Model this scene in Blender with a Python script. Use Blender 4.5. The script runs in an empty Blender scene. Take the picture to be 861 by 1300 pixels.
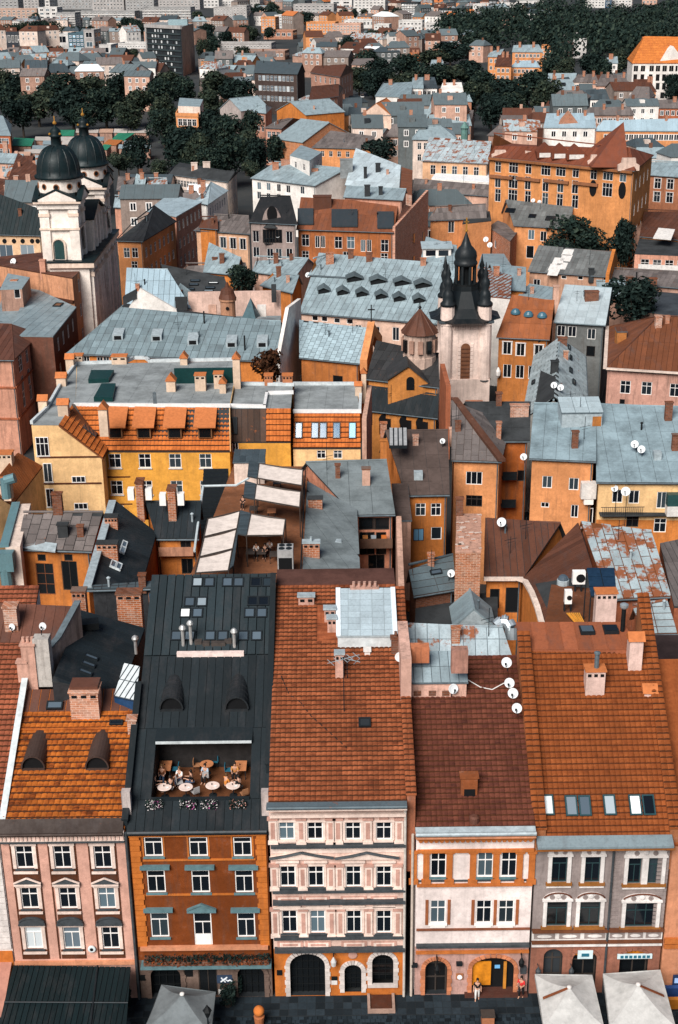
import bpy,bmesh,math,random
from mathutils import Vector as V,Matrix
random.seed(7)
rnd=random.Random(11)
sc=bpy.context.scene
col=sc.collection
# ------------------------------------------------------------------ camera
PW,PH,FPX=861.0,1300.0,1745.0
CX,CY=430.5,650.0
CAM=V((0,0,65.0))
_dn=V(((480-CX)/FPX,-(4930-CY)/FPX,-1)).normalized()
_Z=-_dn
_Y=(V((0,0,-1))-_Z*V((0,0,-1)).dot(_Z)).normalized()
_X=_Y.cross(_Z)
ROT=Matrix((_X,_Y,_Z))
cd=bpy.data.cameras.new('camera')
cam=bpy.data.objects.new('camera',cd)
col.objects.link(cam)
cam.matrix_world=Matrix.Translation(CAM)@ROT.to_4x4()
cd.sensor_fit='VERTICAL';cd.sensor_height=36.0;cd.lens=36.0*FPX/PH
cd.clip_start=1.0;cd.clip_end=12000
sc.camera=cam
# ------------------------------------------------------------------ light
SUN_EL,SUN_AZ=math.radians(42),math.radians(205)
w=bpy.data.worlds.new("World");sc.world=w;w.use_nodes=True
wn=w.node_tree.nodes;wl=w.node_tree.links
bg=wn['Background']
sky=wn.new('ShaderNodeTexSky');sky.sky_type='NISHITA';sky.sun_disc=False
sky.sun_elevation=SUN_EL;sky.sun_rotation=SUN_AZ
sky.air_density=1.0;sky.dust_density=2.0;sky.ozone_density=1.0
wl.new(sky.outputs[0],bg.inputs[0]);bg.inputs[1].default_value=0.05
sd=bpy.data.lights.new('sun','SUN');sd.energy=4.9;sd.angle=math.radians(34);sd.color=(1.0,0.95,0.89)
so=bpy.data.objects.new('sun',sd);col.objects.link(so)
_sdir=V((math.sin(SUN_AZ)*math.cos(SUN_EL),math.cos(SUN_AZ)*math.cos(SUN_EL),math.sin(SUN_EL)))
so.rotation_euler=_sdir.to_track_quat('Z','Y').to_euler()
so.location=(0,0,300)
vs=sc.view_settings
vs.view_transform='Standard';vs.look='None';vs.exposure=0.24;vs.gamma=1.0
sc.cycles.max_bounces=5;sc.cycles.diffuse_bounces=3;sc.cycles.glossy_bounces=2
sc.cycles.transmission_bounces=2;sc.cycles.transparent_max_bounces=4
# ------------------------------------------------------------------ pixel -> place
def ray(x,y):
 return ROT@V(((x-CX)/FPX,-(y-CY)/FPX,-1))
def P(x,y,z):
 d=ray(x,y);t=(z-CAM.z)/d.z
 return CAM+d*t
def PY(x,y,Y):
 d=ray(x,y);return CAM+d*(Y/d.y)
def PP(x,y,p0,n):
 d=ray(x,y);t=(p0-CAM).dot(n)/d.dot(n)
 return CAM+d*t
def mpp(p):
 v=ROT.transposed()@(p-CAM)
 return-v.z/FPX
 # ------------------------------------------------------------------ materials
_mats={}
class NT:
 def __init__(s,name):
  s.m=bpy.data.materials.new(name);s.m.use_nodes=True
  s.n=s.m.node_tree.nodes;s.l=s.m.node_tree.links
  s.b=s.n['Principled BSDF'];s._pos=None
 def pos(s):
  if s._pos is None:
   s._pos=s.n.new('ShaderNodeNewGeometry').outputs['Position']
  return s._pos
 def noise(s,scale,detail=5,rough=.6,stretch=None):
  v=s.pos()
  if stretch:
   mp=s.n.new('ShaderNodeMapping');mp.inputs['Scale'].default_value=stretch
   s.l.new(v,mp.inputs[0]);v=mp.outputs[0]
  t=s.n.new('ShaderNodeTexNoise');t.inputs['Scale'].default_value=scale
  t.inputs['Detail'].default_value=detail;t.inputs['Roughness'].default_value=rough
  s.l.new(v,t.inputs['Vector']);return t.outputs['Fac']
 def rand(s):
  g=s.n.new('ShaderNodeNewGeometry');o=s.n.new('ShaderNodeObjectInfo')
  a=s.math('ADD',g.outputs['Random Per Island'],o.outputs['Random'])
  return s.math('FRACT',a,0)
 def math(s,op,a,b,c=None):
  m=s.n.new('ShaderNodeMath');m.operation=op
  for i,q in enumerate((a,b,c)):
   if q is None:continue
   if isinstance(q,(int,float)):m.inputs[i].default_value=q
   else:s.l.new(q,m.inputs[i])
  return m.outputs[0]
 def rng(s,f,a,b,c=0.0,d=1.0):
  m=s.n.new('ShaderNodeMapRange');s.l.new(f,m.inputs[0])
  for i,q in enumerate((a,b,c,d)):m.inputs[i+1].default_value=q
  return m.outputs[0]
 def ramp(s,f,stops,interp='LINEAR'):
  r=s.n.new('ShaderNodeValToRGB');r.color_ramp.interpolation=interp
  e=r.color_ramp.elements
  while len(e)<len(stops):e.new(.5)
  for q,(p,c)in zip(e,stops):q.position=p;q.color=(*c[:3],1)
  s.l.new(f,r.inputs[0]);return r.outputs[0]
 def mix(s,f,a,b,mode='MIX'):
  m=s.n.new('ShaderNodeMix');m.data_type='RGBA';m.blend_type=mode
  for i,q in((0,f),(6,a),(7,b)):
   if isinstance(q,(int,float)):m.inputs[i].default_value=q
   elif isinstance(q,(tuple,list)):m.inputs[i].default_value=(*q[:3],1)
   else:s.l.new(q,m.inputs[i])
  return m.outputs[2]
 def bump(s,f,k=.3,d=.05):
  b=s.n.new('ShaderNodeBump');b.inputs['Strength'].default_value=k;b.inputs['Distance'].default_value=d
  s.l.new(f,b.inputs['Height']);s.l.new(b.outputs[0],s.b.inputs['Normal'])
 def out(s,c,rough=.8,metal=0.0,spec=.4):
  if isinstance(c,(tuple,list)):s.b.inputs['Base Color'].default_value=(*c[:3],1)
  else:s.l.new(c,s.b.inputs['Base Color'])
  if isinstance(rough,(int,float)):s.b.inputs['Roughness'].default_value=rough
  else:s.l.new(rough,s.b.inputs['Roughness'])
  s.b.inputs['Metallic'].default_value=metal
  s.b.inputs['Specular IOR Level'].default_value=spec
  return s.m
def mul(c,k):return tuple(min(1,q*k)for q in c[:3])
def cool(c):
 return(c[0]*.80,c[1]*.88,c[2]*.91)if max(c[:3])-min(c[:3])<.34*max(c[:3])and c[2]>=c[0]*.93 else c
def cached(fn):
 def g(*a,**k):
  key=(fn.__name__,a,tuple(sorted(k.items())))
  if key not in _mats:_mats[key]=fn(*a,**k)
  return _mats[key]
 return g
@cached
def plaster(c,dirt=.4,fine=1.0):
 t=NT('plaster')
 big=t.noise(.22,7,.65);mid=t.noise(1.3,8,.7);streak=t.noise(.9,6,.7,(2.2,2.2,.22))
 a=t.mix(t.rng(big,.35,.68),mul(c,1.1),mul(c,.68))
 a=t.mix(t.rng(mid,.42,.75,0,.75),a,mul(c,.55))
 pale=tuple(q*.45+.3 for q in c)
 a=t.mix(t.rng(mid,.22,.40,.45*dirt,0),a,pale)
 a=t.mix(t.math('MULTIPLY',t.rng(streak,.50,.74),dirt),a,(.075,.055,.045))
 fn=t.noise(4.5,7,.8);a=t.mix(t.rng(fn,.47,.72,0,.30+.35*dirt),a,mul(c,.38));run=t.noise(.5,7,.75,(3.5,3.5,.12));a=t.mix(t.math('MULTIPLY',t.rng(run,.56,.70),dirt*.8),a,(.05,.038,.032))
 t.bump(fn,.45,.06)
 return t.out(a,.95,0,.08)
@cached
def paint(c,rough=.6,var=.25,metal=0.0):
 t=NT('paint');n=t.noise(2.2,6,.7)
 a=t.mix(t.rng(n,.35,.7),mul(c,1+var*.4),mul(c,1-var))
 return t.out(a,rough,metal,.2)
@cached
def tilem(c1,c2,c3,moss=.5,rough=.78):
 t=NT('roof_tile_clay');r=t.rand()
 run=t.noise(1.5,4,.6,(.45,1.9,1.9));f=t.math('ADD',t.math('MULTIPLY',r,.40),t.math('MULTIPLY',t.rng(run,.30,.70),.60))
 a=t.ramp(f,[(.08,c3),(.30,c2),(.6,c1),(.95,mul(c1,1.25))])
 n=t.noise(.30,8,.72);n2=t.noise(5.5,6,.75)
 a=t.mix(t.rng(n,.46,.70,0,moss),a,mul(c3,.5))
 a=t.mix(t.rng(n2,.45,.75,0,.6),a,mul(c2,.5))
 a=t.mix(t.rng(t.noise(1.1,6,.72,(1.5,.22,.22)),.52,.74,0,.55),a,mul(c3,.55))
 a=t.mix(t.rng(t.noise(7,5,.8),.70,.77,0,.5),a,(.42,.34,.27))
 t.bump(n2,.3,.03)
 return t.out(a,rough,0,.1)
@cached
def sheetm(c,var=.3,rust=0.0,rough=.5,metal=.15,stain=.4,rustc=(.22,.065,.02)):
 c=cool(c)
 t=NT('roof_sheet_metal');r=t.rand()
 a=t.ramp(r,[(0,mul(c,1-var)),(.35,mul(c,.95)),(.8,mul(c,1.05)),(1,mul(c,1+var*.8))])
 n=t.noise(.5,8,.7);s=t.noise(1.1,6,.7,(1,.35,.35));f=t.noise(6,6,.75)
 a=t.mix(t.rng(n,.40,.72,0,stain),a,mul(c,.4))
 a=t.mix(t.rng(s,.5,.75,0,stain),a,(.07,.06,.06))
 a=t.mix(t.rng(f,.48,.75,0,.55),a,mul(c,.4))
 if rust>0:
  rn=t.noise(.55,9,.72);lo=.70-.28*rust
  a=t.mix(t.rng(rn,lo,lo+.05,0,.95),a,rustc)
  sp=t.noise(3.2,6,.7);a=t.mix(t.rng(sp,.64,.70,0,min(1,rust+.2)),a,mul(rustc,1.3))
 t.bump(t.noise(1.6,4,.6),.12,.06)
 ro=t.rng(n,.3,.75,rough-.1,min(1,rough+.25))
 return t.out(a,ro,metal*.5,.18)
@cached
def bitumen(c,patch=.3):
 c=cool(c)
 t=NT('bitumen');r=t.rand();n=t.noise(.4,8,.7);f=t.noise(5,7,.8)
 a=t.mix(t.rng(r,0,1,0,patch),mul(c,1.15),mul(c,.7))
 a=t.mix(t.rng(n,.4,.7),a,mul(c,.5))
 a=t.mix(t.rng(f,.5,.8,0,.6),a,mul(c,.4))
 a=t.mix(t.rng(t.noise(.8,6,.7),.62,.72,0,.5),a,mul(c,1.7))
 t.bump(f,.3,.04)
 return t.out(a,.9,0,.1)
@cached
def brickm(c=(.42,.13,.05),mortar=(.45,.34,.28),worn=.5):
 t=NT('brick');tc=t.pos()
 b=t.n.new('ShaderNodeTexBrick');b.inputs['Scale'].default_value=1.0
 b.inputs['Brick Width'].default_value=.5;b.inputs['Row Height'].default_value=.17
 b.inputs['Mortar Size'].default_value=.018
 mp=t.n.new('ShaderNodeVectorMath');mp.operation='DOT_PRODUCT';mp.inputs[1].default_value=(1,1,0)
 t.l.new(tc,mp.inputs[0])
 sp=t.n.new('ShaderNodeSeparateXYZ');t.l.new(tc,sp.inputs[0])
 cb=t.n.new('ShaderNodeCombineXYZ');t.l.new(mp.outputs['Value'],cb.inputs[0]);t.l.new(sp.outputs[2],cb.inputs[1])
 t.l.new(cb.outputs[0],b.inputs['Vector'])
 b.inputs['Color1'].default_value=(*c,1);b.inputs['Color2'].default_value=(*mul(c,.55),1);b.inputs['Mortar'].default_value=(*mortar,1)
 n=t.noise(1.0,8,.7)
 a=t.mix(t.rng(n,.45,.7,0,worn),b.outputs['Color'],mul(mortar,.9))
 a=t.mix(t.rng(t.noise(3,7,.75),.5,.75,0,.8),a,mul(c,.25))
 t.bump(b.outputs['Fac'],-.4,.02)
 return t.out(a,.95,0,.08)
@cached
def glass(tone=0):
 t=NT('window_glass');o=t.n.new('ShaderNodeObjectInfo')
 dk,lt=[((.004,.006,.009),(.03,.045,.055)),((.05,.07,.09),(.30,.36,.40)),((.03,.09,.16),(.10,.22,.36)),((.004,.005,.006),(.012,.014,.016))][min(tone,3)]
 a=t.ramp(o.outputs['Random'],[(0,dk),(.6,mul(dk,1.6)),(.85,lt),(1,mul(lt,3.2))])if tone<4 else t.ramp(o.outputs['Random'],[(0,(.01,.012,.015)),(.42,(.03,.04,.045)),(.48,(.35,.38,.40)),(1,(.62,.64,.64))])
 return t.out(a,.08,0,.5)
@cached
def stonem(c,var=.35):
 t=NT('stone');r=t.rand()
 a=t.ramp(r,[(0,mul(c,1-var)),(1,mul(c,1+var))])
 a=t.mix(t.rng(t.noise(3,7,.75),.45,.75,0,.6),a,mul(c,.4))
 t.bump(t.noise(8,5,.7),.3,.03)
 return t.out(a,.85,0,.12)
@cached
def leafm(c,c2):
 t=NT('leaves');r=t.rand();n=t.noise(.5,5,.6)
 a=t.ramp(r,[(0,mul(c,.5)),(.5,c),(1,c2)])
 a=t.mix(t.rng(n,.4,.65),a,mul(c,.6))
 m=t.out(a,.85,0,.08)
 return m
@cached
def plain(c,rough=.7,metal=0.0):
 c=cool(c)
 t=NT('plain');n=t.noise(3,5,.7)
 return t.out(t.mix(t.rng(n,.35,.7),mul(c,1.1),mul(c,.75)),rough,metal,.2)
 # ------------------------------------------------------------------ mesh helper
class MB:
 def __init__(s):s.v=[];s.f=[];s.m=[]
 def add(s,vs,fs,mi=0):
  o=len(s.v);s.v+=[tuple(q)for q in vs];s.f+=[tuple(o+i for i in f)for f in fs];s.m+=[mi]*len(fs)
 def box(s,a,b,mi=0):
  x0,y0,z0=a;x1,y1,z1=b
  s.obox(V(((x0+x1)/2,(y0+y1)/2,(z0+z1)/2)),V((abs(x1-x0)/2,0,0)),V((0,abs(y1-y0)/2,0)),V((0,0,abs(z1-z0)/2)),mi)
 def obox(s,c,a,b,d,mi=0):
  vs=[c+a*i+b*j+d*k for i in(-1,1)for j in(-1,1)for k in(-1,1)]
  s.add(vs,[(0,1,3,2),(4,6,7,5),(0,4,5,1),(2,3,7,6),(0,2,6,4),(1,5,7,3)],mi)
 def prism(s,poly,vec,mi=0,cap=True):
  n=len(poly);vec=V(vec)
  vs=[V(p)for p in poly]+[V(p)+vec for p in poly]
  fs=[(i,(i+1)%n,n+(i+1)%n,n+i)for i in range(n)]
  if cap:fs+=[tuple(range(n))[::-1],tuple(range(n,2*n))]
  s.add(vs,fs,mi)
 def tube(s,p,q,r,n=6,r2=None,mi=0,cap=True):
  p=V(p);q=V(q);d=(q-p)
  if d.length<1e-6:return
  d.normalize();a=d.orthogonal().normalized();b=d.cross(a);r2=r if r2 is None else r2
  vs=[p+(a*math.cos(t)+b*math.sin(t))*r for t in[2*math.pi*i/n for i in range(n)]]
  vs+=[q+(a*math.cos(t)+b*math.sin(t))*r2 for t in[2*math.pi*i/n for i in range(n)]]
  fs=[(i,(i+1)%n,n+(i+1)%n,n+i)for i in range(n)]
  if cap:fs+=[tuple(range(n))[::-1],tuple(range(n,2*n))]
  s.add(vs,fs,mi)
 def path(s,pts,r,n=5,mi=0):
  for a,b in zip(pts,pts[1:]):s.tube(a,b,r,n,mi=mi)
 def lathe(s,c,prof,n=16,mi=0,axis=None,sq=False,rot=0):
  c=V(c);ax=V((0,0,1))if axis is None else V(axis).normalized()
  a=V((1,0,0))if axis is None else ax.orthogonal().normalized();b=ax.cross(a)
  vs=[]
  for r,z in prof:
   for i in range(n):
    t=2*math.pi*i/n+rot
    vs.append(c+ax*z+(a*math.cos(t)+b*math.sin(t))*r)
  fs=[]
  for k in range(len(prof)-1):
   for i in range(n):
    j=(i+1)%n
    fs.append((k*n+i,k*n+j,(k+1)*n+j,(k+1)*n+i))
  fs+=[tuple(range(n))[::-1],tuple(range((len(prof)-1)*n,len(prof)*n))]
  s.add(vs,fs,mi)
 def build(s,name,mats,parent=None,smooth=False):
  """vertices are world coordinates; a top-level mesh gets its origin at its base"""
  if not isinstance(mats,(list,tuple)):mats=[mats]
  o0=root_of(parent).location.copy()if parent else None
  loc=V((0,0,0))
  if parent is None and s.v:
   xs=[q[0]for q in s.v];ys=[q[1]for q in s.v];zs=[q[2]for q in s.v]
   loc=V(((min(xs)+max(xs))/2,(min(ys)+max(ys))/2,min(zs)));o0=loc
  me=bpy.data.meshes.new(name)
  me.from_pydata([(q[0]-o0.x,q[1]-o0.y,q[2]-o0.z)for q in s.v],[],s.f)
  for m in mats:me.materials.append(m)
  if any(s.m):me.polygons.foreach_set('material_index',s.m)
  if smooth:me.polygons.foreach_set('use_smooth',[True]*len(s.f))
  me.update()
  o=bpy.data.objects.new(name,me);col.objects.link(o)
  if parent:o.parent=parent
  else:o.location=loc
  return o
def root_of(o):
 while o.parent:o=o.parent
 return o
def tag(o,label=None,cat=None,group=None,kind=None):
 if label:o['label']=label
 if cat:o['category']=cat
 if group:o['group']=group
 if kind:o['kind']=kind
 return o
def empty(name,loc,label=None,cat=None,group=None):
 o=bpy.data.objects.new(name,None);col.objects.link(o);o.location=loc
 o.empty_display_size=.5
 return tag(o,label,cat,group)
def inst(name,me,parent,mat):
 """object sharing mesh me, placed with the world matrix mat below an unrotated thing"""
 o=bpy.data.objects.new(name,me);col.objects.link(o)
 if parent:
  o.parent=parent;o.matrix_local=Matrix.Translation(-root_of(parent).location)@mat
 else:o.matrix_local=mat
 return o
def sub(name,me,parent):
 o=bpy.data.objects.new(name,me);col.objects.link(o);o.parent=parent;return o
def frame(o,x,y,z):
 m=Matrix.Identity(4)
 for i in range(3):m[i][0]=x[i];m[i][1]=y[i];m[i][2]=z[i];m[i][3]=o[i]
 return m
def meshdata(name,mb,mats):
 me=bpy.data.meshes.new(name);me.from_pydata(mb.v,[],mb.f)
 for m in mats:me.materials.append(m)
 if any(mb.m):me.polygons.foreach_set('material_index',mb.m)
 me.update();return me
def clip(poly,x0,x1,y0,y1):
 for ax,lim,sg in((0,x0,1),(0,x1,-1),(1,y0,1),(1,y1,-1)):
  out=[]
  for i in range(len(poly)):
   a=poly[i];b=poly[(i+1)%len(poly)]
   da=(a[ax]-lim)*sg;db=(b[ax]-lim)*sg
   if da>=0:out.append(a)
   if(da>0 and db<0)or(da<0 and db>0):
    t=da/(da-db);out.append((a[0]+(b[0]-a[0])*t,a[1]+(b[1]-a[1])*t))
  poly=out
  if len(poly)<3:return[]
 return poly
def area2(p):return abs(sum(p[i][0]*p[(i+1)%len(p)][1]-p[(i+1)%len(p)][0]*p[i][1]for i in range(len(p))))/2
_tilecache={}
def tile_geo(du,dv,hh):
 us=(0,.22,.5,.78,1);hs=(.0,.7,1,.7,.0);hh=hh*1.25
 vs=[(du*u,dv*.2,.06+hh*h)for u,h in zip(us,hs)]+[(du*u,dv*1.04,hh*h*.6)for u,h in zip(us,hs)]+[(du*u,-.015,-.01+hh*h*.5)for u,h in zip(us,hs)]
 fs=[(i,i+1,6+i,5+i)for i in range(4)]+[(10+i,11+i,i+1,i)for i in range(4)]
 return vs,fs
def TILE_EDGE_SHADE():return plain((.055,.018,.007),.9)  # shadow line below each tile row, painted as a dark nose strip
def cover(root,poly,du,dv,mat,kind='sheet',name='roof_sheet',indiv=0,gap=.03,th=.03,stagger=False,lift=.012,hh=.05,jit=0.0,skip=None,edge=None):
 """cover a planar convex roof face (first edge = eave) with separate sheets or tiles"""
 poly=[V(p)for p in poly]
 o=poly[0];u=(poly[1]-o).normalized()
 n=V((0,0,0))
 for i in range(1,len(poly)-1):n+=(poly[i]-o).cross(poly[i+1]-o)
 n.normalize()
 if n.z<0:n=-n
 v=n.cross(u)
 p2=[((p-o).dot(u),(p-o).dot(v))for p in poly]
 x0=min(p[0]for p in p2);x1=max(p[0]for p in p2);y0=min(p[1]for p in p2);y1=max(p[1]for p in p2)
 nu=max(1,round((x1-x0)/du));nv=max(1,round((y1-y0)/dv));du=(x1-x0)/nu;dv=(y1-y0)/nv
 jb=MB();cnt=0;o=o+n*lift
 me=None;edge=edge or TILE_EDGE_SHADE()
 if kind=='tile':
  tv,tf=tile_geo(du*.97,dv,hh)
  if indiv:
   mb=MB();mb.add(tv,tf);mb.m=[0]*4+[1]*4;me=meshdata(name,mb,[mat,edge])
 for j in range(nv):
  for i in range(-1 if stagger else 0,nu):
   off=(du*.5 if(stagger and(j%2 if kind=='tile' else i%2==0))else 0)
   if kind=='tile':a0,b0=x0+i*du+off,y0+j*dv
   else:a0,b0=x0+i*du,y0+j*dv-(dv*.5 if stagger and i%2 else 0)
   if skip and skip(a0+du/2,b0+dv/2):continue
   if kind=='tile':
    c=clip(p2,a0,a0+du,b0,b0+dv)
    ar=area2(c)if c else 0
    if ar<du*dv*.35:continue
    if ar<du*dv*.98:
     cx=max(q[0]for q in c);cn=min(q[0]for q in c);kx=(cx-cn)/du;ax=cn
    else:kx,ax=1,a0
    jz=rnd.uniform(0,jit)
    if cnt<indiv:
     inst(name,me,root,frame(o+u*ax+v*b0+n*jz,u*kx,v,n))
    else:
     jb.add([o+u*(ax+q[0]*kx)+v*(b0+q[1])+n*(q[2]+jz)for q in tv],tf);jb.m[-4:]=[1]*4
    cnt+=1
   else:
    c=clip(p2,a0+gap/2,a0+du-gap/2,b0+gap/2,b0+dv-gap/2)
    if not c or area2(c)<du*dv*.03:continue
    t=th+rnd.uniform(0,jit)
    top=[o+u*q[0]+v*q[1]+n*t for q in c];bot=[o+u*q[0]+v*q[1]for q in c]
    m=len(c);fs=[tuple(range(m))]+[(k,m+k,m+(k+1)%m,(k+1)%m)for k in range(m)]
    if cnt<indiv:
     q=MB();q.add(top+bot,fs);q.build(name,mat,root)
    else:jb.add(top+bot,fs)
    cnt+=1
 if jb.v:
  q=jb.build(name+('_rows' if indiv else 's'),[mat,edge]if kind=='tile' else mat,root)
  if indiv or True:q['kind']='stuff'
  # ------------------------------------------------------------------ shared materials
WHITE=paint((.78,.76,.74),.5,.15);OFFW=paint((.62,.60,.58),.55,.3);DARKF=paint((.05,.04,.035),.5,.3)
BROWNF=paint((.16,.06,.03),.6,.3);BLACK=plain((.008,.009,.010),.6);IRON=plain((.02,.024,.028),.5,.3)
GL=glass(0);GLL=glass(1);GLB=glass(2);GLK=glass(3)
ZINC=paint((.34,.40,.43),.5,.35,.1);ZINCD=paint((.10,.13,.15),.5,.4,.1);ZINCL=paint((.55,.60,.62),.45,.3,.1)
BRICK=brickm();BRICKP=brickm((.46,.20,.12),(.55,.44,.38),.8);BRICKD=brickm((.20,.07,.035),(.16,.11,.09),.5)
DISHM=paint((.62,.65,.67),.4,.2);RED=paint((.4,.03,.02),.5,.2);GOLD=paint((.75,.38,.08),.3,.2,.7)
OPENING=plain((.006,.006,.007),.9)
TERRA=plain((.46,.15,.05),.8)
def intriangle(p,poly,n):
 k=len(poly)
 s=0
 for i in range(k):
  c=(poly[(i+1)%k]-poly[i]).cross(p-poly[i]).dot(n)
  if abs(c)<1e-6:continue
  if s==0:s=1 if c>0 else-1
  elif(c>0)!=(s>0):return False
 return True
def pnormal(poly):
 n=V((0,0,0))
 for i in range(1,len(poly)-1):n+=(poly[i]-poly[0]).cross(poly[i+1]-poly[0])
 n=n.normalized()
 return n if n.z>=0 else-n
_wm={}
def window_meshes(style,w,h,bar,fm,pm,simple):
 key=(style,w,h,bar,fm.name,pm.name,simple)
 if key in _wm:return _wm[key]
 y0,y1=(.05,.13)if not simple else(-.03,.03)
 fb=MB()
 def bx(xa,xb,za,zb,ya=y0,yb=y1):fb.box((xa,ya,za),(xb,yb,zb))
 bx(-w/2,-w/2+bar,0,h);bx(w/2-bar,w/2,0,h)
 bx(-w/2+bar,w/2-bar,0,bar);bx(-w/2+bar,w/2-bar,h-bar,h)
 i0,i1,j0,j1=-w/2+bar,w/2-bar,bar,h-bar;mb_=bar*.8;e=.012
 def vbar(x,a=j0,b=j1):bx(x-mb_/2,x+mb_/2,a,b,y0+e,y1-e)
 def hbar(z,a=i0,b=i1):bx(a,b,z-mb_/2,z+mb_/2,y0+e/2,y1-e/2)
 if style in('c4','tt'):
  zt=h*(.66 if style=='c4' else .72);hbar(zt);vbar(0,j0,zt-mb_/2)
  if style=='c4':vbar(0,zt+mb_/2,j1)
 elif style=='c2':vbar(0)
 elif style=='c3':vbar(-w/6);vbar(w/6)
 elif style=='c6':
  zt=h*.66;hbar(zt)
  for x in(-w/6,w/6):vbar(x,j0,zt-mb_/2);vbar(x,zt+mb_/2,j1)
 elif style=='g6':
  hbar(h/3);hbar(2*h/3);vbar(0,j0,h/3-mb_/2);vbar(0,h/3+mb_/2,2*h/3-mb_/2);vbar(0,2*h/3+mb_/2,j1)
 pb=MB();yp=(y0+y1)/2+(-.015 if simple else .01)
 pb.add([(i0,yp,j0),(i1,yp,j0),(i1,yp,j1),(i0,yp,j1)],[(0,1,2,3)])
 if simple:
  fb.add(pb.v,pb.f,1);r=(meshdata('window',fb,[fm,pm]),None)
 else:r=(meshdata('window',fb,[fm]),meshdata('pane',pb,[pm]))
 _wm[key]=r;return r
_bm={}
def boxmesh(name,a,b,mat):
 k=(name,tuple(round(q,3)for q in a),tuple(round(q,3)for q in b),mat.name)
 if k not in _bm:
  m=MB();m.box(a,b);_bm[k]=meshdata(name,m,[mat])
 return _bm[k]
def fixridge(A,B,R,lo=9,hi=57,want=27):
 """slide a ridge point along its line of sight until the roof has a sane pitch over the eave A-B"""
 u=(B-A);u.z=0;u.normalize();n=V((-u.y,u.x,0))
 def pitch(p):
  d=(p-A).dot(n);return math.degrees(math.atan2(p.z-A.z,d))if d>.5 else 90
 if lo<=pitch(R)<=hi:return R
 tgt=lo+4 if pitch(R)<lo else want
 best=None
 for k in range(400):
  p=CAM+(R-CAM)*(.80+k*.0015);e=abs(pitch(p)-tgt)
  if best is None or e<best[0]:best=(e,p)
 return best[1]
class House:
 def __init__(s,name,label,cat,E,R,wall,roof,z0=0.0,ov=.3,group=None,gl=True,gr=True,shed=False,gable=None,parapet=0,far=False,ribs=0,under=None,bands=None,thick=.14,gut=True,fix=True):
  """E: four eave corners (front left, front right, back right, back left); R: the two ridge ends or None (flat)"""
  s.E=[V(p)for p in E];s.R=[V(p)for p in R]if R else None
  if s.R and not shed and fix:s.R=[fixridge(s.E[0],s.E[1],q)for q in s.R]
  s.wall,s.roofm,s.z0,s.ov,s.gl,s.gr,s.shed=wall,roof,z0,ov,gl,gr,shed
  s.gable=gable or wall;s.parapet=parapet;s.far=far;s.bands=bands or[]
  s.under=under or roof;s.thick=thick;s.ribs=ribs;s.gut=gut
  c=(s.E[0]+s.E[1]+s.E[2]+s.E[3])/4
  s.root=empty(name,(c.x,c.y,z0),label,cat,group)
  A,B,C,D=s.E
  s.faces={}
  if s.R:
   R1,R2=s.R
   s.faces['F']=[A,B,R2,R1]
   if not shed:s.faces['K']=[C,D,R1,R2]
   if not gl:s.faces['L']=[D,A,R1]
   if not gr:s.faces['R']=[B,C,R2]
  else:s.faces['F']=[A,B,C,D]
  for k,p in s.faces.items():
   if k=='K':p[2]=s.faces['F'][3]
   if k=='L':p[2]=s.faces['F'][3]
   if k=='F' and len(p)==4 and s.R:
    n=(p[1]-p[0]).cross(p[2]-p[0])
    if abs(n.z)>1e-6:
     q=p[3];z=p[0].z-(n.x*(q.x-p[0].x)+n.y*(q.y-p[0].y))/n.z
     p[3]=V((q.x,q.y,z))
     # inset wall polygon
  s.W=[]
  for i in range(4):
   p=s.E[i];a=(s.E[i]-s.E[i-1]);b=(s.E[(i+1)%4]-s.E[i]);a.z=b.z=0
   a.normalize();b.normalize();na=V((-a.y,a.x,0));nb=V((-b.y,b.x,0))
   k=1+na.dot(nb);q=(na+nb)*(ov/max(.3,k))
   s.W.append(V((p.x,p.y,0))+q)
  s.holes={0:[],1:[],2:[],3:[]}
  s.covers={}
  # ---- walls
 def wallframe(s,i):
  a=s.W[i];b=s.W[(i+1)%4];u=(b-a);L=u.length;u.normalize()
  return a,u,V((-u.y,u.x,0)),L
 def onwall(s,i,x,y):
  a,u,n,L=s.wallframe(i)
  p=PP(x,y,a,n);return(p-a).dot(u),p.z
 def ztop(s,i):
  return min(s.E[i].z,s.E[(i+1)%4].z)
 def winuz(s,i,u,z,w,h,style='c4',fm=None,pm=None,bar=.07,sill=None,trim=None,trimw=.14,label=None,hole=True,arch=False,name='window'):
  """one window with its lower edge centre at (u, z) on wall i"""
  fm=fm or WHITE;pm=pm or GL
  w=round(w,2);h=round(h,2)
  a,d,n,L=s.wallframe(i)
  simple=s.far
  fme,pme=window_meshes(style,w,h,bar,fm,pm,simple)
  o=inst(name,fme,s.root,frame(a+d*u+V((0,0,z)),d,n,V((0,0,1))))
  if label:o['label']=label
  if pme:
   sub('pane',pme,o)
   if hole:s.holes[i].append((u-w/2,u+w/2,z,z+h))
  if sill:sub('sill',boxmesh('sill',(-w/2-.1,-.12,-.13),(w/2+.1,.05,-.003),sill),o)
  if trim:
   key=('trim',w,h,trimw,trim.name)
   if key not in _bm:
    m=MB();t=trimw
    m.box((-w/2-t,-.07,0),(-w/2-.003,.03,h));m.box((w/2+.003,-.07,0),(w/2+t,.03,h))
    m.box((-w/2-t-.05,-.1,h+.003),(w/2+t+.05,.03,h+t))
    _bm[key]=meshdata('surround',m,[trim])
   sub('surround',_bm[key],o)
  return o
 def win(s,i,pts,w,h,style='c4',**k):
  """windows whose centres sit at photo points pts on wall i (w, h in metres)"""
  for x,y in pts:
   u,z=s.onwall(i,x,y);s.winuz(i,u,z-h/2,w,h,style,**k)
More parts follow.
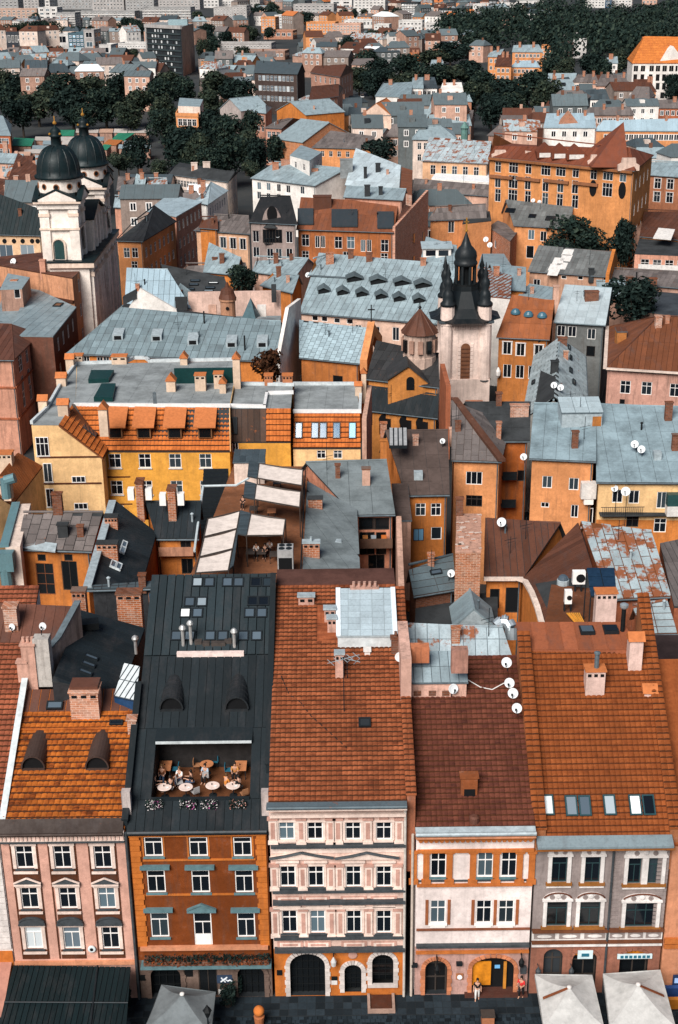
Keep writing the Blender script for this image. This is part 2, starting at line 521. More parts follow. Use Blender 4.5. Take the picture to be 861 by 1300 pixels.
 def grid(s,i,n,rows,w,h,top=1.0,pitch=3.4,style='c4',m0=.08,m1=.08,drop=(),**k):
  a,d,nn,L=s.wallframe(i);zt=s.ztop(i)
  for r in range(rows):
   z=zt-top-h-r*pitch
   if z<s.z0+.3:break
   for c in range(n):
    if(r,c)in drop:continue
    u=L*(m0+(1-m0-m1)*(c+.5)/n)
    s.winuz(i,u,z,w,h,style,**k)
    # ---- roof
 def roofpt(s,x,y,face=None):
  best=None
  for k,p in s.faces.items():
   if face and k!=face:continue
   n=pnormal(p)
   if n.z<.05:continue
   q=PP(x,y,p[0],n)
   if intriangle(q,p,n)and(best is None or q.y<best.y):best=q
  if best is None:
   p=s.faces[face or 'F'];best=PP(x,y,p[0],pnormal(p))
  return best
 def cover(s,face,du,dv,mat=None,**k):
  s.covers[face]=(du,dv,mat or s.roofm,k)
 def roofframe(s,face='F'):
  p=s.faces[face];u=(p[1]-p[0]).normalized();n=pnormal(p);return u,n.cross(u),n
 def skylight(s,x,y,w,h,face='F',pm=None,fm=None,name='skylight',label=None,lift=.2):
  q=s.roofpt(x,y,face);u,v,n=s.roofframe(face)
  fm=fm or IRON;pm=pm or GLL
  key=('sky',w,h,fm.name,pm.name,lift)
  if key not in _bm:
   m=MB();b=.09
   m.box((-w/2,-h/2,0),(-w/2+b,h/2,lift));m.box((w/2-b,-h/2,0),(w/2,h/2,lift))
   m.box((-w/2+b,-h/2,0),(w/2-b,-h/2+b,lift));m.box((-w/2+b,h/2-b,0),(w/2-b,h/2,lift))
   g=MB();g.box((-w/2+b,-h/2+b,0),(w/2-b,h/2-b,lift*.7))
   _bm[key]=(meshdata(name,m,[fm]),meshdata('pane',g,[pm]))
  a,g=_bm[key]
  o=inst(name,a,s.root,frame(q+n*.06,u,v,n));sub('pane',g,o)
  if label:o['label']=label
  return o
 def chim(s,x0,y0,x1,y1,dep=.6,mat=None,cap='slab',z=None,capm=None,face=None,yaw=0,pots=0,name='chimney',label=None,h=None,holes=0):
  """chimney whose front face fills the photo box x0,y0,x1,y1, rooted in the roof"""
  xm=(x0+x1)/2
  base=s.roofpt(xm,y1,face)if z is None else P(xm,y1,z)
  return chimney(s.root,base,x0,y0,x1,y1,dep,mat,cap,capm,yaw,pots,name,label,holes)
 def gutter(s,i,mat=None,down=True,r=.08):
  mat=mat or ZINCD
  A=s.E[i];B=s.E[(i+1)%4];d=(B-A).normalized();out=V((d.y,-d.x,0))
  m=MB();m.tube(A+out*.06-V((0,0,.1)),B+out*.06-V((0,0,.1)),r,6)
  m.build('gutter',mat,s.root)
  if down:
   a,u,n,L=s.wallframe(i);p=a+u*(L-.15)-n*.1
   m=MB();m.tube((p.x,p.y,s.z0),(p.x,p.y,A.z-.2),.06,6);m.build('downpipe',mat,s.root)
 def done(s):
 # walls
  m=MB()
  mats=[s.wall]+[b[2]for b in s.bands]
  if s.gable not in mats:mats.append(s.gable)
  gi=mats.index(s.gable)
  A,B,C,D=s.E
  for i in range(4):
   a,u,n,L=s.wallframe(i)
   e0,e1=s.E[i],s.E[(i+1)%4];zlo=min(e0.z,e1.z)-.02
   hol=[h for h in s.holes[i]if h[3]<zlo and h[0]>.02 and h[1]<L-.02]
   us=sorted(set([0,L]+[q for h in hol for q in h[:2]]))
   zs=sorted(set([s.z0,zlo]+[q for h in hol for q in h[2:4]]+[q for b in s.bands for q in b[:2]if s.z0<q<zlo]))
   pt=lambda uu,zz,dd=0:a+u*uu+n*dd+V((0,0,zz))
   for k in range(len(zs)-1):
    zm=(zs[k]+zs[k+1])/2;mi=0
    for bi,b in enumerate(s.bands):
     if b[0]<=zm<=b[1]and(len(b)<4 or i in b[3]):mi=1+bi
    run=None
    for j in range(len(us)):
     um=(us[j]+us[j+1])/2 if j<len(us)-1 else None
     inh=um is None or any(h[0]<um<h[1]and h[2]<zm<h[3]for h in hol)
     if not inh and run is None:run=us[j]
     if inh and run is not None:
      m.add([pt(run,zs[k]),pt(us[j],zs[k]),pt(us[j],zs[k+1]),pt(run,zs[k+1])],[(0,1,2,3)],mi);run=None
   for h in hol:
    if len(h)>4:continue
    q=[pt(h[0],h[2]),pt(h[1],h[2]),pt(h[1],h[3]),pt(h[0],h[3])]
    r=[pt(h[0],h[2],.3),pt(h[1],h[2],.3),pt(h[1],h[3],.3),pt(h[0],h[3],.3)]
    m.add(q+r,[(0,4,5,1),(1,5,6,2),(2,6,7,3),(3,7,4,0),(4,7,6,5)],0)
   top=[pt(0,zlo),pt(L,zlo)]
   if s.R:
    R1,R2=s.R
    if s.shed:
     zr=lambda t:R1.z+(R2.z-R1.z)*t-.1
     if i==1:top+=[pt(L,zr(1))]
     elif i==3:top+=[pt(0,zr(0))]
     elif i==2:top+=[pt(L,zr(0)),pt(0,zr(1))]
    elif(i==1 and s.gr)or(i==3 and s.gl):
     R=R2 if i==1 else R1
     top+=[pt(max(0,min(L,(R-a).dot(u))),R.z-.12)]
   else:
    if e1.z-.02>zlo+.01:top+=[pt(L,e1.z-.02)]
    if e0.z-.02>zlo+.01:top+=[pt(0,e0.z-.02)]
   if len(top)>2:m.add(top,[tuple(range(len(top)))],gi)
  m.build('wall',mats,s.root)
  # roof slabs
  m=MB()
  for k,p in s.faces.items():m.prism([q-V((0,0,s.thick))for q in p],(0,0,s.thick))
  if s.ribs:
   for k,p in s.faces.items():
    n=pnormal(p);o=p[0];u=(p[1]-o).normalized();v=n.cross(u)
    p2=[((q-o).dot(u),(q-o).dot(v))for q in p]
    x=s.ribs*.5;xe=max(q[0]for q in p2);x+=min(q[0]for q in p2)
    while x<xe:
     c=clip(p2,x-.04,x+.04,-999,999)
     if c:m.prism([o+u*q[0]+v*q[1]+n*.0 for q in c],n*.07)
     x+=s.ribs
  r=m.build('roof',s.under if s.covers else s.roofm,s.root)
  for k,(du,dv,mat,kw)in s.covers.items():cover(s.root,s.faces[k],du,dv,mat,**kw)
  if s.R and not s.shed and not s.far:
   R1,R2=s.R;q=MB();q.tube(R1+V((0,0,.02)),R2+V((0,0,.02)),.13,6)
   if not s.gl and len(s.faces.get('L',[])):
    q.tube(R1,A,.09,5);q.tube(R1,D,.09,5)
   if not s.gr and len(s.faces.get('R',[])):
    q.tube(R2,B,.09,5);q.tube(R2,C,.09,5)
   q.build('ridge_cap',s.roofm,s.root)
  if s.parapet:
   q=MB();t=.35;hh=s.parapet
   for i in range(4):
    e0=s.E[i];e1=s.E[(i+1)%4];d=(e1-e0);d.z=0;d.normalize();nn=V((-d.y,d.x,0))
    q.prism([e0-V((0,0,.3)),e1-d*t*.98-V((0,0,.3)),e1-d*t*.98+nn*t-V((0,0,.3)),e0+nn*t-V((0,0,.3))],(0,0,hh+.3))
   q.build('parapet',s.gable,s.root)
  elif s.R and s.gut and not s.far:s.gutter(0)
  if s.R and not s.far and not(s.shed and s.ov<.05):
   r=random.Random(int(abs(s.E[0].x)*31+s.E[0].y*17));p=s.faces['F']
   for k in range(r.choice((1,2,2,3))):
    t=r.uniform(.15,.85);f=r.uniform(.35,.95);q=p[0].lerp(p[1],t).lerp(p[3].lerp(p[2],t),f);m=MB();kind=r.random()
    if kind<.4:m.tube(q-V((0,0,.3)),q+V((0,0,r.uniform(1.6,3))),.035,4);z=q+V((0,0,1.5));d=V((.6,.3,0));m.tube(z-d,z+d,.025,4);m.tube(z-d*.6+V((0,0,-.3)),z+d*.6+V((0,0,-.3)),.02,4);m.build('aerial',IRON,s.root)
    elif kind<.7:m.tube(q-V((0,0,.3)),q+V((0,0,.8)),.1,7);m.lathe(q+V((0,0,.75)),[(.16,0),(.18,.1),(.05,.2)],8);m.build('vent_pipe',r.choice((ZINC,BLACK,ZINCD)),s.root)
    else:m.box((q.x-.3,q.y-.25,q.z-.6),(q.x+.3,q.y+.25,q.z+1.0));m.box((q.x-.36,q.y-.31,q.z+1.003),(q.x+.36,q.y+.31,q.z+1.1));m.build('chimney',r.choice((BRICK,BRICKD,BRICKP)),s.root)
  return s
def shiftback(A,B,d):
 u=(B-A);u.z=0;u.normalize();return V((-u.y,u.x,0))*d
def gab(name,label,cat,a,b,rr,rl,h,hr,wall,roof,back=1.0,**k):
 """gable roof, ridge along the front; a, b eave points, rr, rl ridge ends (photo points)"""
 A=P(*a,h);B=P(*b,h);R2=P(*rr,hr);R1=P(*rl,hr)
 zm=(fixridge(A,B,R1).z+fixridge(A,B,R2).z)/2
 if abs(zm-hr)>.05:R1=P(*rl,zm);R2=P(*rr,zm);hr=zm
 if back==0:
  C=V((R2.x,R2.y,h));D=V((R1.x,R1.y,h));return House(name,label,cat,(A,B,C,D),(R1,R2),wall,roof,shed=True,**k)
 C=R2+(R2-B)*back;D=R1+(R1-A)*back;C.z=D.z=h
 return House(name,label,cat,(A,B,C,D),(R1,R2),wall,roof,**k)
def flat(name,label,cat,pts,h,wall,roof,**k):
 return House(name,label,cat,[P(*q,h)for q in pts],None,wall,roof,ov=k.pop('ov',.02),**k)
def hip(name,label,cat,pts,r1,r2,h,hr,wall,roof,**k):
 return House(name,label,cat,[P(*q,h)for q in pts],(P(*r1,hr),P(*r2,hr)),wall,roof,gl=k.pop('gl',False),gr=k.pop('gr',False),**k)
def boxat(a,b,h,depth):
 A=P(*a,h);B=P(*b,h);s=shiftback(A,B,depth);return[A,B,B+s,A+s]
def chimney(root,base,x0,y0,x1,y1,dep=.6,mat=None,cap='slab',capm=None,yaw=0,pots=0,name='chimney',label=None,holes=0):
 mat=mat or BRICK;capm=capm or mat
 xm=(x0+x1)/2
 w=(x1-x0)*mpp(base);top=PY(xm,y0,base.y).z
 top=max(top,base.z+.3)
 X=V((math.cos(yaw),math.sin(yaw),0));Y=V((-X.y,X.x,0));Z=V((0,0,1))
 c=base+Y*dep/2
 m=MB();z0=base.z-1.2
 m.obox(V((c.x,c.y,(z0+top)/2)),X*w/2,Y*dep/2,Z*(top-z0)/2)
 o=m.build(name,mat,root)
 if label:o['label']=label
 m=MB()
 if cap=='slab':
  m.obox(V((c.x,c.y,top+.05)),X*(w/2+.08),Y*(dep/2+.08),Z*.06)
  if pots:
   for k in range(pots):
    q=c+X*(w*((k+.5)/pots-.5));m.lathe((q.x,q.y,top+.1),[(.11,0),(.13,.05),(.1,.35),(.12,.4)],7)
 elif cap=='gable':
  hw=w/2+.12;hd=dep/2+.12;t=top
  pl=[c-X*hw-Y*hd,c-X*hw+Y*hd,c-X*hw]
  pl=[V((pl[0].x,pl[0].y,t)),V((pl[1].x,pl[1].y,t)),V((pl[2].x,pl[2].y,t+hd*.9))]
  m.prism(pl,X*2*hw)
 elif cap=='peak':
  hw=w/2+.12;hd=dep/2+.12;t=top
  pl=[c-X*hw-Y*hd,c+X*hw-Y*hd,c-Y*hd]
  pl=[V((pl[0].x,pl[0].y,t)),V((pl[1].x,pl[1].y,t)),V((pl[2].x,pl[2].y,t+hw*1.3))]
  m.prism(pl,Y*2*hd)
 if m.v:m.build('chimney_cap',capm,o)
 if holes:
  m=MB()
  for k in range(holes):
   q=base+X*(w*((k+.5)/holes-.5))-Y*.012
   m.obox(V((q.x,q.y,top-.28)),X*(w/holes*.28),Y*.02,Z*.1)
  m.build('smoke_hole',OPENING,o)
 return o
def pxbox(root,name,x0,y0,x1,y1,z,dep,mat,lift=0):
 """upright box whose front fills the photo box; z = height of its base"""
 b=P((x0+x1)/2,y1,z);w=(x1-x0)*mpp(b);top=PY((x0+x1)/2,y0,b.y).z
 m=MB();m.box((b.x-w/2,b.y,z),(b.x+w/2,b.y+dep,max(top,z+.1)));return m.build(name,mat,root)
def dish(cx,cy,rpx,base,label,aim=(-.35,-.8,.5),group='satellite dishes on the roofs',mast=None):
 """base: world point of the mast foot; the dish centre is seen at cx, cy"""
 c=PY(cx,cy,base.y-.1);r=rpx*mpp(c);a=V(aim).normalized()
 root=empty('satellite_dish',base,label,'satellite dish',group)
 m=MB();m.lathe(c,[(.02,-.16*r),(r*.45,-.12*r),(r*.8,0),(r,.12*r),(r*.97,.14*r),(r*.78,.04*r),(r*.4,-.07*r),(.01,-.1*r)],18,axis=a)
 m.build('reflector',DISHM,root,smooth=True)
 t=a.orthogonal();dn=V((0,0,-1))-a*V((0,0,-1)).dot(a);dn.normalize()
 m=MB();f=c+a*r*.9+dn*r*.2;m.tube(c+dn*r*.95,f,.03,5);m.obox(f,V((.06,0,0)),V((0,.06,0)),V((0,0,.06)))
 m.build('feed_arm',IRON,root)
 m=MB();q=c-a*r*.2;m.tube(base,V((base.x,base.y,q.z)),.035,5);m.tube(V((base.x,base.y,q.z)),q,.03,5);m.build('mast',IRON,root)
 return root
def antenna(base,htop,label,n=4,L=.9,yaw=.4,cat='aerial'):
 root=empty('tv_aerial',base,label,cat,None)
 m=MB();m.tube(base,base+V((0,0,htop)),.035,5);m.build('mast',IRON,root)
 m=MB();d=V((math.cos(yaw),math.sin(yaw),0));e=V((-d.y,d.x,0));t=base+V((0,0,htop-.15))
 m.tube(t-d*L,t+d*L,.025,4)
 for k in range(n):
  q=t+d*(L*(2*(k+.5)/n-1));m.tube(q-e*.45,q+e*.45,.02,4)
 m.build('aerial_arm',ZINC,root);return root
 # ------------------------------------------------------------------ trees
LEAF=[leafm((.014,.028,.024),(.050,.070,.050)),leafm((.024,.038,.028),(.075,.088,.055)),leafm((.010,.021,.019),(.032,.050,.042)),leafm((.045,.020,.010),(.10,.04,.02))]
BARK=plain((.045,.035,.028),.9)
_crowns=[]
def make_crown(seed,n,leaf,flatk=1.0,mat=0):
 r=random.Random(seed);m=MB();lobes=[]
 for k in range(13):
  t=r.uniform(0,6.283);q=r.uniform(0,.62);z=r.uniform(-.45,.62)
  lobes.append((V((math.cos(t)*q,math.sin(t)*q,z*flatk)),r.uniform(.30,.50)))
 for i in range(n):
  c,R=r.choice(lobes)
  d=V((r.gauss(0,1),r.gauss(0,1),r.gauss(0,1)+.25)).normalized()
  p=c+d*R*r.uniform(.62,1.06)
  nn=(d+V((r.gauss(0,.55),r.gauss(0,.55),r.gauss(0,.55)))).normalized()
  a=nn.orthogonal().normalized();b=nn.cross(a);t=r.uniform(0,6.28);a,b=a*math.cos(t)+b*math.sin(t),b*math.cos(t)-a*math.sin(t)
  l=leaf*r.uniform(.6,1.3)
  m.add([p-a*l,p-b*l*.55,p+a*l,p+b*l*.6+nn*l*.25],[(0,1,2,3)])
 return meshdata('crown',m,[LEAF[mat]])
def crown_set():
 for mat in range(3):
  _crowns.append([make_crown(50+mat*10+k,2300,.085,.8,mat)for k in range(3)])
def tree(cx,cy,wpx,hpx,zc,label,mat=0,name='tree',group=None,cat='tree',z0=0):
 """crown seen centred at cx, cy, wpx wide and hpx high; zc = height of the crown's centre"""
 if not _crowns:crown_set()
 c=P(cx,cy,zc);k=mpp(c);rx=wpx*k/2/.92;rz=min(hpx*k/2/.88,(zc-z0)*.98)
 root=empty(name,(c.x,c.y,z0),label,cat,group)
 m=MB();tr=max(.18,rx*.06);top=c-V((0,0,rz*.25))
 m.tube((c.x,c.y,z0),top,tr,7,tr*.6)
 for q in range(5):
  t=q*1.26+cx;e=top+V((math.cos(t)*rx*.55,math.sin(t)*rx*.55,rz*.55));m.tube(top-V((0,0,rz*.1*q)),e,tr*.45,5,tr*.12)
 m.build('trunk',BARK,root)
 o=inst('crown',rnd.choice(_crowns[mat]),root,frame(c,V((math.cos(cx)*rx,math.sin(cx)*rx,0)),V((-math.sin(cx)*rx,math.cos(cx)*rx,0)),V((0,0,rz))))
 return root
 # ------------------------------------------------------------------ people
SKIN=plain((.52,.29,.2),.6)
def skinned(name,verts,edges,radii,mat,parent,lev=1,root=0):
 me=bpy.data.meshes.new(name);o0=root_of(parent).location
 me.from_pydata([V(v)-o0 for v in verts],edges,[]);me.materials.append(mat)
 o=bpy.data.objects.new(name,me);col.objects.link(o);o.parent=parent
 me.attributes
 bm=bmesh.new();bm.from_mesh(me);sl=bm.verts.layers.skin.verify();bm.verts.ensure_lookup_table()
 for v,r in zip(bm.verts,radii):
  rr=r if isinstance(r,tuple)else(r,r);v[sl].radius=rr
 bm.verts[root][sl].use_root=True
 bm.to_mesh(me);bm.free()
 o.modifiers.new('skin','SKIN');sm=o.modifiers.new('sub','SUBSURF');sm.levels=lev;sm.render_levels=lev
 return o
def person(base,yaw,label,shirt,trousers,hair,pose='stand',arms='down',group=None):
 """base: point on the floor below the hips; yaw: facing, 0 = +Y"""
 root=empty('person',base,label,'person',group)
 fx=V((-math.sin(yaw),math.cos(yaw),0));rx=V((math.cos(yaw),math.sin(yaw),0));Z=V((0,0,1));b=V(base)
 def L(x,y,z):return b+rx*x+fx*y+Z*z
 sit=pose=='sit';hz=.52 if sit else .93
 v=[];e=[];r=[]
 def a(p,rad,par=None):
  v.append(p);r.append(rad);i=len(v)-1
  if par is not None:e.append((par,i))
  return i
 lean=.08 if sit else .02
 pel=a(L(0,0,hz),(.135,.11));wa=a(L(0,lean*.4,hz+.2),(.12,.09),pel);ch=a(L(0,lean,hz+.42),(.15,.105),wa)
 nk=a(L(0,lean+.02,hz+.57),.055,ch);hd=a(L(0,lean+.03,hz+.68),(.078,.085),nk);ht=a(L(0,lean+.02,hz+.79),(.07,.08),hd)
 a(L(0,lean+.125,hz+.685),.014,hd)
 limbs=[]
 for s in(-1,1):
  if sit:kn=L(s*.11,.43,hz+.0);an=L(s*.11,.45,.08);toe=L(s*.12,.62,.035)
  else:
   st=.12*s if arms!='still' else .02*s
   kn=L(s*.1,.04+st*.8,.5);an=L(s*.1,st-.02,.08);toe=L(s*.11,st+.15,.035)
  hp=a(L(s*.095,0,hz-.04),.092,pel);k=a(kn,.06,hp);an_=a(an,.042,k);a(toe,.035,an_)
  limbs.append((hp,k,an_))
  sh=a(L(s*.185,lean,hz+.47),.055,ch)
  if arms=='fore' or sit:el=L(s*.23,lean+.1,hz+.2);wr=L(s*.15,lean+.34,hz+.24);hdv=fx*.8+Z*.0
  else:el=L(s*.24,-.02,hz+.17);wr=L(s*.25,.06+.05*s,hz-.07);hdv=fx*.15-Z
  el=a(el,.042,sh);wi=a(wr,.03,el);hdv=hdv.normalized()
  pm=a(v[wi]+hdv*.07,(.036,.022),wi);sidev=rx
  for f in range(4):
   q=a(v[pm]+hdv*.045+sidev*(f-1.5)*.02,.009,pm);a(v[q]+(hdv-Z*.15+fx*.2).normalized()*(.035,.045,.042,.03)[f],.0075,q)
  a(v[wi]+hdv*.05-sidev*s*.05+fx*.02,.01,wi)
 skinned('body',v,e,r,SKIN,root)
 # clothes: slightly larger shells over the same joints
 tv=[v[pel],v[wa],v[ch]];te=[(0,1),(1,2)];tr=[(.155,.13),(.14,.11),(.17,.125)]
 for i,s in enumerate((-1,1)):
  tv+=[L(s*.19,lean,hz+.475),(V(v[ch])*0+L(s*.235,lean+(.08 if(arms=='fore' or sit)else-.02),hz+.24))];k=len(tv)-2
  te+=[(2,k),(k,k+1)];tr+=[.07,.055]
 skinned('shirt',tv,te,tr,shirt,root)
 tv=[L(0,0,hz+.06)];te=[];tr=[(.15,.125)]
 for hp,k,an in limbs:
  j=len(tv);tv+=[v[hp],v[k],v[an]+Z*.03];te+=[(0,j),(j,j+1),(j+1,j+2)];tr+=[.105,.075,.058]
 skinned('trousers',tv,te,tr,trousers,root)
 m=MB();h0=v[ht]
 m.lathe(h0-fx*.02-Z*.1,[(.085,0),(.098,.05),(.098,.11),(.075,.17),(.02,.20)],10)
 m.build('hair',hair,root,smooth=True)
 m=MB();hh=v[hd]
 for s in(-1,1):m.obox(hh+fx*.083+rx*s*.032+Z*.03,rx*.012,fx*.006,Z*.007)
 m.obox(hh+fx*.082-Z*.045,rx*.022,fx*.006,Z*.005)
 m.build('face',DARKF,root)
 return root
 # ------------------------------------------------------------------ ground
Y0=P(430,1266,0).y
m=MB();m.add([(-3500,-300,0),(3500,-300,0),(3500,7000,0),(-3500,7000,0)],[(0,1,2,3)])
def groundm():
 t=NT('ground');n=t.noise(.05,8,.7);f=t.noise(.8,7,.75)
 a=t.mix(t.rng(n,.4,.65),(.022,.027,.03),(.04,.042,.042));a=t.mix(t.rng(f,.5,.75,0,.7),a,(.02,.022,.024))
 return t.out(a,.9,0,.3)
tag(m.build('ground',groundm()),kind='structure')
SETT=stonem((.015,.023,.030),.65)
m=MB();m.box((-24,58,.004),(24,Y0-1.9,.05));sq=m.build('square_pavement',bitumen((.02,.022,.024)));tag(sq,kind='structure')
m=MB()
yy=60.2
while yy<Y0-2.0:
 xx=-23.5+rnd.uniform(0,.3)
 while xx<23.5:
  l=rnd.uniform(.26,.42);hz=.09+rnd.uniform(0,.035)
  m.box((xx,yy,.03),(xx+l-.03,yy+.27,hz));xx+=l
 yy+=.30
tag(m.build('paving_stones',SETT,sq),kind='stuff')
m=MB();m.box((-24,Y0-1.87,.004),(24,Y0+.5,.15));sq=m.build('footpath',bitumen((.03,.032,.035)));tag(sq,kind='structure')
m=MB();yy=Y0-1.85
while yy<Y0-.1:
 xx=-23.5
 while xx<23.5:
  m.box((xx,yy,.1),(xx+.57,yy+.55,.16+rnd.uniform(0,.012)));xx+=.6
 yy+=.6
tag(m.build('paving_slabs',stonem((.017,.025,.032),.5),sq),kind='stuff')
# ------------------------------------------------------------------ the front row on the square
def fxz(x,y):p=PY(x,y,Y0);return p.x,p.z
def deco(root,name,x0,y0,x1,y1,out,mat,back=.05):
 xa,_=fxz(x0,(y0+y1)/2);xb,_=fxz(x1,(y0+y1)/2);_,za=fxz((x0+x1)/2,y1);_,zb=fxz((x0+x1)/2,y0)
 m=MB();m.box((xa,Y0-out,za),(xb,Y0+back,zb));return m.build(name,mat,root)
def fband(root,name,X0,X1,z0,z1,out,mat,back=.05):
 m=MB();m.box((X0,Y0-out,z0),(X1,Y0+back,z1));return m.build(name,mat,root)
def fpoly(root,name,pts,out,mat,back=.03):
 """flat ornament with the outline pts (X, Z) on the facade"""
 m=MB();m.prism([(p[0],Y0-out,p[1])for p in pts],(0,out+back,0));return m.build(name,mat,root)
def pediment(root,X,z,w,h,mat,matl,curved=False):
 pts=[(X-w/2,z),(X+w/2,z)]
 if curved:pts+=[(X+w/2*math.cos(t),z+h*math.sin(t))for t in[math.pi*k/8 for k in range(1,8)]]
 else:pts+=[(X+w/2,z+h*.22),(X,z+h),(X-w/2,z+h*.22)]
 o=fpoly(root,'pediment',pts,.22,mat)
 m=MB();q=pts[2:];
 for a,b in zip(q,q[1:]):m.tube((a[0],Y0-.25,a[1]+.04),(b[0],Y0-.25,b[1]+.04),.06,4)
 m.tube((X-w/2,Y0-.24,z),(X+w/2,Y0-.24,z),.07,4)
 m.build('moulding',matl,o);return o
def arch_open(h,X,z0,w,ht,rise,fill,vous=None,vmat=None,nv=11,vw=.3,inner=None,depth=.45,jamb=True):
 """recessed arched opening in the front wall of house h (cut out, with reveal and stones round it)"""
 a,u,n,L=h.wallframe(0);uc=X-a.x
 h.holes[0].append((uc-w/2,uc+w/2,z0,z0+ht,1))
 zs=z0+ht-rise
 arc=[(X+w/2*math.cos(t),zs+rise*math.sin(t))for t in[math.pi*k/12 for k in range(13)]]
 m=MB()
 m.prism([(X+w/2,Y0,zs)]+[]+[(X+w/2,Y0,z0+ht)]+[(p[0],Y0,p[1])for p in arc[6:0:-1]],(0,.3,0))
 m.prism([(X-w/2,Y0,z0+ht),(X-w/2,Y0,zs)]+[(p[0],Y0,p[1])for p in arc[11:5:-1]],(0,.3,0))
 h.spandrels.append(m)
 if vous:
  tot=math.pi
  me=None
  for k in range(nv):
   t0=math.pi*k/nv+.02;t1=math.pi*(k+1)/nv-.02
   ri=1.0;q=[]
   for t,e in((t0,0),(t1,0),(t1,vw),(t0,vw)):
    q.append((X+(w/2+e)*math.cos(t),Y0-.09,zs+(rise+e)*math.sin(t)))
   mm=MB();mm.prism(q,(0,.1,0));mm.build('voussoir',vmat,h.root)
  if jamb:
   zz=z0
   k=0
   while zz<zs-.1:
    hh=min(.33,zs-zz);e=vw+(.06 if k%2 else 0)
    for s in(-1,1):
     mm=MB();xa=X+s*w/2;mm.box((min(xa,xa+s*e),Y0-.09,zz),(max(xa,xa+s*e),Y0+.01,zz+hh-.025));mm.build('jamb_stone',vmat,h.root)
    zz+=hh;k+=1
    # what closes the opening, set back in the reveal
 m=MB();d=Y0+depth
 m.add([(X-w/2,d,z0),(X+w/2,d,z0),(X+w/2,d,zs)]+[(p[0],d,p[1])for p in arc[1:12]]+[(X-w/2,d,zs)],[tuple(range(15))])
 for s in(-1,1):m.add([(X+s*w/2,Y0+.02,z0),(X+s*w/2,d,z0),(X+s*w/2,d,zs),(X+s*w/2,Y0+.02,zs)],[(0,1,2,3)])
 m.add([(p[0],Y0+.02,p[1])for p in arc]+[(p[0],d,p[1])for p in arc],[(i,i+1,14+i,13+i)for i in range(12)])
 return fill,m,d,zs
def bars(root,name,X,z0,w,ht,d,nx,nz,mat,t=.05):
 m=MB()
 for k in range(nx+1):x=X-w/2+w*k/nx;m.box((x-t/2,d-.08,z0),(x+t/2,d-.02,z0+ht))
 for k in range(1,nz+1):z=z0+ht*k/(nz+.3);m.box((X-w/2,d-.07,z-t/2),(X+w/2,d-.03,z+t/2))
 return m.build(name,mat,root)
def fronthouse(name,label,xa,xb,h,Yr,hr,wall,roof,**k):
 A=V((xa,Y0-.02,h));B=V((xb,Y0-.02,h));C=V((xb,Yr,h));D=V((xa,Yr,h))
 H=House(name,label,'house',(A,B,C,D),(V((xa,Yr,hr)),V((xb,Yr,hr))),wall,roof,shed=True,ov=.02,gut=False,**k)
 H.spandrels=[];return H
def fdone(h):
 h.done()
 if h.spandrels:
  m=MB()
  for s in h.spandrels:m.add(s.v,s.f)
  m.build('arch_spandrel',h.bands[0][2]if h.bands else h.wall,h.root)
PINK=plaster((.66,.37,.29),.25);ORANGEF=plaster((.56,.17,.035),.35);BRNF=plaster((.20,.052,.014),.5)
ROSE=plaster((.76,.53,.45),.3);ROSEL=plaster((.83,.66,.58),.22);ROSED=plaster((.56,.32,.26),.4)
WHT=plaster((.84,.73,.70),.2);GREYF=plaster((.30,.25,.24),.4);WSTUC=plaster((.78,.72,.69),.2);BROWNG=plaster((.30,.125,.085),.5)
DBROWN=plaster((.10,.035,.018),.4);SLATE=paint((.05,.058,.065),.5,.4);TEALS=paint((.10,.18,.20),.5,.3)
ORTRIM=plaster((.52,.16,.04),.3);STONEG=plaster((.16,.11,.09),.7);ORPALE=plaster((.62,.27,.15),.35)
T_ORANGE=tilem((.44,.125,.022),(.28,.07,.015),(.085,.024,.009),.45)
T_RED=tilem((.33,.10,.042),(.24,.068,.028),(.12,.034,.016),.6)
T_DARK=tilem((.14,.045,.028),(.10,.032,.022),(.055,.019,.014),.5)
T_METAL=tilem((.235,.066,.019),(.21,.056,.016),(.15,.040,.012),.5,.6)
S_BLACK=sheetm((.012,.018,.022),.3,0,.6,.05,.3);S_BROWN=sheetm((.12,.05,.034),.35,.1,.55,.1,.5)
# --- white rusticated house, only its right edge in the picture
xa,_=fxz(-60,1060);xb,_=fxz(1,1060)
h=fronthouse('townhouse','white rusticated townhouse with mossy brown tiled roof at the left edge',-27.5,-21.83,13.2,90.5,22.6,WSTUC,T_DARK)
z1=fxz(10,1203)[1]
zz=z1
while zz<12.9:
 m=MB();m.box((-27.5,Y0-.12,zz),(-21.9,Y0+.01,zz+.40));m.build('rusticated_course',WSTUC,h.root);zz+=.46
fband(h.root,'ground_floor',-27.5,-21.88,.2,z1-.25,.1,ORANGEF)
h.cover('F',.36,.40,tilem((.33,.10,.05),(.22,.065,.035),(.10,.032,.022),.6),kind='tile',name='roof_tile',hh=.045,jit=.02)
h.chim(7,772,24,805,.8,BRICKP,label='brick chimney stump with a dark top');
h.chim(31,820,48,868,.7,plaster((.62,.36,.28),.7),pots=3);h.chim(24,842,36,868,.5,plaster((.62,.36,.28),.7))
fdone(h)
fw=h
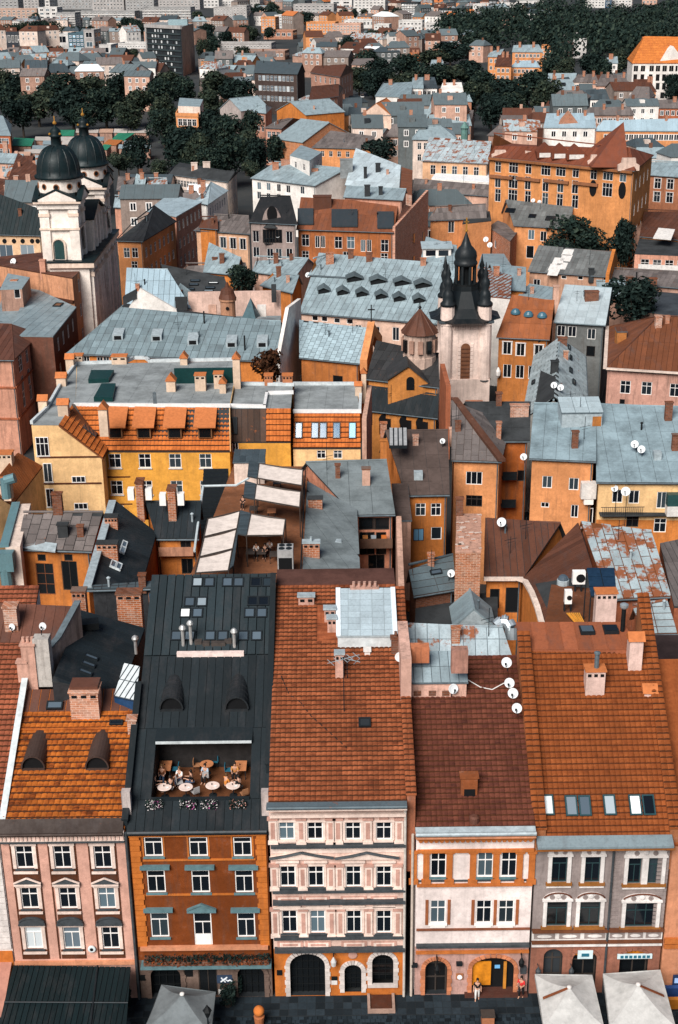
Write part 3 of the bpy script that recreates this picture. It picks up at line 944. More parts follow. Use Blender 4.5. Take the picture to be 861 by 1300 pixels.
# firewall between it and the pink house
m=MB();r0=V((-21.83,Y0,13.4))
def firewall(root,X,ya,za,yb,zb,t,up,mat,cop,low=10,tiles=False):
 m=MB();m.prism([(X,ya,low),(X,yb,low),(X,yb,zb+up),(X,ya,za+up)],(t,0,0));o=m.build('firewall',mat,root)
 m=MB();m.prism([(X-.06,ya-.05,za+up+.01),(X-.06,yb,zb+up+.01),(X-.06,yb,zb+up+.12),(X-.06,ya-.05,za+up+.12)],(t+.12,0,0));m.build('coping',cop,o)
 if tiles:q=V((0,0,up+.13));cover(root,[V((X-.06,ya,za))+q,V((X+t+.06,ya,za))+q,V((X+t+.06,yb,zb))+q,V((X-.06,yb,zb))+q],.42,.42,cop,kind='tile',name='coping_tile',indiv=60,hh=.05)
 return o
firewall(h.root,-21.85,Y0+.4,13.4,83.5,18.8,.3,.35,plaster((.5,.36,.3),.9),ZINCL)
f0,fn_=h.faces['F'][0],pnormal(h.faces['F']);q=[PP(x,y,f0,fn_)+V((0,0,.12))for x,y in((-40,818),(72,818),(97,772),(-40,766))];m=MB();m.prism([p-V((0,0,.3))for p in q],(0,0,.3));m.build('upper_roof',S_BROWN,h.root);cover(h.root,q,.7,9,S_BROWN,name='roof_sheet',gap=.05,indiv=40)
q=[V((-21.8,83.4,18.7))]+[PP(x,y,f0,fn_)for x,y in((72,818),(97,772))]
for a_,b_ in zip(q,q[1:]):
 m=MB();m.prism([V((a_.x,a_.y,10)),V((b_.x,b_.y,10)),b_+V((0,0,.5)),a_+V((0,0,.5))],(.3,0,0));o=m.build('firewall',plaster((.42,.33,.29),.9),h.root);m=MB();m.prism([a_+V((-.08,0,.51)),b_+V((-.08,0,.51)),b_+V((-.08,0,.62)),a_+V((-.08,0,.62))],(.46,0,0));m.build('coping',ZINCD,o)
pxbox(h.root,'chimney',47,812,67,872,18.3,.9,plaster((.5,.47,.44),.6))
# --- pink house
h=fronthouse('townhouse','pink townhouse with brown window strips, orange tiled roof and dark green awning below',-21.8,-13.80,13.55,82.9,18.3,PINK,T_ORANGE)
pink=h
cols=[(33,81,132),(39.5,88,137),(45,93,142)]
rowsy=[(1073,1102),(1126,1153),(1176,1204)]
for r in range(3):
 for c in range(3):
  X,zb=fxz(cols[r][c],rowsy[r][1]);_,zt=fxz(cols[r][c],rowsy[r][0])
  a,u,n,L=h.wallframe(0)
  h.winuz(0,X-a.x,zb,1.12,zt-zb,'c4' if(r<2 or c==2)else 'tt',trim=ROSEL,trimw=.22,sill=SLATE,pm=GL if r<2 else GLL if(r==2 and c<2)else GL)
  # brown strip behind the trim
  if r==0:
   _,z0_=fxz(45,1217);_,z1_=fxz(33,1068)
   for s in(-1,1):fpoly(h.root,'brown_strip',[(X+s*.80,z0_),(X+s*.9,z0_),(X+s*.9,z1_),(X+s*.80,z1_)][::s],.04,DBROWN)
   fpoly(h.root,'brown_strip',[(X-.79,zt+.25),(X+.79,zt+.25),(X+.79,z1_),(X-.79,z1_)],.04,DBROWN)
   rx=X
  for q in((r==0 and(1103,1124)),(r==1 and(1155,1174)),(r==2 and(1206,1217))):
   if q:
    _,a_=fxz(45,q[1]);_,b_=fxz(45,q[0]);fpoly(h.root,'brown_strip',[(X-.79,a_),(X+.79,a_),(X+.79,b_),(X-.79,b_)],.045,DBROWN)
  if r>0:pediment(h.root,X,zt+.30,1.75,.52,SLATE,ROSEL if r==1 else SLATE,r==2)
  fband(h.root,'sill_shelf',X-.78,X+.78,zb-.36,zb-.22,.16,ROSEL)
fband(h.root,'dentil_cornice',-21.8,-13.85,fxz(80,1065)[1],fxz(80,1054)[1],.28,ROSEL)
m=MB()
for k in range(30):m.box((-21.7+k*.265,Y0-.36,fxz(80,1063)[1]),(-21.7+k*.265+.13,Y0-.28,fxz(80,1058)[1]))
m.build('dentils',ROSE,h.root)
fband(h.root,'cornice',-21.8,-13.85,fxz(80,1067)[1],fxz(80,1065.2)[1],.34,SLATE)
fband(h.root,'string_course',-21.8,-13.85,fxz(90,1223)[1],fxz(90,1219)[1],.2,ORPALE)
m=MB();m.prism([(-21.85,Y0-.45,13.5),(-21.85,Y0+.35,14.25),(-21.85,Y0+.35,13.5)],(7.95,0,0));m.tube((-21.8,Y0-.5,13.6),(-13.9,Y0-.5,13.6),.11,6)
m.build('box_gutter',sheetm((.035,.022,.018),.3,.1),h.root)
m=MB();m.tube((-13.75,Y0-.18,.2),(-13.75,Y0-.18,13.5),.1,7);m.build('downpipe',SLATE,h.root)
# house number plate
m=MB();X,Z=fxz(117,1203);m.lathe((X,Y0-.1,Z),[(.26,0),(.26,.08),(.2,.1),(.01,.1)],14,axis=(0,-1,0));m.build('round_plaque',paint((.6,.66,.68),.4,.3),h.root)
m=MB();m.lathe((X,Y0-.2,Z),[(.12,0),(.12,.02),(.01,.03)],10,axis=(0,-1,0));m.build('plaque_emblem',BLACK,h.root)
# roof: tiles below, brown sheets above
F=h.faces['F'];n=pnormal(F)
def onF(hh,x,y):p=hh.faces['F'];return PP(x,y,p0_[hh.root.name],n_[hh.root.name])
p0_={};n_={}
def regF(hh):p0_[hh.root.name]=hh.faces['F'][0].copy();n_[hh.root.name]=pnormal(hh.faces['F'])
regF(h)
tb=onF(h,90,904);ta=onF(h,90,1030);k0,k1=F[0],F[1];up=(F[3]-F[0]);ky=lambda Y:(Y-F[0].y)/(F[3].y-F[0].y)
at=lambda X,Y:V((X,Y,F[0].z+up.z*ky(Y)))
h.faces={'F':[at(-21.8,Y0-.02),at(-13.8,Y0-.02),at(-13.8,tb.y),at(-21.8,tb.y)],'F2':[at(-21.8,tb.y),at(-13.8,tb.y),at(-13.8,82.9),at(-21.8,82.9)]}
h.cover('F',.37,.44,T_ORANGE,kind='tile',name='roof_tile',indiv=300,hh=.05,jit=.03,stagger=True)
h.cover('F2',.62,2.0,S_BROWN,name='roof_sheet',gap=.05)
q=MB();yr=onF(h,90,927);q.tube(at(-21.6,yr.y)+V((0,0,.1)),at(-13.9,yr.y)+V((0,0,.1)),.11,6);q.build('ridge_cap',T_ORANGE,h.root)
def barrel(h,x,y0,y1,wpx,mat,ribs=0,open_=True,face='F',name='dormer'):
 """round-backed dormer lying down the roof between photo rows y0 and y1"""
 a=h.roofpt(x,y1,face);b=h.roofpt(x,y0,face);w=wpx*mpp(a);r=w/2
 fr=a+V((0,-.1,0));bk=V((a.x,b.y+.5,a.z+r*.7))
 m=MB();n=12;vs=[]
 for P_,k in((fr,1),(bk,1)):
  for i in range(n+1):t=math.pi*i/n;vs.append((P_.x+math.cos(t)*r,P_.y,fr.z+.25+math.sin(t)*r*1.15+(0 if P_ is fr else r*.5)))
 f=[(i,i+1,n+2+i,n+1+i)for i in range(n)]
 m.add(vs,f)
 for s in(0,n):m.add([vs[s],vs[n+1+s],(vs[n+1+s][0],vs[n+1+s][1],fr.z-1),(vs[s][0],vs[s][1],fr.z-1)],[(0,1,2,3)])
 o=m.build(name,mat,h.root)
 m=MB()
 for i in range(n):
  p,q=V(vs[i]),V(vs[i+1]);m.tube(p,q,.07,4)
 for k in range(ribs):
  f_=(k+1)/(ribs+1)
  for i in range(n):m.tube(V(vs[i]).lerp(V(vs[n+1+i]),f_),V(vs[i+1]).lerp(V(vs[n+2+i]),f_),.035,4)
 m.build('rim',mat,o)
 m=MB();m.add([(v[0]*.92+a.x*.08,fr.y+.12,v[2]-.03)for v in vs[:n+1]]+[(a.x-r*.92,fr.y+.12,fr.z-.2),(a.x+r*.92,fr.y+.12,fr.z-.2)],[tuple(range(n+1))+(n+1,n+2)])
 m.build('opening',OPENING,o)
 m=MB();m.box((a.x-r,fr.y+.02,fr.z-.15),(a.x+r,fr.y+.12,fr.z+.18));m.build('sill',mat,o)
 return o
fdone(h)
BAR=sheetm((.06,.038,.032),.25,.15,.5,.2)
for x in(43,124):barrel(h,x,932,978,29,BAR)
h.chim(91,880,127,915,1.3,brickm((.55,.24,.14),(.6,.42,.34),.7),holes=3,label='wide pale brick chimney with three smoke holes')
pxbox(h.root,'chimney_head',89,872,125,884,18.9,1.3,S_BROWN)
h.skylight(70,897,1.1,.65,'F2');h.skylight(148,919,.9,.4,'F',pm=GL)
# --- brown and orange house with the roof terrace
h=fronthouse('townhouse','burnt orange and brown townhouse under a black sheet roof with a sunken roof terrace',-13.64,-4.80,13.6,91.1,23.0,BRNF,S_BLACK,bands=[(0,3.3,STONEG,(0,))])
brown=h;regF(h);F=h.faces['F'];up=F[3]-F[0];ky=lambda Y:(Y-F[0].y)/(F[3].y-F[0].y)
at=lambda X,Y:V((X,Y,F[0].z+up.z*ky(Y)))
pa=onF(h,190,1016);pb=onF(h,317,1016);pc=onF(h,255,925)
X0,X1,Ya,Yb=pa.x+.1,pb.x,pa.y,pc.y
L_,R_=-13.7,-4.72
h.faces={'F':[at(L_,Y0-.3),at(R_,Y0-.3),at(R_,Ya),at(L_,Ya)],'F2':[at(L_,Ya),at(X0,Ya),at(X0,Yb),at(L_,Yb)],'F3':[at(X1,Ya),at(R_,Ya),at(R_,Yb),at(X1,Yb)],'F4':[at(L_,Yb),at(R_,Yb),at(R_,91.1),at(L_,91.1)]}
for k_ in('F','F2','F3'):h.cover(k_,.56,6,S_BLACK,indiv=40,gap=.04,th=.04,jit=.015)
ym=onF(h,265,833).y;h.faces['F4']=[at(L_,Yb),at(R_,Yb),at(R_,ym),at(L_,ym)];h.faces['F5']=[at(L_,ym),at(R_,ym),at(R_,91.1),at(L_,91.1)]
h.cover('F4',.56,6,S_BLACK,indiv=60,gap=.05,th=.04,jit=.015);h.cover('F5',.6,6,sheetm((.020,.031,.037),.25,0,.55,.05,.3),indiv=60,gap=.06,th=.05,lift=.12)
zf=at(0,Ya).z-.75
rows=[(1063,1087),(1105,1133),(1159,1189.5)]
cx3=[(195.8,252.7,308.4),(199.5,255.7,310.7),(204,259,313.3)]
a,u,n,L=h.wallframe(0)
for r in range(3):
 for c in range(3):
  door=r==2 and c==1
  X,zb=fxz(cx3[r][c],1201 if door else rows[r][1]);_,zt=fxz(cx3[r][c],rows[r][0])
  o=h.winuz(0,X-a.x,zb,1.17,zt-zb,'tt',sill=None if door else TEALS,name='window')
  if door:
   m=MB();m.box((X-.5,Y0+.04,zb+.02),(X+.5,Y0+.09,zb+.95));m.build('balcony_door_panel',WHITE,h.root)
  if r>0:
   if door:pediment(h.root,X,zt+.25,1.9,.55,TEALS,TEALS)
   else:fband(h.root,'lintel_shelf',X-.95,X+.95,zt+.22,zt+.45,.3,TEALS)
  elif True:fband(h.root,'window_panel',X-.72,X-.62,zb-.1,zt+.2,.04,ORANGEF);fband(h.root,'window_panel',X+.62,X+.72,zb-.1,zt+.2,.04,ORANGEF)
zq=fxz(255,1200)[1];k=0
while zq<13.1:
 for xs,s in((-13.55,1),(-4.9,-1)):
  e=.68 if k%2 else .60
  m=MB();m.box((min(xs,xs+s*e),Y0-.1,zq),(max(xs,xs+s*e),Y0+.01,zq+.37));m.build('quoin',ORANGEF,h.root)
 zq+=.42;k+=1
for yy_ in(1090,1134):fband(h.root,'string_course',-12.8,-5.6,fxz(255,yy_+2)[1],fxz(255,yy_)[1],.08,ORANGEF)
fband(h.root,'frieze',-13.6,-4.85,13.1,13.55,.14,ORANGEF)
m=MB();m.tube((-13.6,Y0-.42,13.62),(-4.8,Y0-.42,13.62),.1,6);m.build('gutter',SLATE,h.root)
fband(h.root,'cornice',-13.4,-5.0,fxz(255,1203)[1],fxz(255,1199.5)[1],.3,ORPALE)
# long planter of autumn foliage above the ground floor
zb_=fxz(255,1218)[1]
m=MB();m.box((-13.2,Y0-.62,zb_),(-4.95,Y0,zb_+.32));o=m.build('window_box',BRICKD,h.root)
def leaves(name,root,cx,cy,cz,rx,ry,rz,n,l,mat):
 m=MB();r=random.Random(int(cx*100)+n)
 for i in range(n):
  p=V((cx+r.uniform(-1,1)*rx,cy+r.uniform(-1,1)*ry,cz+r.uniform(-1,1)*rz));nn=V((r.gauss(0,1),r.gauss(-.5,1),r.gauss(.5,1))).normalized();a_=nn.orthogonal().normalized();b_=nn.cross(a_);q=l*r.uniform(.6,1.3)
  m.add([p-a_*q,p-b_*q*.7,p+a_*q,p+b_*q*.7],[(0,1,2,3)])
 return m.build(name,mat,root)
RUST=leafm((.14,.035,.012),(.28,.075,.02))
tag(leaves('foliage',h.root,-9.0,Y0-.5,zb_+.45,4.1,.25,.25,900,.09,LEAF[2]),kind='stuff');tag(leaves('autumn_foliage',h.root,-9.0,Y0-.6,zb_+.3,4.1,.2,.25,500,.07,RUST),kind='stuff')
fband(h.root,'ledge',-13.4,-4.8,zb_-.16,zb_-.02,.8,TEALS)
# ground floor
def px_arch(h,x,ytop,ybot,wpx,rise,**k):
 X,zt=fxz(x,ytop);_,zb=fxz(x,ybot);zb=max(.16,zb);w_=wpx/19.1
 return X,zb,w_,zt-zb,arch_open(h,X,zb,w_,zt-zb,rise,None,**k)
for x,yt,yb,wp in((209.5,1226,1268,38),(318,1225,1266,34)):
 X,zb,w_,ht,(f,m,d,zs)=px_arch(h,x,yt,yb,wp,.75,vous=True,vmat=STONEG,nv=9)
 o=m.build('arched_door',GLK,h.root);bars(o,'glazing_bars',X,zb,w_-.1,ht-.1,d,4,3,BLACK)
X,z=fxz(239.5,1232);fpoly(h.root,'niche',[(X-.28,z-.5),(X+.28,z-.5),(X+.28,z+.35),(X,z+.6),(X-.28,z+.35)],.03,OPENING)
X,zt=fxz(263.5,1229);h.winuz(0,X-a.x,.2,1.25,zt-.2,'c2',fm=DARKF,pm=GLK,name='door')
X,Z=fxz(287,1242.5);m=MB();SIGNW=paint((.75,.8,.85),.5,.1)
m.tube((X-.34,Y0-.1,Z-.18),(X+.1,Y0-.1,Z+.2),.045,4);m.tube((X-.3,Y0-.1,Z+.16),(X-.02,Y0-.1,Z-.2),.045,4);m.path([(X-.02,Y0-.1,Z+.02),(X+.14,Y0-.1,Z-.12),(X+.28,Y0-.1,Z-.02),(X+.42,Y0-.1,Z-.16)],.04)
m.build('wall_sign',SIGNW,h.root)
m=MB();m.box((X-.6,Y0-.06,Z-.33),(X+.6,Y0+.01,Z+.32));m.build('sign_board',paint((.03,.05,.09),.5,.2),h.root)
X,Z=fxz(282,1258);m=MB();m.box((X-.22,Y0-.12,Z-.2),(X+.22,Y0-.05,Z+.2));m.build('menu_board',paint((.7,.7,.68),.5,.2),h.root)
X,Z=fxz(181,1241);m=MB();m.box((X-.2,Y0-.06,Z-.22),(X+.2,Y0+.01,Z+.22));m.build('plaque',BLACK,h.root)
fdone(h)
# terrace: floor, walls, doors, parapet
X0i,X1i=X0,X1
TERF=bitumen((.13,.05,.022),.5)
m=MB();m.box((X0,Ya-.05,zf-.2),(X1,Yb+.3,zf));m.build('terrace_floor',TERF,h.root)
m=MB()
for X in(X0,X1):m.prism([(X,Ya,zf),(X,Yb+.3,zf),(X,Yb+.3,at(0,Yb).z),(X,Ya,at(0,Ya).z)],(-.12 if X==X0 else .12,0,0))
m.box((X0,Yb+.3,zf),(X1,Yb+.42,at(0,Yb).z+.1));m.build('terrace_wall',paint((.022,.02,.02),.7,.4),h.root)
m=MB();m.box((X0,Ya-.12,zf-.2),(X1,Ya+.06,zf+.95));m.build('terrace_parapet',S_BLACK,h.root)
# header canopy over the back of the terrace
zh=at(0,Yb).z
m=MB();m.prism([(X0-.05,Yb-1.2,zh-.25),(X0-.05,Yb+.1,zh+.1),(X0-.05,Yb+.1,zh-.05),(X0-.05,Yb-1.2,zh-.38)],(X1-X0+.1,0,0));m.build('terrace_canopy',S_BLACK,h.root)
m=MB();m.box((X0,Yb-1.26,zh-.40),(X1,Yb-1.2,zh-.22));m.build('canopy_edge',ZINCL,h.root)
for x in(218,301):barrel(h,x,851,903,29,sheetm((.026,.028,.031),.2),6,face='F4')
# beam and vents across the roof
b0=h.roofpt(225,832,'F4');b1=h.roofpt(310,830,'F4')
m=MB();m.box((b0.x,b0.y-.2,b0.z-.1),(b1.x,b0.y+.1,b0.z+.28));m.build('roof_beam',paint((.72,.58,.54),.6,.3),h.root)
for x,y0_,y1_ in((233,798,822),(243,792,820),(298,802,824)):
 q=h.roofpt(x,y1_,'F4');t=PY(x,y0_,q.y).z
 m=MB();m.tube(q-V((0,0,.2)),(q.x,q.y,t),.12,8);m.lathe((q.x,q.y,t-.1),[(.2,0),(.26,.12),(.2,.26),(.1,.36)],10);m.build('vent_pipe',paint((.55,.55,.54),.35,.3,.6),h.root)
for x,y in((252,816),(262,818),(273,818),(282,818),(290,815)):
 q=h.roofpt(x,y+3,'F4');m=MB();m.box((q.x-.25,q.y-.15,q.z-.1),(q.x+.25,q.y+.3,q.z+.35));m.build('vent_box',paint((.06,.05,.045),.5,.4),h.root)
for x,y in((251,741),(266,741),(289,741),(303,741),(241,766),(256.5,766),(235.5,780),(251,780),(317,780),(332.5,780),(224,809),(241,809),(267,809),(283,809),(309,809),(326,809)):h.skylight(x,y,.78,.85,'F4')
for x,y in((325,741),(340,741),(321,765),(335,765)):h.skylight(x,y,.78,.85,'F4',pm=GL)
pxbox(h.root,'hatch',214,752,224,762,21.2,.5,OFFW);pxbox(h.root,'roof_cabinet',343,801,349,816,18.9,.5,OFFW)
firewall(h.root,-13.95,Y0+.2,13.7,82.5,18.5,.3,.45,S_BLACK,S_BLACK)
firewall(h.root,-4.95,Y0+3.4,15.6,90.5,22.8,.28,.5,S_BLACK,S_BLACK)
h.chim(163,915,174,936,.6,BRICKP,z=16.5)
for x0_,x1_ in((157,168),(333,342)):pxbox(h.root,'end_pier',x0_,1006,x1_,1048,13.3,.5,plaster((.55,.48,.46),.6))
# --- ornate rose house
XA,XB=-4.66,4.02
h=fronthouse('townhouse','ornate rose stucco townhouse with pilasters, orange arched ground floor and red tiled roof',XA,XB,15.5,90.6,22.3,ROSE,T_RED,bands=[(0,4.1,ORANGEF,(0,))])
orn=h;regF(h);F=h.faces['F'];up=F[3]-F[0];ky=lambda Y:(Y-F[0].y)/(F[3].y-F[0].y)
a,u,n,L=h.wallframe(0)
rows=[(1043,1066),(1098.7,1125.4),(1155,1184)]
ocx=[(364.4,400.4,448.5,487.3),(366,401.6,449,487.5),(368.3,403.8,449.6,487.5)]
for r in range(3):
 for c in range(4):
  X,zb=fxz(ocx[r][c],rows[r][1]);_,zt=fxz(ocx[r][c],rows[r][0])
  h.winuz(0,X-a.x,zb,1.0,zt-zb,'c4',trim=ROSEL,trimw=.16,sill=SLATE if r else ROSEL)
  if r==0:
   q=[(X+.3*math.cos(t),zt+.2+.3*math.sin(t))for t in[math.pi*k/8 for k in range(9)]];fpoly(h.root,'keystone_ornament',q,.1,ROSED)
  else:
   zq=zb-1.0 if r==1 else zb-.95
   for(w_,h_,o_,mt)in((.85,.5,.05,ROSED),(.68,.33,.07,ROSEL),(.5,.17,.09,ROSED)):fpoly(h.root,'apron_panel',[(X-w_,zq-h_/2),(X+w_,zq-h_/2),(X+w_,zq+h_/2),(X-w_,zq+h_/2)],o_,mt)
   fband(h.root,'window_cornice',X-.75,X+.75,zt+.3,zt+.42,.2,ROSEL)
def pil(x,y0,y1,w_,mat=ROSEL,cap=True,out=.13):
 X,zt=fxz(x,y0);_,zb=fxz(x,y1)
 fband(h.root,'pilaster',X-w_/2,X+w_/2,zb,zt,out,mat)
 if cap:
  fband(h.root,'capital',X-w_/2-.08,X+w_/2+.08,zt+.003,zt+.18,out+.07,ROSED);fband(h.root,'pilaster_base',X-w_/2-.06,X+w_/2+.06,zb-.2,zb-.003,out+.06,mat)
 fband(h.root,'pilaster_panel',X-w_/4,X+w_/4,zb+.2,zt-.2,out+.02,ROSED)
for x in(346,382,419.5,429,467,507):pil(x,1040,1067,.52)
for x in(348,384,420,431,468,505):pil(x,1099,1126,.50)
for x in(349,385,421,432,468,505):pil(x,1155,1186,.50)
for y0_,y1_,o_,mt in((1030.5,1034,.35,ROSEL),(1070,1073,.35,SLATE),(1074,1082,.06,ROSEL),(1128,1130.5,.3,SLATE),(1141,1144.5,.38,SLATE),(1150,1152,.2,ROSEL),(1187,1190,.28,SLATE),(1201,1204.5,.42,SLATE),(1019,1021,.42,ROSEL)):
 fband(h.root,'cornice',XA+.08,XB-.03,fxz(430,y1_)[1],fxz(430,y0_)[1],o_,mt)
for xc,w_ in((383,82),(466,82)):
 X,z=fxz(xc,1089);w_/=20.
 fpoly(h.root,'pediment',[(X-w_/2,z),(X+w_/2,z),(X+w_/2,z+.1),(X,z+.52),(X-w_/2,z+.1)],.22,ROSEL)
 m=MB();m.path([(X-w_/2,Y0-.28,z+.14),(X-w_*.25,Y0-.28,z+.32),(X,Y0-.28,z+.58),(X+w_*.25,Y0-.28,z+.32),(X+w_/2,Y0-.28,z+.14)],.1,5);m.build('pediment_moulding',SLATE,h.root)
_,zf1=fxz(430,1029.5);_,zf2=fxz(430,1021.5)
k=0
for x,w_ in((345,6),(364,22),(399,22),(418,7),(428,7),(448,22),(487,22),(507,7)):
 X,_=fxz(x,1026);w_/=40.
 fpoly(h.root,'frieze_panel',[(X-w_,zf1+.06),(X+w_,zf1+.06),(X+w_,zf2-.06),(X-w_,zf2-.06)],.06,ROSED)
 w_*=.72;fpoly(h.root,'frieze_scroll',[(X+w_*math.cos(t),(zf1+zf2)/2+.14*math.sin(t))for t in[6.283*q/10 for q in range(10)]],.1,ROSEL)
for x in(381.5,467.5):X,_=fxz(x,1026);fband(h.root,'attic_vent',X-.17,X+.17,zf1+.1,zf2-.1,.02,OPENING)
m=MB();m.box((XA-.1,Y0-.75,15.32),(XB+.02,Y0-.05,15.45));m.build('eaves_board',ROSEL,h.root)
m=MB();m.box((XA-.1,Y0-.8,15.46),(XB+.02,Y0-.15,15.62));m.tube((XA,Y0-.8,15.6),(XB,Y0-.8,15.6),.1,6);m.build('box_gutter',sheetm((.13,.16,.18),.3,.2),h.root)
m=MB();m.tube((XB-.06,Y0-.2,.2),(XB-.06,Y0-.2,15.3),.09,7);m.build('downpipe',paint((.5,.46,.42),.5,.3),h.root)
VST=stonem((.56,.50,.47),.2)
for x,yt,yb,wp,ri,nv in((390,1210,1263.6,44.5,1.0,15),(448,1224,1259,21.5,.5,11),(486,1211,1248.5,27,.62,11)):
 X,zb,w_,ht,(f,m,d,zs)=px_arch(h,x,yt,yb,wp,ri,vous=True,vmat=VST,nv=nv,vw=.3)
 o=m.build('arched_door' if yb>1250 else 'arched_window',GLK,h.root);bars(o,'grille',X,zb,w_-.1,ht-.15,d,6 if wp>40 else 3,5,BLACK,.04)
 if yb<1250:fband(h.root,'sill',X-w_/2-.3,X+w_/2+.3,zb-.22,zb,.18,VST)
X,Z=fxz(448,1212);m=MB();m.lathe((X,Y0-.02,Z),[(.3,0),(.3,.05),(.22,.08),(.01,.08)],14,axis=(0,-1,0));m.build('oval_plaque',ROSED,h.root)
X,Z=fxz(355,1234.5);fband(h.root,'plaque',X-.18,X+.18,Z-.2,Z+.2,.06,BLACK)
X,Z=fxz(424.5,1244);fband(h.root,'notice',X-.2,X+.2,Z-.35,Z,.07,OFFW);fband(h.root,'notice_head',X-.2,X+.2,Z+.02,Z+.3,.08,BLACK)
h.cover('F',.34,.385,T_RED,kind='tile',name='roof_tile',indiv=300,hh=.045,jit=.018,skip=lambda uu,vv:(uu>2.95 and 13.4<vv<17.0 and uu<7.75))
# flat sheet dormer roof near the ridge
q0=h.roofpt(428,824);q1=h.roofpt(504,824);q2=h.roofpt(505,760);q3=h.roofpt(424,762)
m=MB();zt=q2.z+.75
pl=[V((q0.x,q0.y,q0.z+1.0)),V((q1.x,q1.y,q0.z+1.0)),V((q1.x,q2.y+.2,zt)),V((q0.x,q2.y+.2,zt))]
m.prism([p-V((0,0,.12))for p in pl],(0,0,.12));o=m.build('dormer_roof',ZINC,h.root)
cover(h.root,pl,.8,.62,sheetm((.50,.56,.60),.10,.0,.4,.2,.25),name='dormer_sheet',indiv=80,gap=.03)
m=MB()
for s in(0,1):
 X=(q0.x+.06,q1.x-.06)[s];m.prism([(X,q0.y+.05,q0.z-.3),(X,q2.y,q2.z-.3),(X,q2.y,zt-.12),(X,q0.y+.05,q0.z+.86)],(.08,0,0))
m.box((q0.x+.06,q0.y+.02,q0.z-.3),(q1.x-.06,q0.y+.1,q0.z+.86));m.build('dormer_wall',ZINCL,o)
for y_ in(0,1):
 X=(q0.x-.05,q1.x-.28)[y_];m=MB();m.prism([pl[0]+V((X-q0.x,0,.0)),pl[0]+V((X-q0.x+.33,0,0)),pl[3]+V((X-q0.x+.33,0,0)),pl[3]+V((X-q0.x,0,0))],(0,0,.1));m.build('dormer_edge',paint((.62,.70,.76),.4,.2),o)
BRW=plaster((.60,.36,.29),.8)
for x0_,y0_,x1_,y1_ in((379,758,399,769),(412,774,426,790),(416,786,427,803),(426,831,437,862)):h.chim(x0_,y0_,x1_,y1_,.5,BRW,capm=ZINC,holes=2)
h.chim(446,748,480,759,.4,BRW,pots=5);h.chim(463,827,470,833,.4,OFFW)
h.chim(497,812,508,832,.5,BRICKD,pots=1)
h.skylight(463,919,.8,.75,pm=GLK)
fdone(h)
m=MB();q=h.E[2];m.box((XA,90.6,21.9),(XB,93.2,22.45));m.build('rear_roof',bitumen((.085,.04,.032)),h.root)
antenna(h.roofpt(437,905),4.2,'aerial with crossed rods in the middle of the rose house roof',5,1.2,.5)
antenna(h.roofpt(441,862),1.7,'low aerial beside the narrow chimney on the rose house roof',4,1.0,-.5)
firewall(h.root,XB+.04,Y0+.2,15.5,90.0,22.0,.55,.3,plaster((.36,.13,.07),.7),T_RED,tiles=True)
m=MB();m.path([h.roofpt(357,860)+V((0,0,.12)),h.roofpt(367,882)+V((0,0,.06)),h.roofpt(382,893)+V((0,0,.06)),h.roofpt(395,910)+V((0,0,.06)),h.roofpt(412,925)+V((0,0,.06)),h.roofpt(440,950)+V((0,0,.06))],.035,5);m.build('cable',BLACK,h.root)
# --- white house with orange trim
h=fronthouse('townhouse','white townhouse with orange pilasters, scalloped cornice and a dark brown tiled roof',4.66,12.23,13.45,84.6,19.6,WHT,T_DARK,bands=[(0,4.15,plaster((.50,.30,.26),.6),(0,))])
whitehouse=h;regF(h);a,u,n,L=h.wallframe(0)
for r,(yt,yb)in enumerate(((1081.5,1113),(1143,1172))):
 for x in((556.4,615.7,645.6),(555.7,613.8,642))[r]:
  X,zb=fxz(x,yb);_,zt=fxz(x,yt);h.winuz(0,X-a.x,zb,1.02,zt-zb,'c4',sill=TEALS if r==0 else WHITE)
  if r==1:
   for s in((-1,1)if x!=613.8 else(-1,)):fband(h.root,'window_jamb',X+s*.72-.1,X+s*.72+.1,zb-.1,zt+.05,.05,plaster((.36,.12,.05),.4))
  if r==1:fband(h.root,'window_apron',X-.5,X+.5,zb-.32,zb-.14,.06,WHITE)
for x in(525.5,541.5,571,601,630.5,660.5,676):
 X,zt=fxz(x,1081);_,zb=fxz(x,1117);fband(h.root,'orange_pilaster',X-.2,X+.2,zb+.1,zt-.1,.12,ORTRIM);fband(h.root,'capital',X-.3,X+.3,zt-.1,zt+.08,.16,ORTRIM);fband(h.root,'pilaster_base',X-.3,X+.3,zb-.25,zb+.1,.17,ORTRIM)
for y0_,y1_,o_,mt in((1077.5,1080.5,.2,ORTRIM),(1116.5,1118,.1,SLATE),(1121,1123.2,.22,ORTRIM),(1178,1180,.12,plaster((.25,.09,.05),.4)),(1197,1200,.3,SLATE),(1206,1208.5,.2,ORTRIM)):
 fband(h.root,'string_course',4.75,12.2,fxz(600,y1_)[1],fxz(600,y0_)[1],o_,mt)
_,zs_=fxz(600,1062);_,ze_=fxz(600,1058)
fband(h.root,'cornice',4.72,12.2,zs_-.02,13.1,.35,ORTRIM)
for k in range(22):
 X=4.95+k*.332;fpoly(h.root,'scallop',[(X-.16,zs_+.02),(X+.16,zs_+.02)][::-1]+[(X-.16+.16*(1-math.cos(t)),zs_-.26*math.sin(t))for t in[math.pi*q/6 for q in range(1,6)]],.3,ORTRIM)
m=MB();m.box((4.6,Y0-.75,13.12),(12.2,Y0,13.2));m.build('eaves_board',ORPALE,h.root)
m=MB();m.tube((4.6,Y0-.72,13.45),(12.2,Y0-.72,13.45),.13,6);m.prism([(4.6,Y0-.65,13.3),(4.6,Y0-.65,13.42),(4.6,Y0-.1,13.6)],(7.6,0,0));m.build('gutter',ZINC,h.root)
m=MB();m.tube((4.45,Y0-.15,.2),(4.45,Y0-.15,13.1),.09,7);m.build('downpipe',paint((.5,.42,.36),.5,.3),h.root)
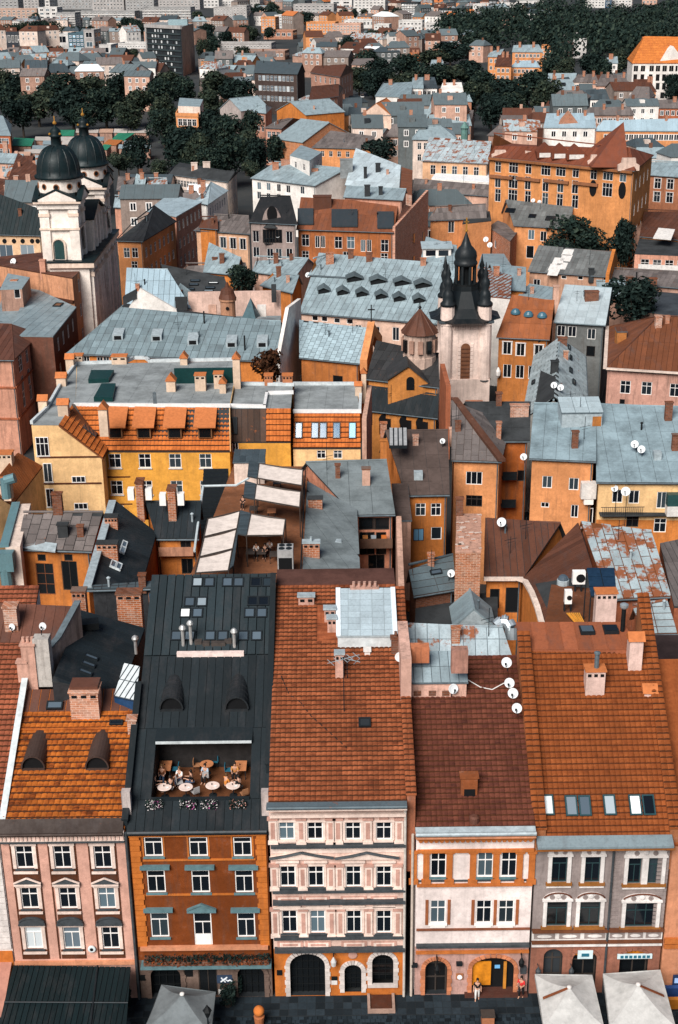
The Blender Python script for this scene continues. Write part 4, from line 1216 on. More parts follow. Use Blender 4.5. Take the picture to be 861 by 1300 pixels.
OST=stonem((.48,.18,.09),.3)
for x,yt,yb,wp,ri in((554,1218.6,1262,28,.7),(626.5,1215,1260.5,53,.85)):
 X,zb,w_,ht,(f,m,d,zs)=px_arch(h,x,yt,yb,wp,ri,vous=True,vmat=OST,nv=13,vw=.26)
 o=m.build('arched_door',OPENING,h.root)
 if wp>40:
  m=MB();m.box((X-w_/2+.05,d-.25,zb+.5),(X-.1,d-.12,zs+.25));m.build('yellow_panel',paint((.62,.22,.015),.6,.35),o)
  m=MB();m.box((X+.75,d-.2,zb),(X+.95,d-.1,zs+.2));m.build('door_post',paint((.5,.2,.03),.6,.3),o)
  m=MB();m.box((X+.15,d-.2,zs-.3),(X+.5,d-.15,zs-.05));m.build('door_sign',paint((.15,.4,.7),.4,.1),o)
 else:bars(o,'door_leaf',X,zb,w_-.1,ht-.2,d,2,2,DARKF,.1)
X,Z=fxz(583.5,1239);fband(h.root,'plaque',X-.24,X+.24,Z-.22,Z+.22,.1,plaster((.35,.14,.06),.3));m=MB();m.lathe((X,Y0-.1,Z),[(.17,0),(.17,.05),(.1,.05),(.1,.03),(.01,.03)],14,axis=(0,-1,0));m.build('round_sign',SIGNW,h.root)
for x,y in((526,1224),(583,1222)):X,Z=fxz(x,y);fband(h.root,'wall_light',X-.2,X+.2,Z-.1,Z+.12,.25,IRON)
X,Z=fxz(664,1229);fband(h.root,'wall_lantern',X-.2,X+.2,Z-.25,Z+.25,.3,SLATE)
h.cover('F',.345,.39,T_DARK,kind='tile',name='roof_tile',indiv=300,hh=.045,jit=.018)
q=h.roofpt(602,1043);m=MB();m.lathe(q,[(.32,-.1),(.32,.35),(.2,.45)],12);m.build('roof_ventilator',S_BROWN,h.root)
h.chim(585,988,606,1011,.6,plaster((.26,.08,.03),.7));q=h.roofpt(596,1012);m=MB();m.box((q.x-.35,q.y-.03,q.z),(q.x+.35,q.y,q.z+.6));m.build('dormer_door',OPENING,h.root)
fdone(h)
m=MB()
m.path([h.roofpt(594,868)+V((0,0,.3)),h.roofpt(610,874)+V((0,0,.1)),h.roofpt(625,877)+V((0,0,.1)),h.roofpt(640,872)+V((0,0,.3))],.04,5);m.build('cable',OFFW,h.root)
# long pink chimney block behind its roof edge, with zinc top
z_=16.6
def block(root,name,x0,y0,x1,y1,z,dep,mat,roofm=None,hx=None,slope=.0,cov=None,ov=.1):
 """block with its front face in the photo box, and its own roof"""
 b=P((x0+x1)/2,y1,z)if not hx else hx.roofpt((x0+x1)/2,y1);z=b.z;w_=(x1-x0)*mpp(b);zt=PY((x0+x1)/2,y0,b.y).z
 m=MB();m.prism([(b.x-w_/2,b.y,z-1.5),(b.x-w_/2,b.y,zt),(b.x-w_/2,b.y+dep,zt+slope*dep),(b.x-w_/2,b.y+dep,z-1.5)][::-1],(w_,0,0));o=m.build(name,mat,root)
 if roofm:
  pl=[V((b.x-w_/2-ov,b.y-ov,zt+.02)),V((b.x+w_/2+ov,b.y-ov,zt+.02)),V((b.x+w_/2+ov,b.y+dep,zt+slope*dep+.02)),V((b.x-w_/2-ov,b.y+dep,zt+slope*dep+.02))]
  m=MB();m.prism(pl,(0,0,.1));m.build(name+'_roof',ZINCD,o)
  cover(o,[p+V((0,0,.1))for p in pl],cov or .62,1.3,roofm,name='roof_sheet',indiv=40,gap=.05)
 return o
ZR=sheetm((.42,.47,.50),.25,.55,.45,.2,.45);ZG=sheetm((.30,.36,.38),.22,.12,.5,.15,.4)
q=h.roofpt(554,886);block(h.root,'chimney_block',516,868,592,886,q.z,2.6,plaster((.66,.40,.32),.8),sheetm((.36,.42,.45),.3,.2),slope=.38);zq_=q.z;yq_=q.y
for x in(530,549,566):p=PY(x,880,yq_);m=MB();m.box((p.x-.25,yq_-.03,p.z-.2),(p.x+.25,yq_+.1,p.z+.2));m.build('vent_opening',BRICKD,h.root)
m=MB();p=P(515,875,19.0);m.box((p.x-.35,p.y-.6,17),(p.x+.35,p.y+5.0,21.6));m.build('chimney_wall',plaster((.68,.42,.34),.7),h.root)
pxbox(h.root,'chimney',519,822,545,842,20.3,.7,plaster((.50,.18,.09),.8));pxbox(h.root,'chimney',573,826,594,855,20.3,.7,plaster((.42,.22,.17),.8))
q=gab('rear_wing','low rear wing with rust streaked pale zinc roof behind the white townhouse','house',(513,833),(650,833),(638,796),(512,794),18.2,20.0,plaster((.05,.045,.045),.5),ZR,back=.6,under=ZINCD)
q.cover('F',.85,1.7,ZR,indiv=80,gap=.05,th=.04);q.done()
# --- grey house with white stucco frames
XL,XR=12.33,20.95
h=fronthouse('townhouse','grey townhouse with white stucco window frames and a clean orange tiled roof with skylights',XL,XR,12.45,83.6,20.6,GREYF,T_METAL,bands=[(0,4.2,BROWNG,(0,))])
grey=h;regF(h);a,u,n,L=h.wallframe(0)
TEALF=paint((.02,.045,.05),.5,.2);WST=plaster((.74,.70,.68),.25)
def stucco(X,zb,zt,w_,curved):
 o=h.root
 for s in(-1,1):fband(o,'stucco_frame',X+s*(w_/2+.13)-.12,X+s*(w_/2+.13)+.12,zb-.1,zt+.1,.12,WST)
 fband(o,'stucco_head',X-w_/2-.34,X+w_/2+.34,zt+.103,zt+.22,.18,WST)
 c=[(X-w_/2-.3,zt+.223),(X+w_/2+.3,zt+.223)]+[(X+(w_/2+.25)*math.cos(t),zt+.25+.52*math.sin(t)**(1 if curved else .5))for t in[math.pi*k/12 for k in range(1,12)]]
 fpoly(o,'stucco_pediment',c,.08,WST)
 for s in(-1,1):
  m=MB();m.lathe((X+s*w_*.28,Y0-.08,zt+.42),[(.17,0),(.17,.05),(.10,.05),(.10,.02),(.04,.02),(.04,.05),(.01,.05)],10,axis=(0,-1,0));m.build('stucco_scroll',GREYF,o)
 m=MB();m.lathe((X,Y0-.08,zt+.5),[(.2,0),(.18,.07),(.1,.1),(.01,.1)],10,axis=(0,-1,0));m.build('stucco_shell',WST,o)
 m=MB();m.path([(p[0],Y0-.14,p[1])for p in c[2:]],.055,5);m.build('moulding',plaster((.14,.05,.03),.3)if curved else WST,o)
 fband(o,'sill',X-w_/2-.35,X+w_/2+.35,zb-.2,zb-.003,.2,plaster((.30,.12,.03),.3));fband(o,'sill_shelf',X-w_/2-.3,X+w_/2+.3,zb-.38,zb-.25,.14,WST)
W2=[(709.3,.98,1087.5,1119.5),(751,.98,1087.5,1119.5),(706,1.32,1144.5,1175),(747.6,1.32,1144.5,1175)]
for x,w_,yt,yb in W2:
 X,zb=fxz(x,yb);_,zt=fxz(x,yt);h.winuz(0,X-a.x,zb,w_,zt-zb,'tt',fm=TEALF,pm=GL if yt<1100 else GLK);stucco(X,zb,zt,w_,yt>1100)
X,zb=fxz(817,1121);_,zt=fxz(817,1089)
for d_ in(-.66,.66):h.winuz(0,X+d_-a.x,zb,.84,zt-zb,'tt',fm=TEALF,pm=GL)
fband(h.root,'stucco_frame',X-.2,X+.2,zb,zt+.1,.14,WST);stucco(X,zb,zt,2.15,False)
X,zb=fxz(812,1176);_,zt=fxz(812,1146);h.winuz(0,X-a.x,zb,2.0,zt-zb,'c6',fm=TEALF,pm=GL);stucco(X,zb,zt,2.0,True)
for xa_,xb_ in((682,776),(779,852)):
 X1_,_=fxz(xa_,1070);X2_,_=fxz(xb_,1070);X2_=min(X2_,XR-.02)
 fband(h.root,'cornice',X1_,X2_,fxz(770,1076)[1],fxz(770,1073.5)[1],.3,WST);fband(h.root,'cornice',X1_,X2_,fxz(770,1073)[1]+.01,fxz(770,1069)[1]-.01,.1,GREYF)
 for k in range(8):
  x_=X1_+(X2_-X1_)*(k+.5)/8;fband(h.root,'cornice_block',x_-.22,x_+.22,fxz(770,1073)[1]+.02,fxz(770,1070)[1],.22,WST if k%3 else BROWNF)
for xa_,xb_ in((675,771),(772,848)):
 X1_,_=fxz(xa_,1185);X2_,_=fxz(xb_,1185);X1_=max(X1_,XL+.02);X2_=min(X2_,XR-.02)
 for y0_,y1_,o_,mt in((1178,1180.5,.3,plaster((.16,.06,.03),.3)),(1181,1192,.08,WST),(1192.5,1194.5,.3,plaster((.16,.06,.03),.3)),(1195,1199,.2,WST)):
  fband(h.root,'string_course',X1_,X2_,fxz(770,y1_)[1],fxz(770,y0_)[1],o_,mt)
 for k in range(3):
  x_=X1_+(X2_-X1_)*(k+.5)/3;z_=fxz(770,1186.5)[1];w_=(X2_-X1_)/7.2
  fpoly(h.root,'apron_panel',[(x_-w_,z_-.22),(x_+w_,z_-.22),(x_+w_,z_+.22),(x_-w_,z_+.22)],.11,GREYF);w_*=.7
  fpoly(h.root,'apron_scroll',[(x_+w_*math.cos(t),z_+.12*math.sin(t))for t in[6.283*q/10 for q in range(10)]],.15,WST)
for yq in range(1090,1176,5):
 X1_,z_=fxz(781,yq);fband(h.root,'rustication_strip',17.25,17.9,z_-.10,z_+.10,.04,GREYF);fband(h.root,'rustication_strip',20.2,XR-.02,z_-.10,z_+.10,.04,GREYF)
m=MB();X_,_=fxz(775,1130);m.tube((X_,Y0-.15,.2),(X_,Y0-.15,12.2),.08,7);m.build('downpipe',SLATE,h.root)
m=MB();m.box((XL,Y0-.7,12.05),(XR+.1,Y0,12.2));m.build('eaves_board',plaster((.30,.11,.03),.4),h.root)
m=MB();m.prism([(XL,Y0-.75,12.25),(XL,Y0-.75,12.4),(XL,Y0+.0,12.75),(XL,Y0+.0,12.25)],(XR-XL,0,0));m.build('box_gutter',sheetm((.24,.28,.30),.2,.05),h.root)
for x,yt,wp,ri in((703,1205,24,.6),(743,1206,31,.7),(806,1206,36,.7)):
 X,zb,w_,ht,(f,m,d,zs)=px_arch(h,x,yt,1270,wp,ri,vous=wp>30,vmat=BROWNG,nv=9,vw=.2,jamb=False)
 o=m.build('arched_door',GLK,h.root);bars(o,'door_leaf',X,zb,w_-.1,ht-ri,d,2,2,DARKF,.09)
 if wp>30:
  m=MB()
  for k in range(5):t=math.pi*(k+.5)/5;m.tube((X,d-.12,zs+.05),(X+w_*.42*math.cos(t),d-.12,zs+.05+ri*.85*math.sin(t)),.09,4,.16)
  m.build('fanlight',paint((.60,.20,.02),.5,.3),o)
  m=MB();m.box((X-(.5 if wp<33 else 1.15),Y0-.16,zs+.1),(X+(.5 if wp<33 else 1.15),Y0-.06,zs+(.75 if wp<33 else .45)));s=m.build('shop_sign',paint((.55,.68,.72),.5,.2),h.root)
  m=MB();r_=random.Random(3)
  if wp<33:m.box((X-.25,Y0-.19,zs+.3),(X+.25,Y0-.165,zs+.55))
  else:
   for k in range(7):x_=X-.95+k*.29;m.box((x_,Y0-.19,zs+.17),(x_+.2,Y0-.165,zs+.38))
  m.build('sign_mark',paint((.02,.12,.18),.5,.1),s)
for x in(682,724):X,Z=fxz(x,1228);m=MB();m.tube((X,Y0,Z+.3),(X,Y0-.5,Z+.45),.03,5);m.lathe((X,Y0-.5,Z-.45),[(.08,.2),(.16,.3),(.19,.6),(.1,.75),(.03,.9)],8);m.build('wall_lantern',SLATE,h.root)
h.cover('F',.34,.42,T_METAL,kind='tile',name='roof_tile',indiv=300,hh=.05,edge=plain((.085,.024,.008),.9))  # edge colour paints in the shadow line of each tile row
for x,y in((695,1023),(725,1024),(742,1024),(773.5,1023),(806,1023),(823,1023)):h.skylight(x,y,.78,1.35,pm=GLL if x<815 else GL,fm=paint((.015,.05,.06),.4,.2))
WCH=plaster((.72,.52,.46),.25)
h.chim(743,853,767,884,.9,WCH,capm=TERRA,holes=3);q=h.roofpt(755,884);p=PY(757,853,q.y+.4)
m=MB();t=PY(757,830,p.y).z;m.tube((p.x,p.y,p.z),(p.x,p.y,t),.16,8);m.lathe((p.x,p.y,t),[(.22,0),(.22,.12),(.1,.18)],8);m.build('flue_pipe',ZINCD,h.root)
fdone(h)
firewall(h.root,XL-.15,Y0+.1,12.6,84.2,21.0,.75,.55,plaster((.42,.16,.07),.5),T_METAL,tiles=True)
firewall(h.root,XR-.1,Y0+.1,12.6,86.8,22.6,.7,.5,plaster((.42,.16,.07),.5),T_METAL,tiles=True)
for x0_,y0_,x1_,y1_,z_ in((824,880,839,905,17.2),(807,814,824,838,20.4)):
 b=P(x0_,y1_,z_);chimney(h.root,b,x0_,y0_,x1_,y1_,.9,WCH,'gable',TERRA)
 # low sheet-roofed terrace behind its ridge
TERS=sheetm((.30,.095,.045),.2,0,.55,.1,.5)
q0=P(664,826,20.6);q1=P(810,826,20.6);q2=P(792,790,21.2);q3=P(655,790,21.2)
m=MB();m.prism([p-V((0,0,.3))for p in(q0,q1,q2,q3)],(0,0,.3));m.build('rear_roof',TERS,h.root)
cover(h.root,[q0,q1,q2,q3],.95,6,TERS,name='roof_sheet',indiv=40,gap=.07,th=.05)
for x,y in((745,802),(775,801)):
 p=PP(x,y,q0,pnormal([q0,q1,q2]));m=MB();m.box((p.x-.5,p.y-.5,p.z),(p.x+.5,p.y+.5,p.z+.25));o=m.build('roof_hatch',IRON,h.root);m=MB();m.box((p.x-.4,p.y-.4,p.z+.2),(p.x+.4,p.y+.4,p.z+.28));m.build('pane',GLL if x<760 else GL,o)
 # --- salmon house at the right edge
h=fronthouse('townhouse','salmon coloured townhouse cut off by the right edge of the view',21.05,27.5,12.0,84,19.5,ORPALE,T_METAL)
for yt,yb in((1190,1196),(1198,1202)):fband(h.root,'string_course',21.1,27.4,fxz(850,yb)[1],fxz(850,yt)[1],.2,ORTRIM)
fdone(h)
X,Z=fxz(857,1245);m=MB();m.box((X-.3,Y0-.55,Z-.9),(X+.8,Y0-.45,Z+.9));o=m.build('banner_board',paint((.015,.03,.08),.5,.2),h.root);m=MB();m.box((X-.2,Y0-.58,Z+.3),(X+.7,Y0-.56,Z+.7));m.box((X-.2,Y0-.58,Z-.5),(X+.6,Y0-.56,Z-.3));m.build('banner_print',paint((.3,.45,.75),.5,.1),o)
# --- dishes along the grey house's left parapet and on the white house
G='satellite dishes on the front row of roofs'
for x,y,r_,by,z_,lb in((643.5,841,6.8,852,18.2,'satellite dish at the top of the parapet column, beside the dark roof box'),(647,867,6.6,874,18.0,'satellite dish second from top on the orange parapet'),(651.5,880,6.8,888,17.4,'satellite dish third from top on the orange parapet'),(656.5,899,6.6,908,16.6,'satellite dish lowest on the orange parapet')):
 dish(x,y,r_,PP(x+1,by,V((XL,Y0+.1,13.15)),V((0,-.767,1)).normalized()),lb,aim=(-.3,-.85,.35),group=G)
dish(507.5,834,6.3,P(508,846,19.6),'satellite dish on the pale chimney wall between rose and white houses',aim=(.1,-.9,.3),group=G)
dish(575.5,874.5,6.6,PY(573,884,yq_-.1),'satellite dish on the long pink chimney block of the white house',aim=(.25,-.85,.35),group=G)
dish(345,784,5.4,P(343,795,20.3),'satellite dish on the upper black roof with many skylights',aim=(-.3,-.85,.3),group=G)
dish(15.5,796,4.5,P(16,805,20.6),'satellite dish leaning on the dark topped brick chimney stump',aim=(-.3,-.85,.3),group=G)
dish(54.5,795,5.0,P(53,806,22.5),'satellite dish on the sloping grey firewall of the pink house',aim=(-.2,-.9,.3),group=G)
# ------------------------------------------------------------------ things on the square
def parasol(apx,corners,zc,za,cloth,label,group,bandm=None,spar=True):
 """square parasol: corners given as photo points at height zc, apex at za"""
 cs=[P(*q,zc)for q in corners];c=sum(cs,V((0,0,0)))/4;ap=V((c.x,c.y,za))
 root=empty('parasol',(c.x,c.y,.05),label,'parasol',group)
 for i in range(4):
  p,q=cs[i],cs[(i+1)%4];m=MB();N=6;vs=[];fs=[]
  for a_ in range(N+1):
   for b_ in range(N+1):
    t=a_/N;e=p.lerp(q,b_/N).lerp(ap,t);e=e-V((0,0,.22*math.sin(math.pi*t)*(1-.45*math.sin(math.pi*b_/N))+.12*(1-t)*math.sin(math.pi*b_/N)*1.3*-1*-.6));vs.append(e)
  for a_ in range(N):
   for b_ in range(N):k=a_*(N+1)+b_;fs.append((k,k+1,k+N+2,k+N+1))
  m.add(vs,fs);m.prism([p,q,q-V((0,0,.25)),p-V((0,0,.25))],(0,0,0),cap=False)
  m.add([p,q,q-V((0,0,.28)),p-V((0,0,.28))],[(0,1,2,3)])
  m.build('canopy_panel',cloth,root,smooth=True)
 m=MB();m.tube((c.x,c.y,.05),ap,.06,8);m.box((c.x-.45,c.y-.45,.1),(c.x+.45,c.y+.45,.2));m.build('pole',IRON,root)
 m=MB();m.lathe(ap+V((0,0,.0)),[(.16,0),(.14,.08),(.04,.12)],10);m.build('cap',OFFW,root)
 if bandm:
  i,j=bandm;e=cs[i].lerp(cs[j],.5);m=MB();m.obox((e*.45+ap*.55)+V((0,0,-.02)),(e-ap)*.42,V((0,.09,0)),V((0,0,.03)));m.build('strap',plaster((.22,.07,.03),.3),root)
 return root
def clothm(c):
 t=NT('cloth');n=t.noise(1.5,6,.7);f=t.noise(.6,5,.6)
 a_=t.mix(t.rng(n,.4,.7),mul(c,1.05),mul(c,.75));a_=t.mix(t.rng(f,.55,.7,0,.5),a_,mul(c,.6));t.bump(n,.4,.08);return t.out(a_,.85,0,.2)
CLW=clothm((.47,.47,.46));CLG=clothm((.14,.16,.17))
parasol(None,[(690,1303),(767,1303),(752,1237.5),(679,1236.5)],2.7,3.7,CLW,'white square parasol, the left one, in front of the grey townhouse','white parasols on the square',(0,3))
parasol(None,[(774,1303),(858,1303),(838.5,1231),(765.5,1236)],2.7,3.8,CLW,'white square parasol, the right one, in front of the grey townhouse','white parasols on the square',(1,2))
parasol(None,[(183,1306),(268,1312),(274,1259),(205,1250)],2.7,3.9,CLG,'dark grey parasol in front of the burnt orange and brown townhouse',None)
# dark green canopy in front of the pink house
c0,c1,c2,c3=P(-3,1310,2.6),P(160,1310,2.6),P(166,1228,3.3),P(17,1226,3.3)
root=empty('awning',((c0.x+c1.x)/2,c0.y+2,.05),'long dark green corrugated awning along the foot of the pink townhouse','awning')
AWN=sheetm((.005,.014,.017),.2,0,.5,.1,.3)
m=MB();m.prism([p-V((0,0,.1))for p in(c0,c1,c2,c3)],(0,0,.08));m.build('frame',IRON,root)
cover(root,[c0,c1,c2,c3],.36,20,AWN,name='awning_sheet',indiv=60,gap=.05,th=.04)
for t in(.0,.33,.66,1):m=MB();p=c3.lerp(c2,t);q=c0.lerp(c1,t);m.tube(q-V((0,0,.05)),(q.x,q.y,.05),.06,6);m.build('post',IRON,root)
m=MB();m.tube(c3.lerp(c2,.72)+V((0,0,.1)),c0.lerp(c1,.72)+V((0,0,.1)),.07,6);m.tube(c0.lerp(c3,.42)+V((0,0,.1)),c1.lerp(c2,.42)+V((0,0,.1)),.05,6);m.build('rail',IRON,root)
c0,c1,c2,c3=P(-30,1290,2.6),P(3,1290,2.6),P(16,1216,3.4),P(-20,1216,3.4)
root=empty('awning',((c0.x+c1.x)/2,c0.y+2,.05),'salmon awning at the bottom left corner under the white townhouse','awning')
m=MB();m.prism([p-V((0,0,.1))for p in(c0,c1,c2,c3)],(0,0,.1));m.build('canopy',clothm((.42,.20,.15)),root);m=MB();m.tube(c1,(c1.x,c1.y,0),.05);m.tube(c0,(c0.x,c0.y,0),.05);m.build('post',IRON,root)
# cellar hatch, street lamp, round orange lantern, planters, wall lanterns
b0,b1,b2,b3=P(467,1287,.16),P(502,1287,.16),P(501,1264.5,.16),P(469,1264.5,.16)
root=empty('cellar_hatch',(b0+b2)/2,'rusty cellar hatch with pale stone kerb in front of the rose townhouse','hatch')
m=MB();m.box((b0.x+.2,b0.y+.2,.1),(b1.x-.2,b2.y,.3));m.build('grating',plaster((.10,.035,.02),.5),root)
for p,q in(((b0.x,b0.y),(b0.x+.18,b2.y)),((b1.x-.18,b0.y),(b1.x,b2.y)),((b0.x+.18,b0.y),(b1.x-.18,b0.y+.18))):m=MB();m.box((p[0],p[1],.05),(q[0],q[1],.42));m.build('kerb',plaster((.45,.3,.24),.5),root)
def streetlamp(px,py,z,label):
 p=P(px,py,z);root=empty('street_lamp',(p.x,p.y,.05),label,'street lamp')
 m=MB();m.lathe((p.x,p.y,.05),[(.22,0),(.2,.4),(.09,.7),(.06,1.2),(.05,z-.75)],10);m.build('pole',IRON,root)
 m=MB();m.lathe((p.x,p.y,z-.7),[(.1,0),(.26,.5),(.30,.52),(.12,.78),(.03,.95)],6);m.build('lantern',BLACK,root)
streetlamp(263,1280,4.0,'black lantern street lamp before the dark grey parasol')
def wall_lamp(x,y,dp,label,glow=None):
 X,Z=fxz(x,y);root=empty('wall_lamp',(X,Y0,Z),label,'wall lamp','lanterns on the front walls')
 m=MB();m.tube((X,Y0,Z+.55),(X,Y0-dp,Z+.65),.04,5);m.tube((X,Y0,Z+.9),(X,Y0-dp,Z+.65),.025,5);m.build('bracket',BLACK,root)
 m=MB();m.lathe((X,Y0-dp,Z-.2),[(.04,0),(.16,.12),(.2,.45),(.12,.62),(.03,.8)],8);m.build('lantern',glow or BLACK,root)
wall_lamp(423.6,1218,.5,'white globe lantern beside the large arched door of the rose house',paint((.55,.55,.55),.3,.2));wall_lamp(554,1222,.9,'black hanging lantern above the left door of the white house');wall_lamp(661,1219,.45,'black lantern right of the yellow panel door')
p=P(329,1288,1.0);root=empty('orange_planter',(p.x,p.y,.1),'round orange ball on a pot outside the burnt orange townhouse','planter')
m=MB();m.lathe((p.x,p.y,1.3),[(.36*math.cos(t),.36*math.sin(t))for t in[-1.5+.3*k for k in range(11)]],16);m.build('ball',plaster((.55,.17,.04),.3),root,True);m=MB();m.lathe((p.x,p.y,.1),[(.28,0),(.36,.8),(.3,.85)],12);m.build('pot',plaster((.4,.14,.06),.4),root)
for x,y,z_,w_,lb in((290,1277,.1,.5,'dark potted shrub under the menu board'),(300,1262,.1,.4,'dark potted shrub between door and arched door of the brown house'),(160,1280,.1,.35,'dark potted shrub at the corner of the green awning')):
 p=P(x,y,z_);root=empty('potted_shrub',p,lb,'plant','potted shrubs on the square');tag(leaves('foliage',root,p.x,p.y,1.1,w_,w_,.6,500,.1,LEAF[2]),kind='stuff');m=MB();m.lathe((p.x,p.y,.1),[(.25,0),(.32,.5),(.28,.52)],10);m.build('pot',DARKF,root)
p0=P(590,1266,.16);root=empty('terrace_deck',p0,'low dark wooden step outside the yellow panel door','step');m=MB();
for k in range(6):m2=MB();m2.box((p0.x,p0.y-.1+k*.2,.16),(p0.x+4.2,p0.y+.08+k*.2,.34));m2.build('board',plaster((.10,.04,.03),.5),root)
p0=P(619,1300,.1);root=empty('orange_crate',p0,'orange bin standing on the paving at the bottom of the view','bin');m=MB();m.box((p0.x-.4,p0.y-.3,.1),(p0.x+.4,p0.y+.3,.9));m.build('body',plaster((.4,.16,.08),.3),root);m=MB();m.box((p0.x-.45,p0.y-.35,.903),(p0.x+.45,p0.y+.35,1.0));m.build('lid',DARKF,root)
for x,y,lb,c_ in((852,1268,'blue cafe board right of the white parasols',(.02,.05,.16)),(851,1283,'orange cafe board right of the white parasols',(.35,.12,.015))):
 p0=P(x,y,.1);root=empty('cafe_board',p0,lb,'board');m=MB();m.obox(p0+V((0,0,.6)),V((.5,0,0)),V((0,.04,.1)),V((0,-.1,.5)));m.build('panel',paint(c_,.5,.2),root);m=MB();m.tube(p0+V((-.4,.3,0)),p0+V((-.4,0,1)),.03);m.tube(p0+V((.4,.3,0)),p0+V((.4,0,1)),.03);m.build('leg',IRON,root)
 # ------------------------------------------------------------------ people and furniture
CBLK=paint((.012,.012,.014),.8,.3);CWHT=paint((.7,.68,.66),.8,.2);CRED=paint((.55,.03,.03),.8,.3);CBLU=paint((.03,.12,.25),.8,.3);COR=paint((.65,.24,.05),.8,.3);CJEAN=paint((.05,.08,.14),.8,.3)
HAIRD=plain((.015,.010,.008));HAIRB=plain((.10,.05,.02))
person(P(605.7,1269,.16),3.0,'person in black top and pale trousers standing before the yellow panel door',CBLK,CWHT,HAIRD)
person(P(661.5,1266,.16),2.6,'person in red top standing by the lantern of the white house',CRED,CBLK,HAIRD,arms='fore')
def cafe_table(x,y,z,label,top,rnd_=True,r_=.5,L_=1.2,W_=.8,group='tables on the roof terrace',things=2):
 p=P(x,y,z+.75);root=empty('cafe_table',(p.x,p.y,z),label,'table',group)
 m=MB()
 if rnd_:m.lathe((p.x,p.y,z+.72),[(r_-.02,0),(r_,.02),(r_-.02,.04)],20)
 else:m.box((p.x-W_/2,p.y-L_/2,z+.72),(p.x+W_/2,p.y+L_/2,z+.76))
 m.build('tabletop',top,root)
 if rnd_:m=MB();m.tube((p.x,p.y,z),(p.x,p.y,z+.72),.04);m.lathe((p.x,p.y,z),[(.28,0),(.26,.03),(.04,.06)],12);m.build('pedestal',IRON,root)
 else:
  for sx in(-1,1):
   for sy in(-1,1):m=MB();m.box((p.x+sx*(W_/2-.06)-.025,p.y+sy*(L_/2-.06)-.025,z),(p.x+sx*(W_/2-.06)+.025,p.y+sy*(L_/2-.06)+.025,z+.72));m.build('leg',IRON,root)
 return p
def chair(x,y,z,yaw,label,c_,group='chairs on the roof terrace'):
 p=P(x,y,z+.45);root=empty('chair',(p.x,p.y,z),label,'chair',group)
 fx=V((-math.sin(yaw),math.cos(yaw),0));rx=V((math.cos(yaw),math.sin(yaw),0));b=V((p.x,p.y,z));Zz=V((0,0,1))
 m=MB();m.obox(b+Zz*.45,rx*.22,fx*.22,Zz*.03);m.build('seat',c_,root)
 m=MB();m.obox(b-fx*.22+Zz*.70,rx*.21,fx*.025,Zz*.19);m.build('backrest',c_,root)
 for sx in(-1,1):
  for sy in(-1,1):m=MB();q=b+rx*.19*sx+fx*.19*sy;m.tube(q,q+Zz*(.43 if sy>0 else .85),.018,5);m.build('leg',IRON,root)
TOPO=paint((.50,.20,.09),.5,.3);TOPW=paint((.72,.58,.52),.5,.2);CHB=paint((.02,.12,.18),.6,.3);CHG=paint((.35,.34,.34),.6,.3);CHT=paint((.30,.14,.07),.6,.3)
z=zf
tabs=[(210,972,'left square orange table on the roof terrace',TOPO,False),(305.5,972,'right square orange table on the roof terrace',TOPO,False),(262.5,969.5,'round orange table at the back of the roof terrace',TOPO,True),(209,999,'round pale table in the left front corner of the terrace',TOPW,True),(236,999,'round pale table with white plates, second along the terrace front',TOPW,True),(270,997,'round pale table, third along the terrace front',TOPO if 0 else TOPW,True),(296,997,'round pale table in the right front corner of the terrace',TOPW,True)]
DISHW=paint((.75,.74,.72),.3,.1)
for x,y,lb,mt,rd in tabs:
 p=cafe_table(x,y,z,lb,mt,rd,.47)
 o=MB();o.lathe((p.x-.05,p.y+.05,z+.765),[(.03,0),(.035,.1),(.02,.12)],8);o=o.build('condiment_jar',CBLK);tag(o,'dark jar on the '+lb.replace(' on the roof terrace','').replace(' of the roof terrace',''),'jar','jars on the terrace tables')
 if mt is TOPW:
  o=MB();o.lathe((p.x+.18,p.y-.12,z+.765),[(.06,0),(.12,.015),(.11,.02),(.05,.008)],12);o=o.build('plate',DISHW);tag(o,'white plate on the '+lb,'plate','plates on the terrace tables')
chs=[(223,976,1.57,CHB,'blue chair right of the left square table'),(216,958,3.14,CHG,'grey framed chair behind the left square table'),(250,971,-1.57,CHT,'tan chair left of the round back table'),(273,966,1.57,CHB,'blue chair right of the round back table'),(261,985,0.1,CHG,'white framed chair in front of the round back table'),(290,977,-1.57,CHB,'blue chair left of the right square table'),(307,957,3.14,CHG,'grey framed chair behind the right square table'),(228,993,-1.3,CHG,'pale chair left of the second front table'),(248,1005,.6,CHG,'pale chair in the middle of the terrace front'),(310,1007,.5,CHT,'tan chair in the right front corner'),(272,954,3.14,CHG,'grey chair by the terrace back wall, centre'),(290,954,3.14,CHG,'grey chair by the terrace back wall, right'),(230,955,3.14,CHT,'tan chair by the terrace back wall, left')]
for x,y,yw,c_,lb in chs:chair(x,y,z,yw,lb,c_)
G='guests on the roof terrace'
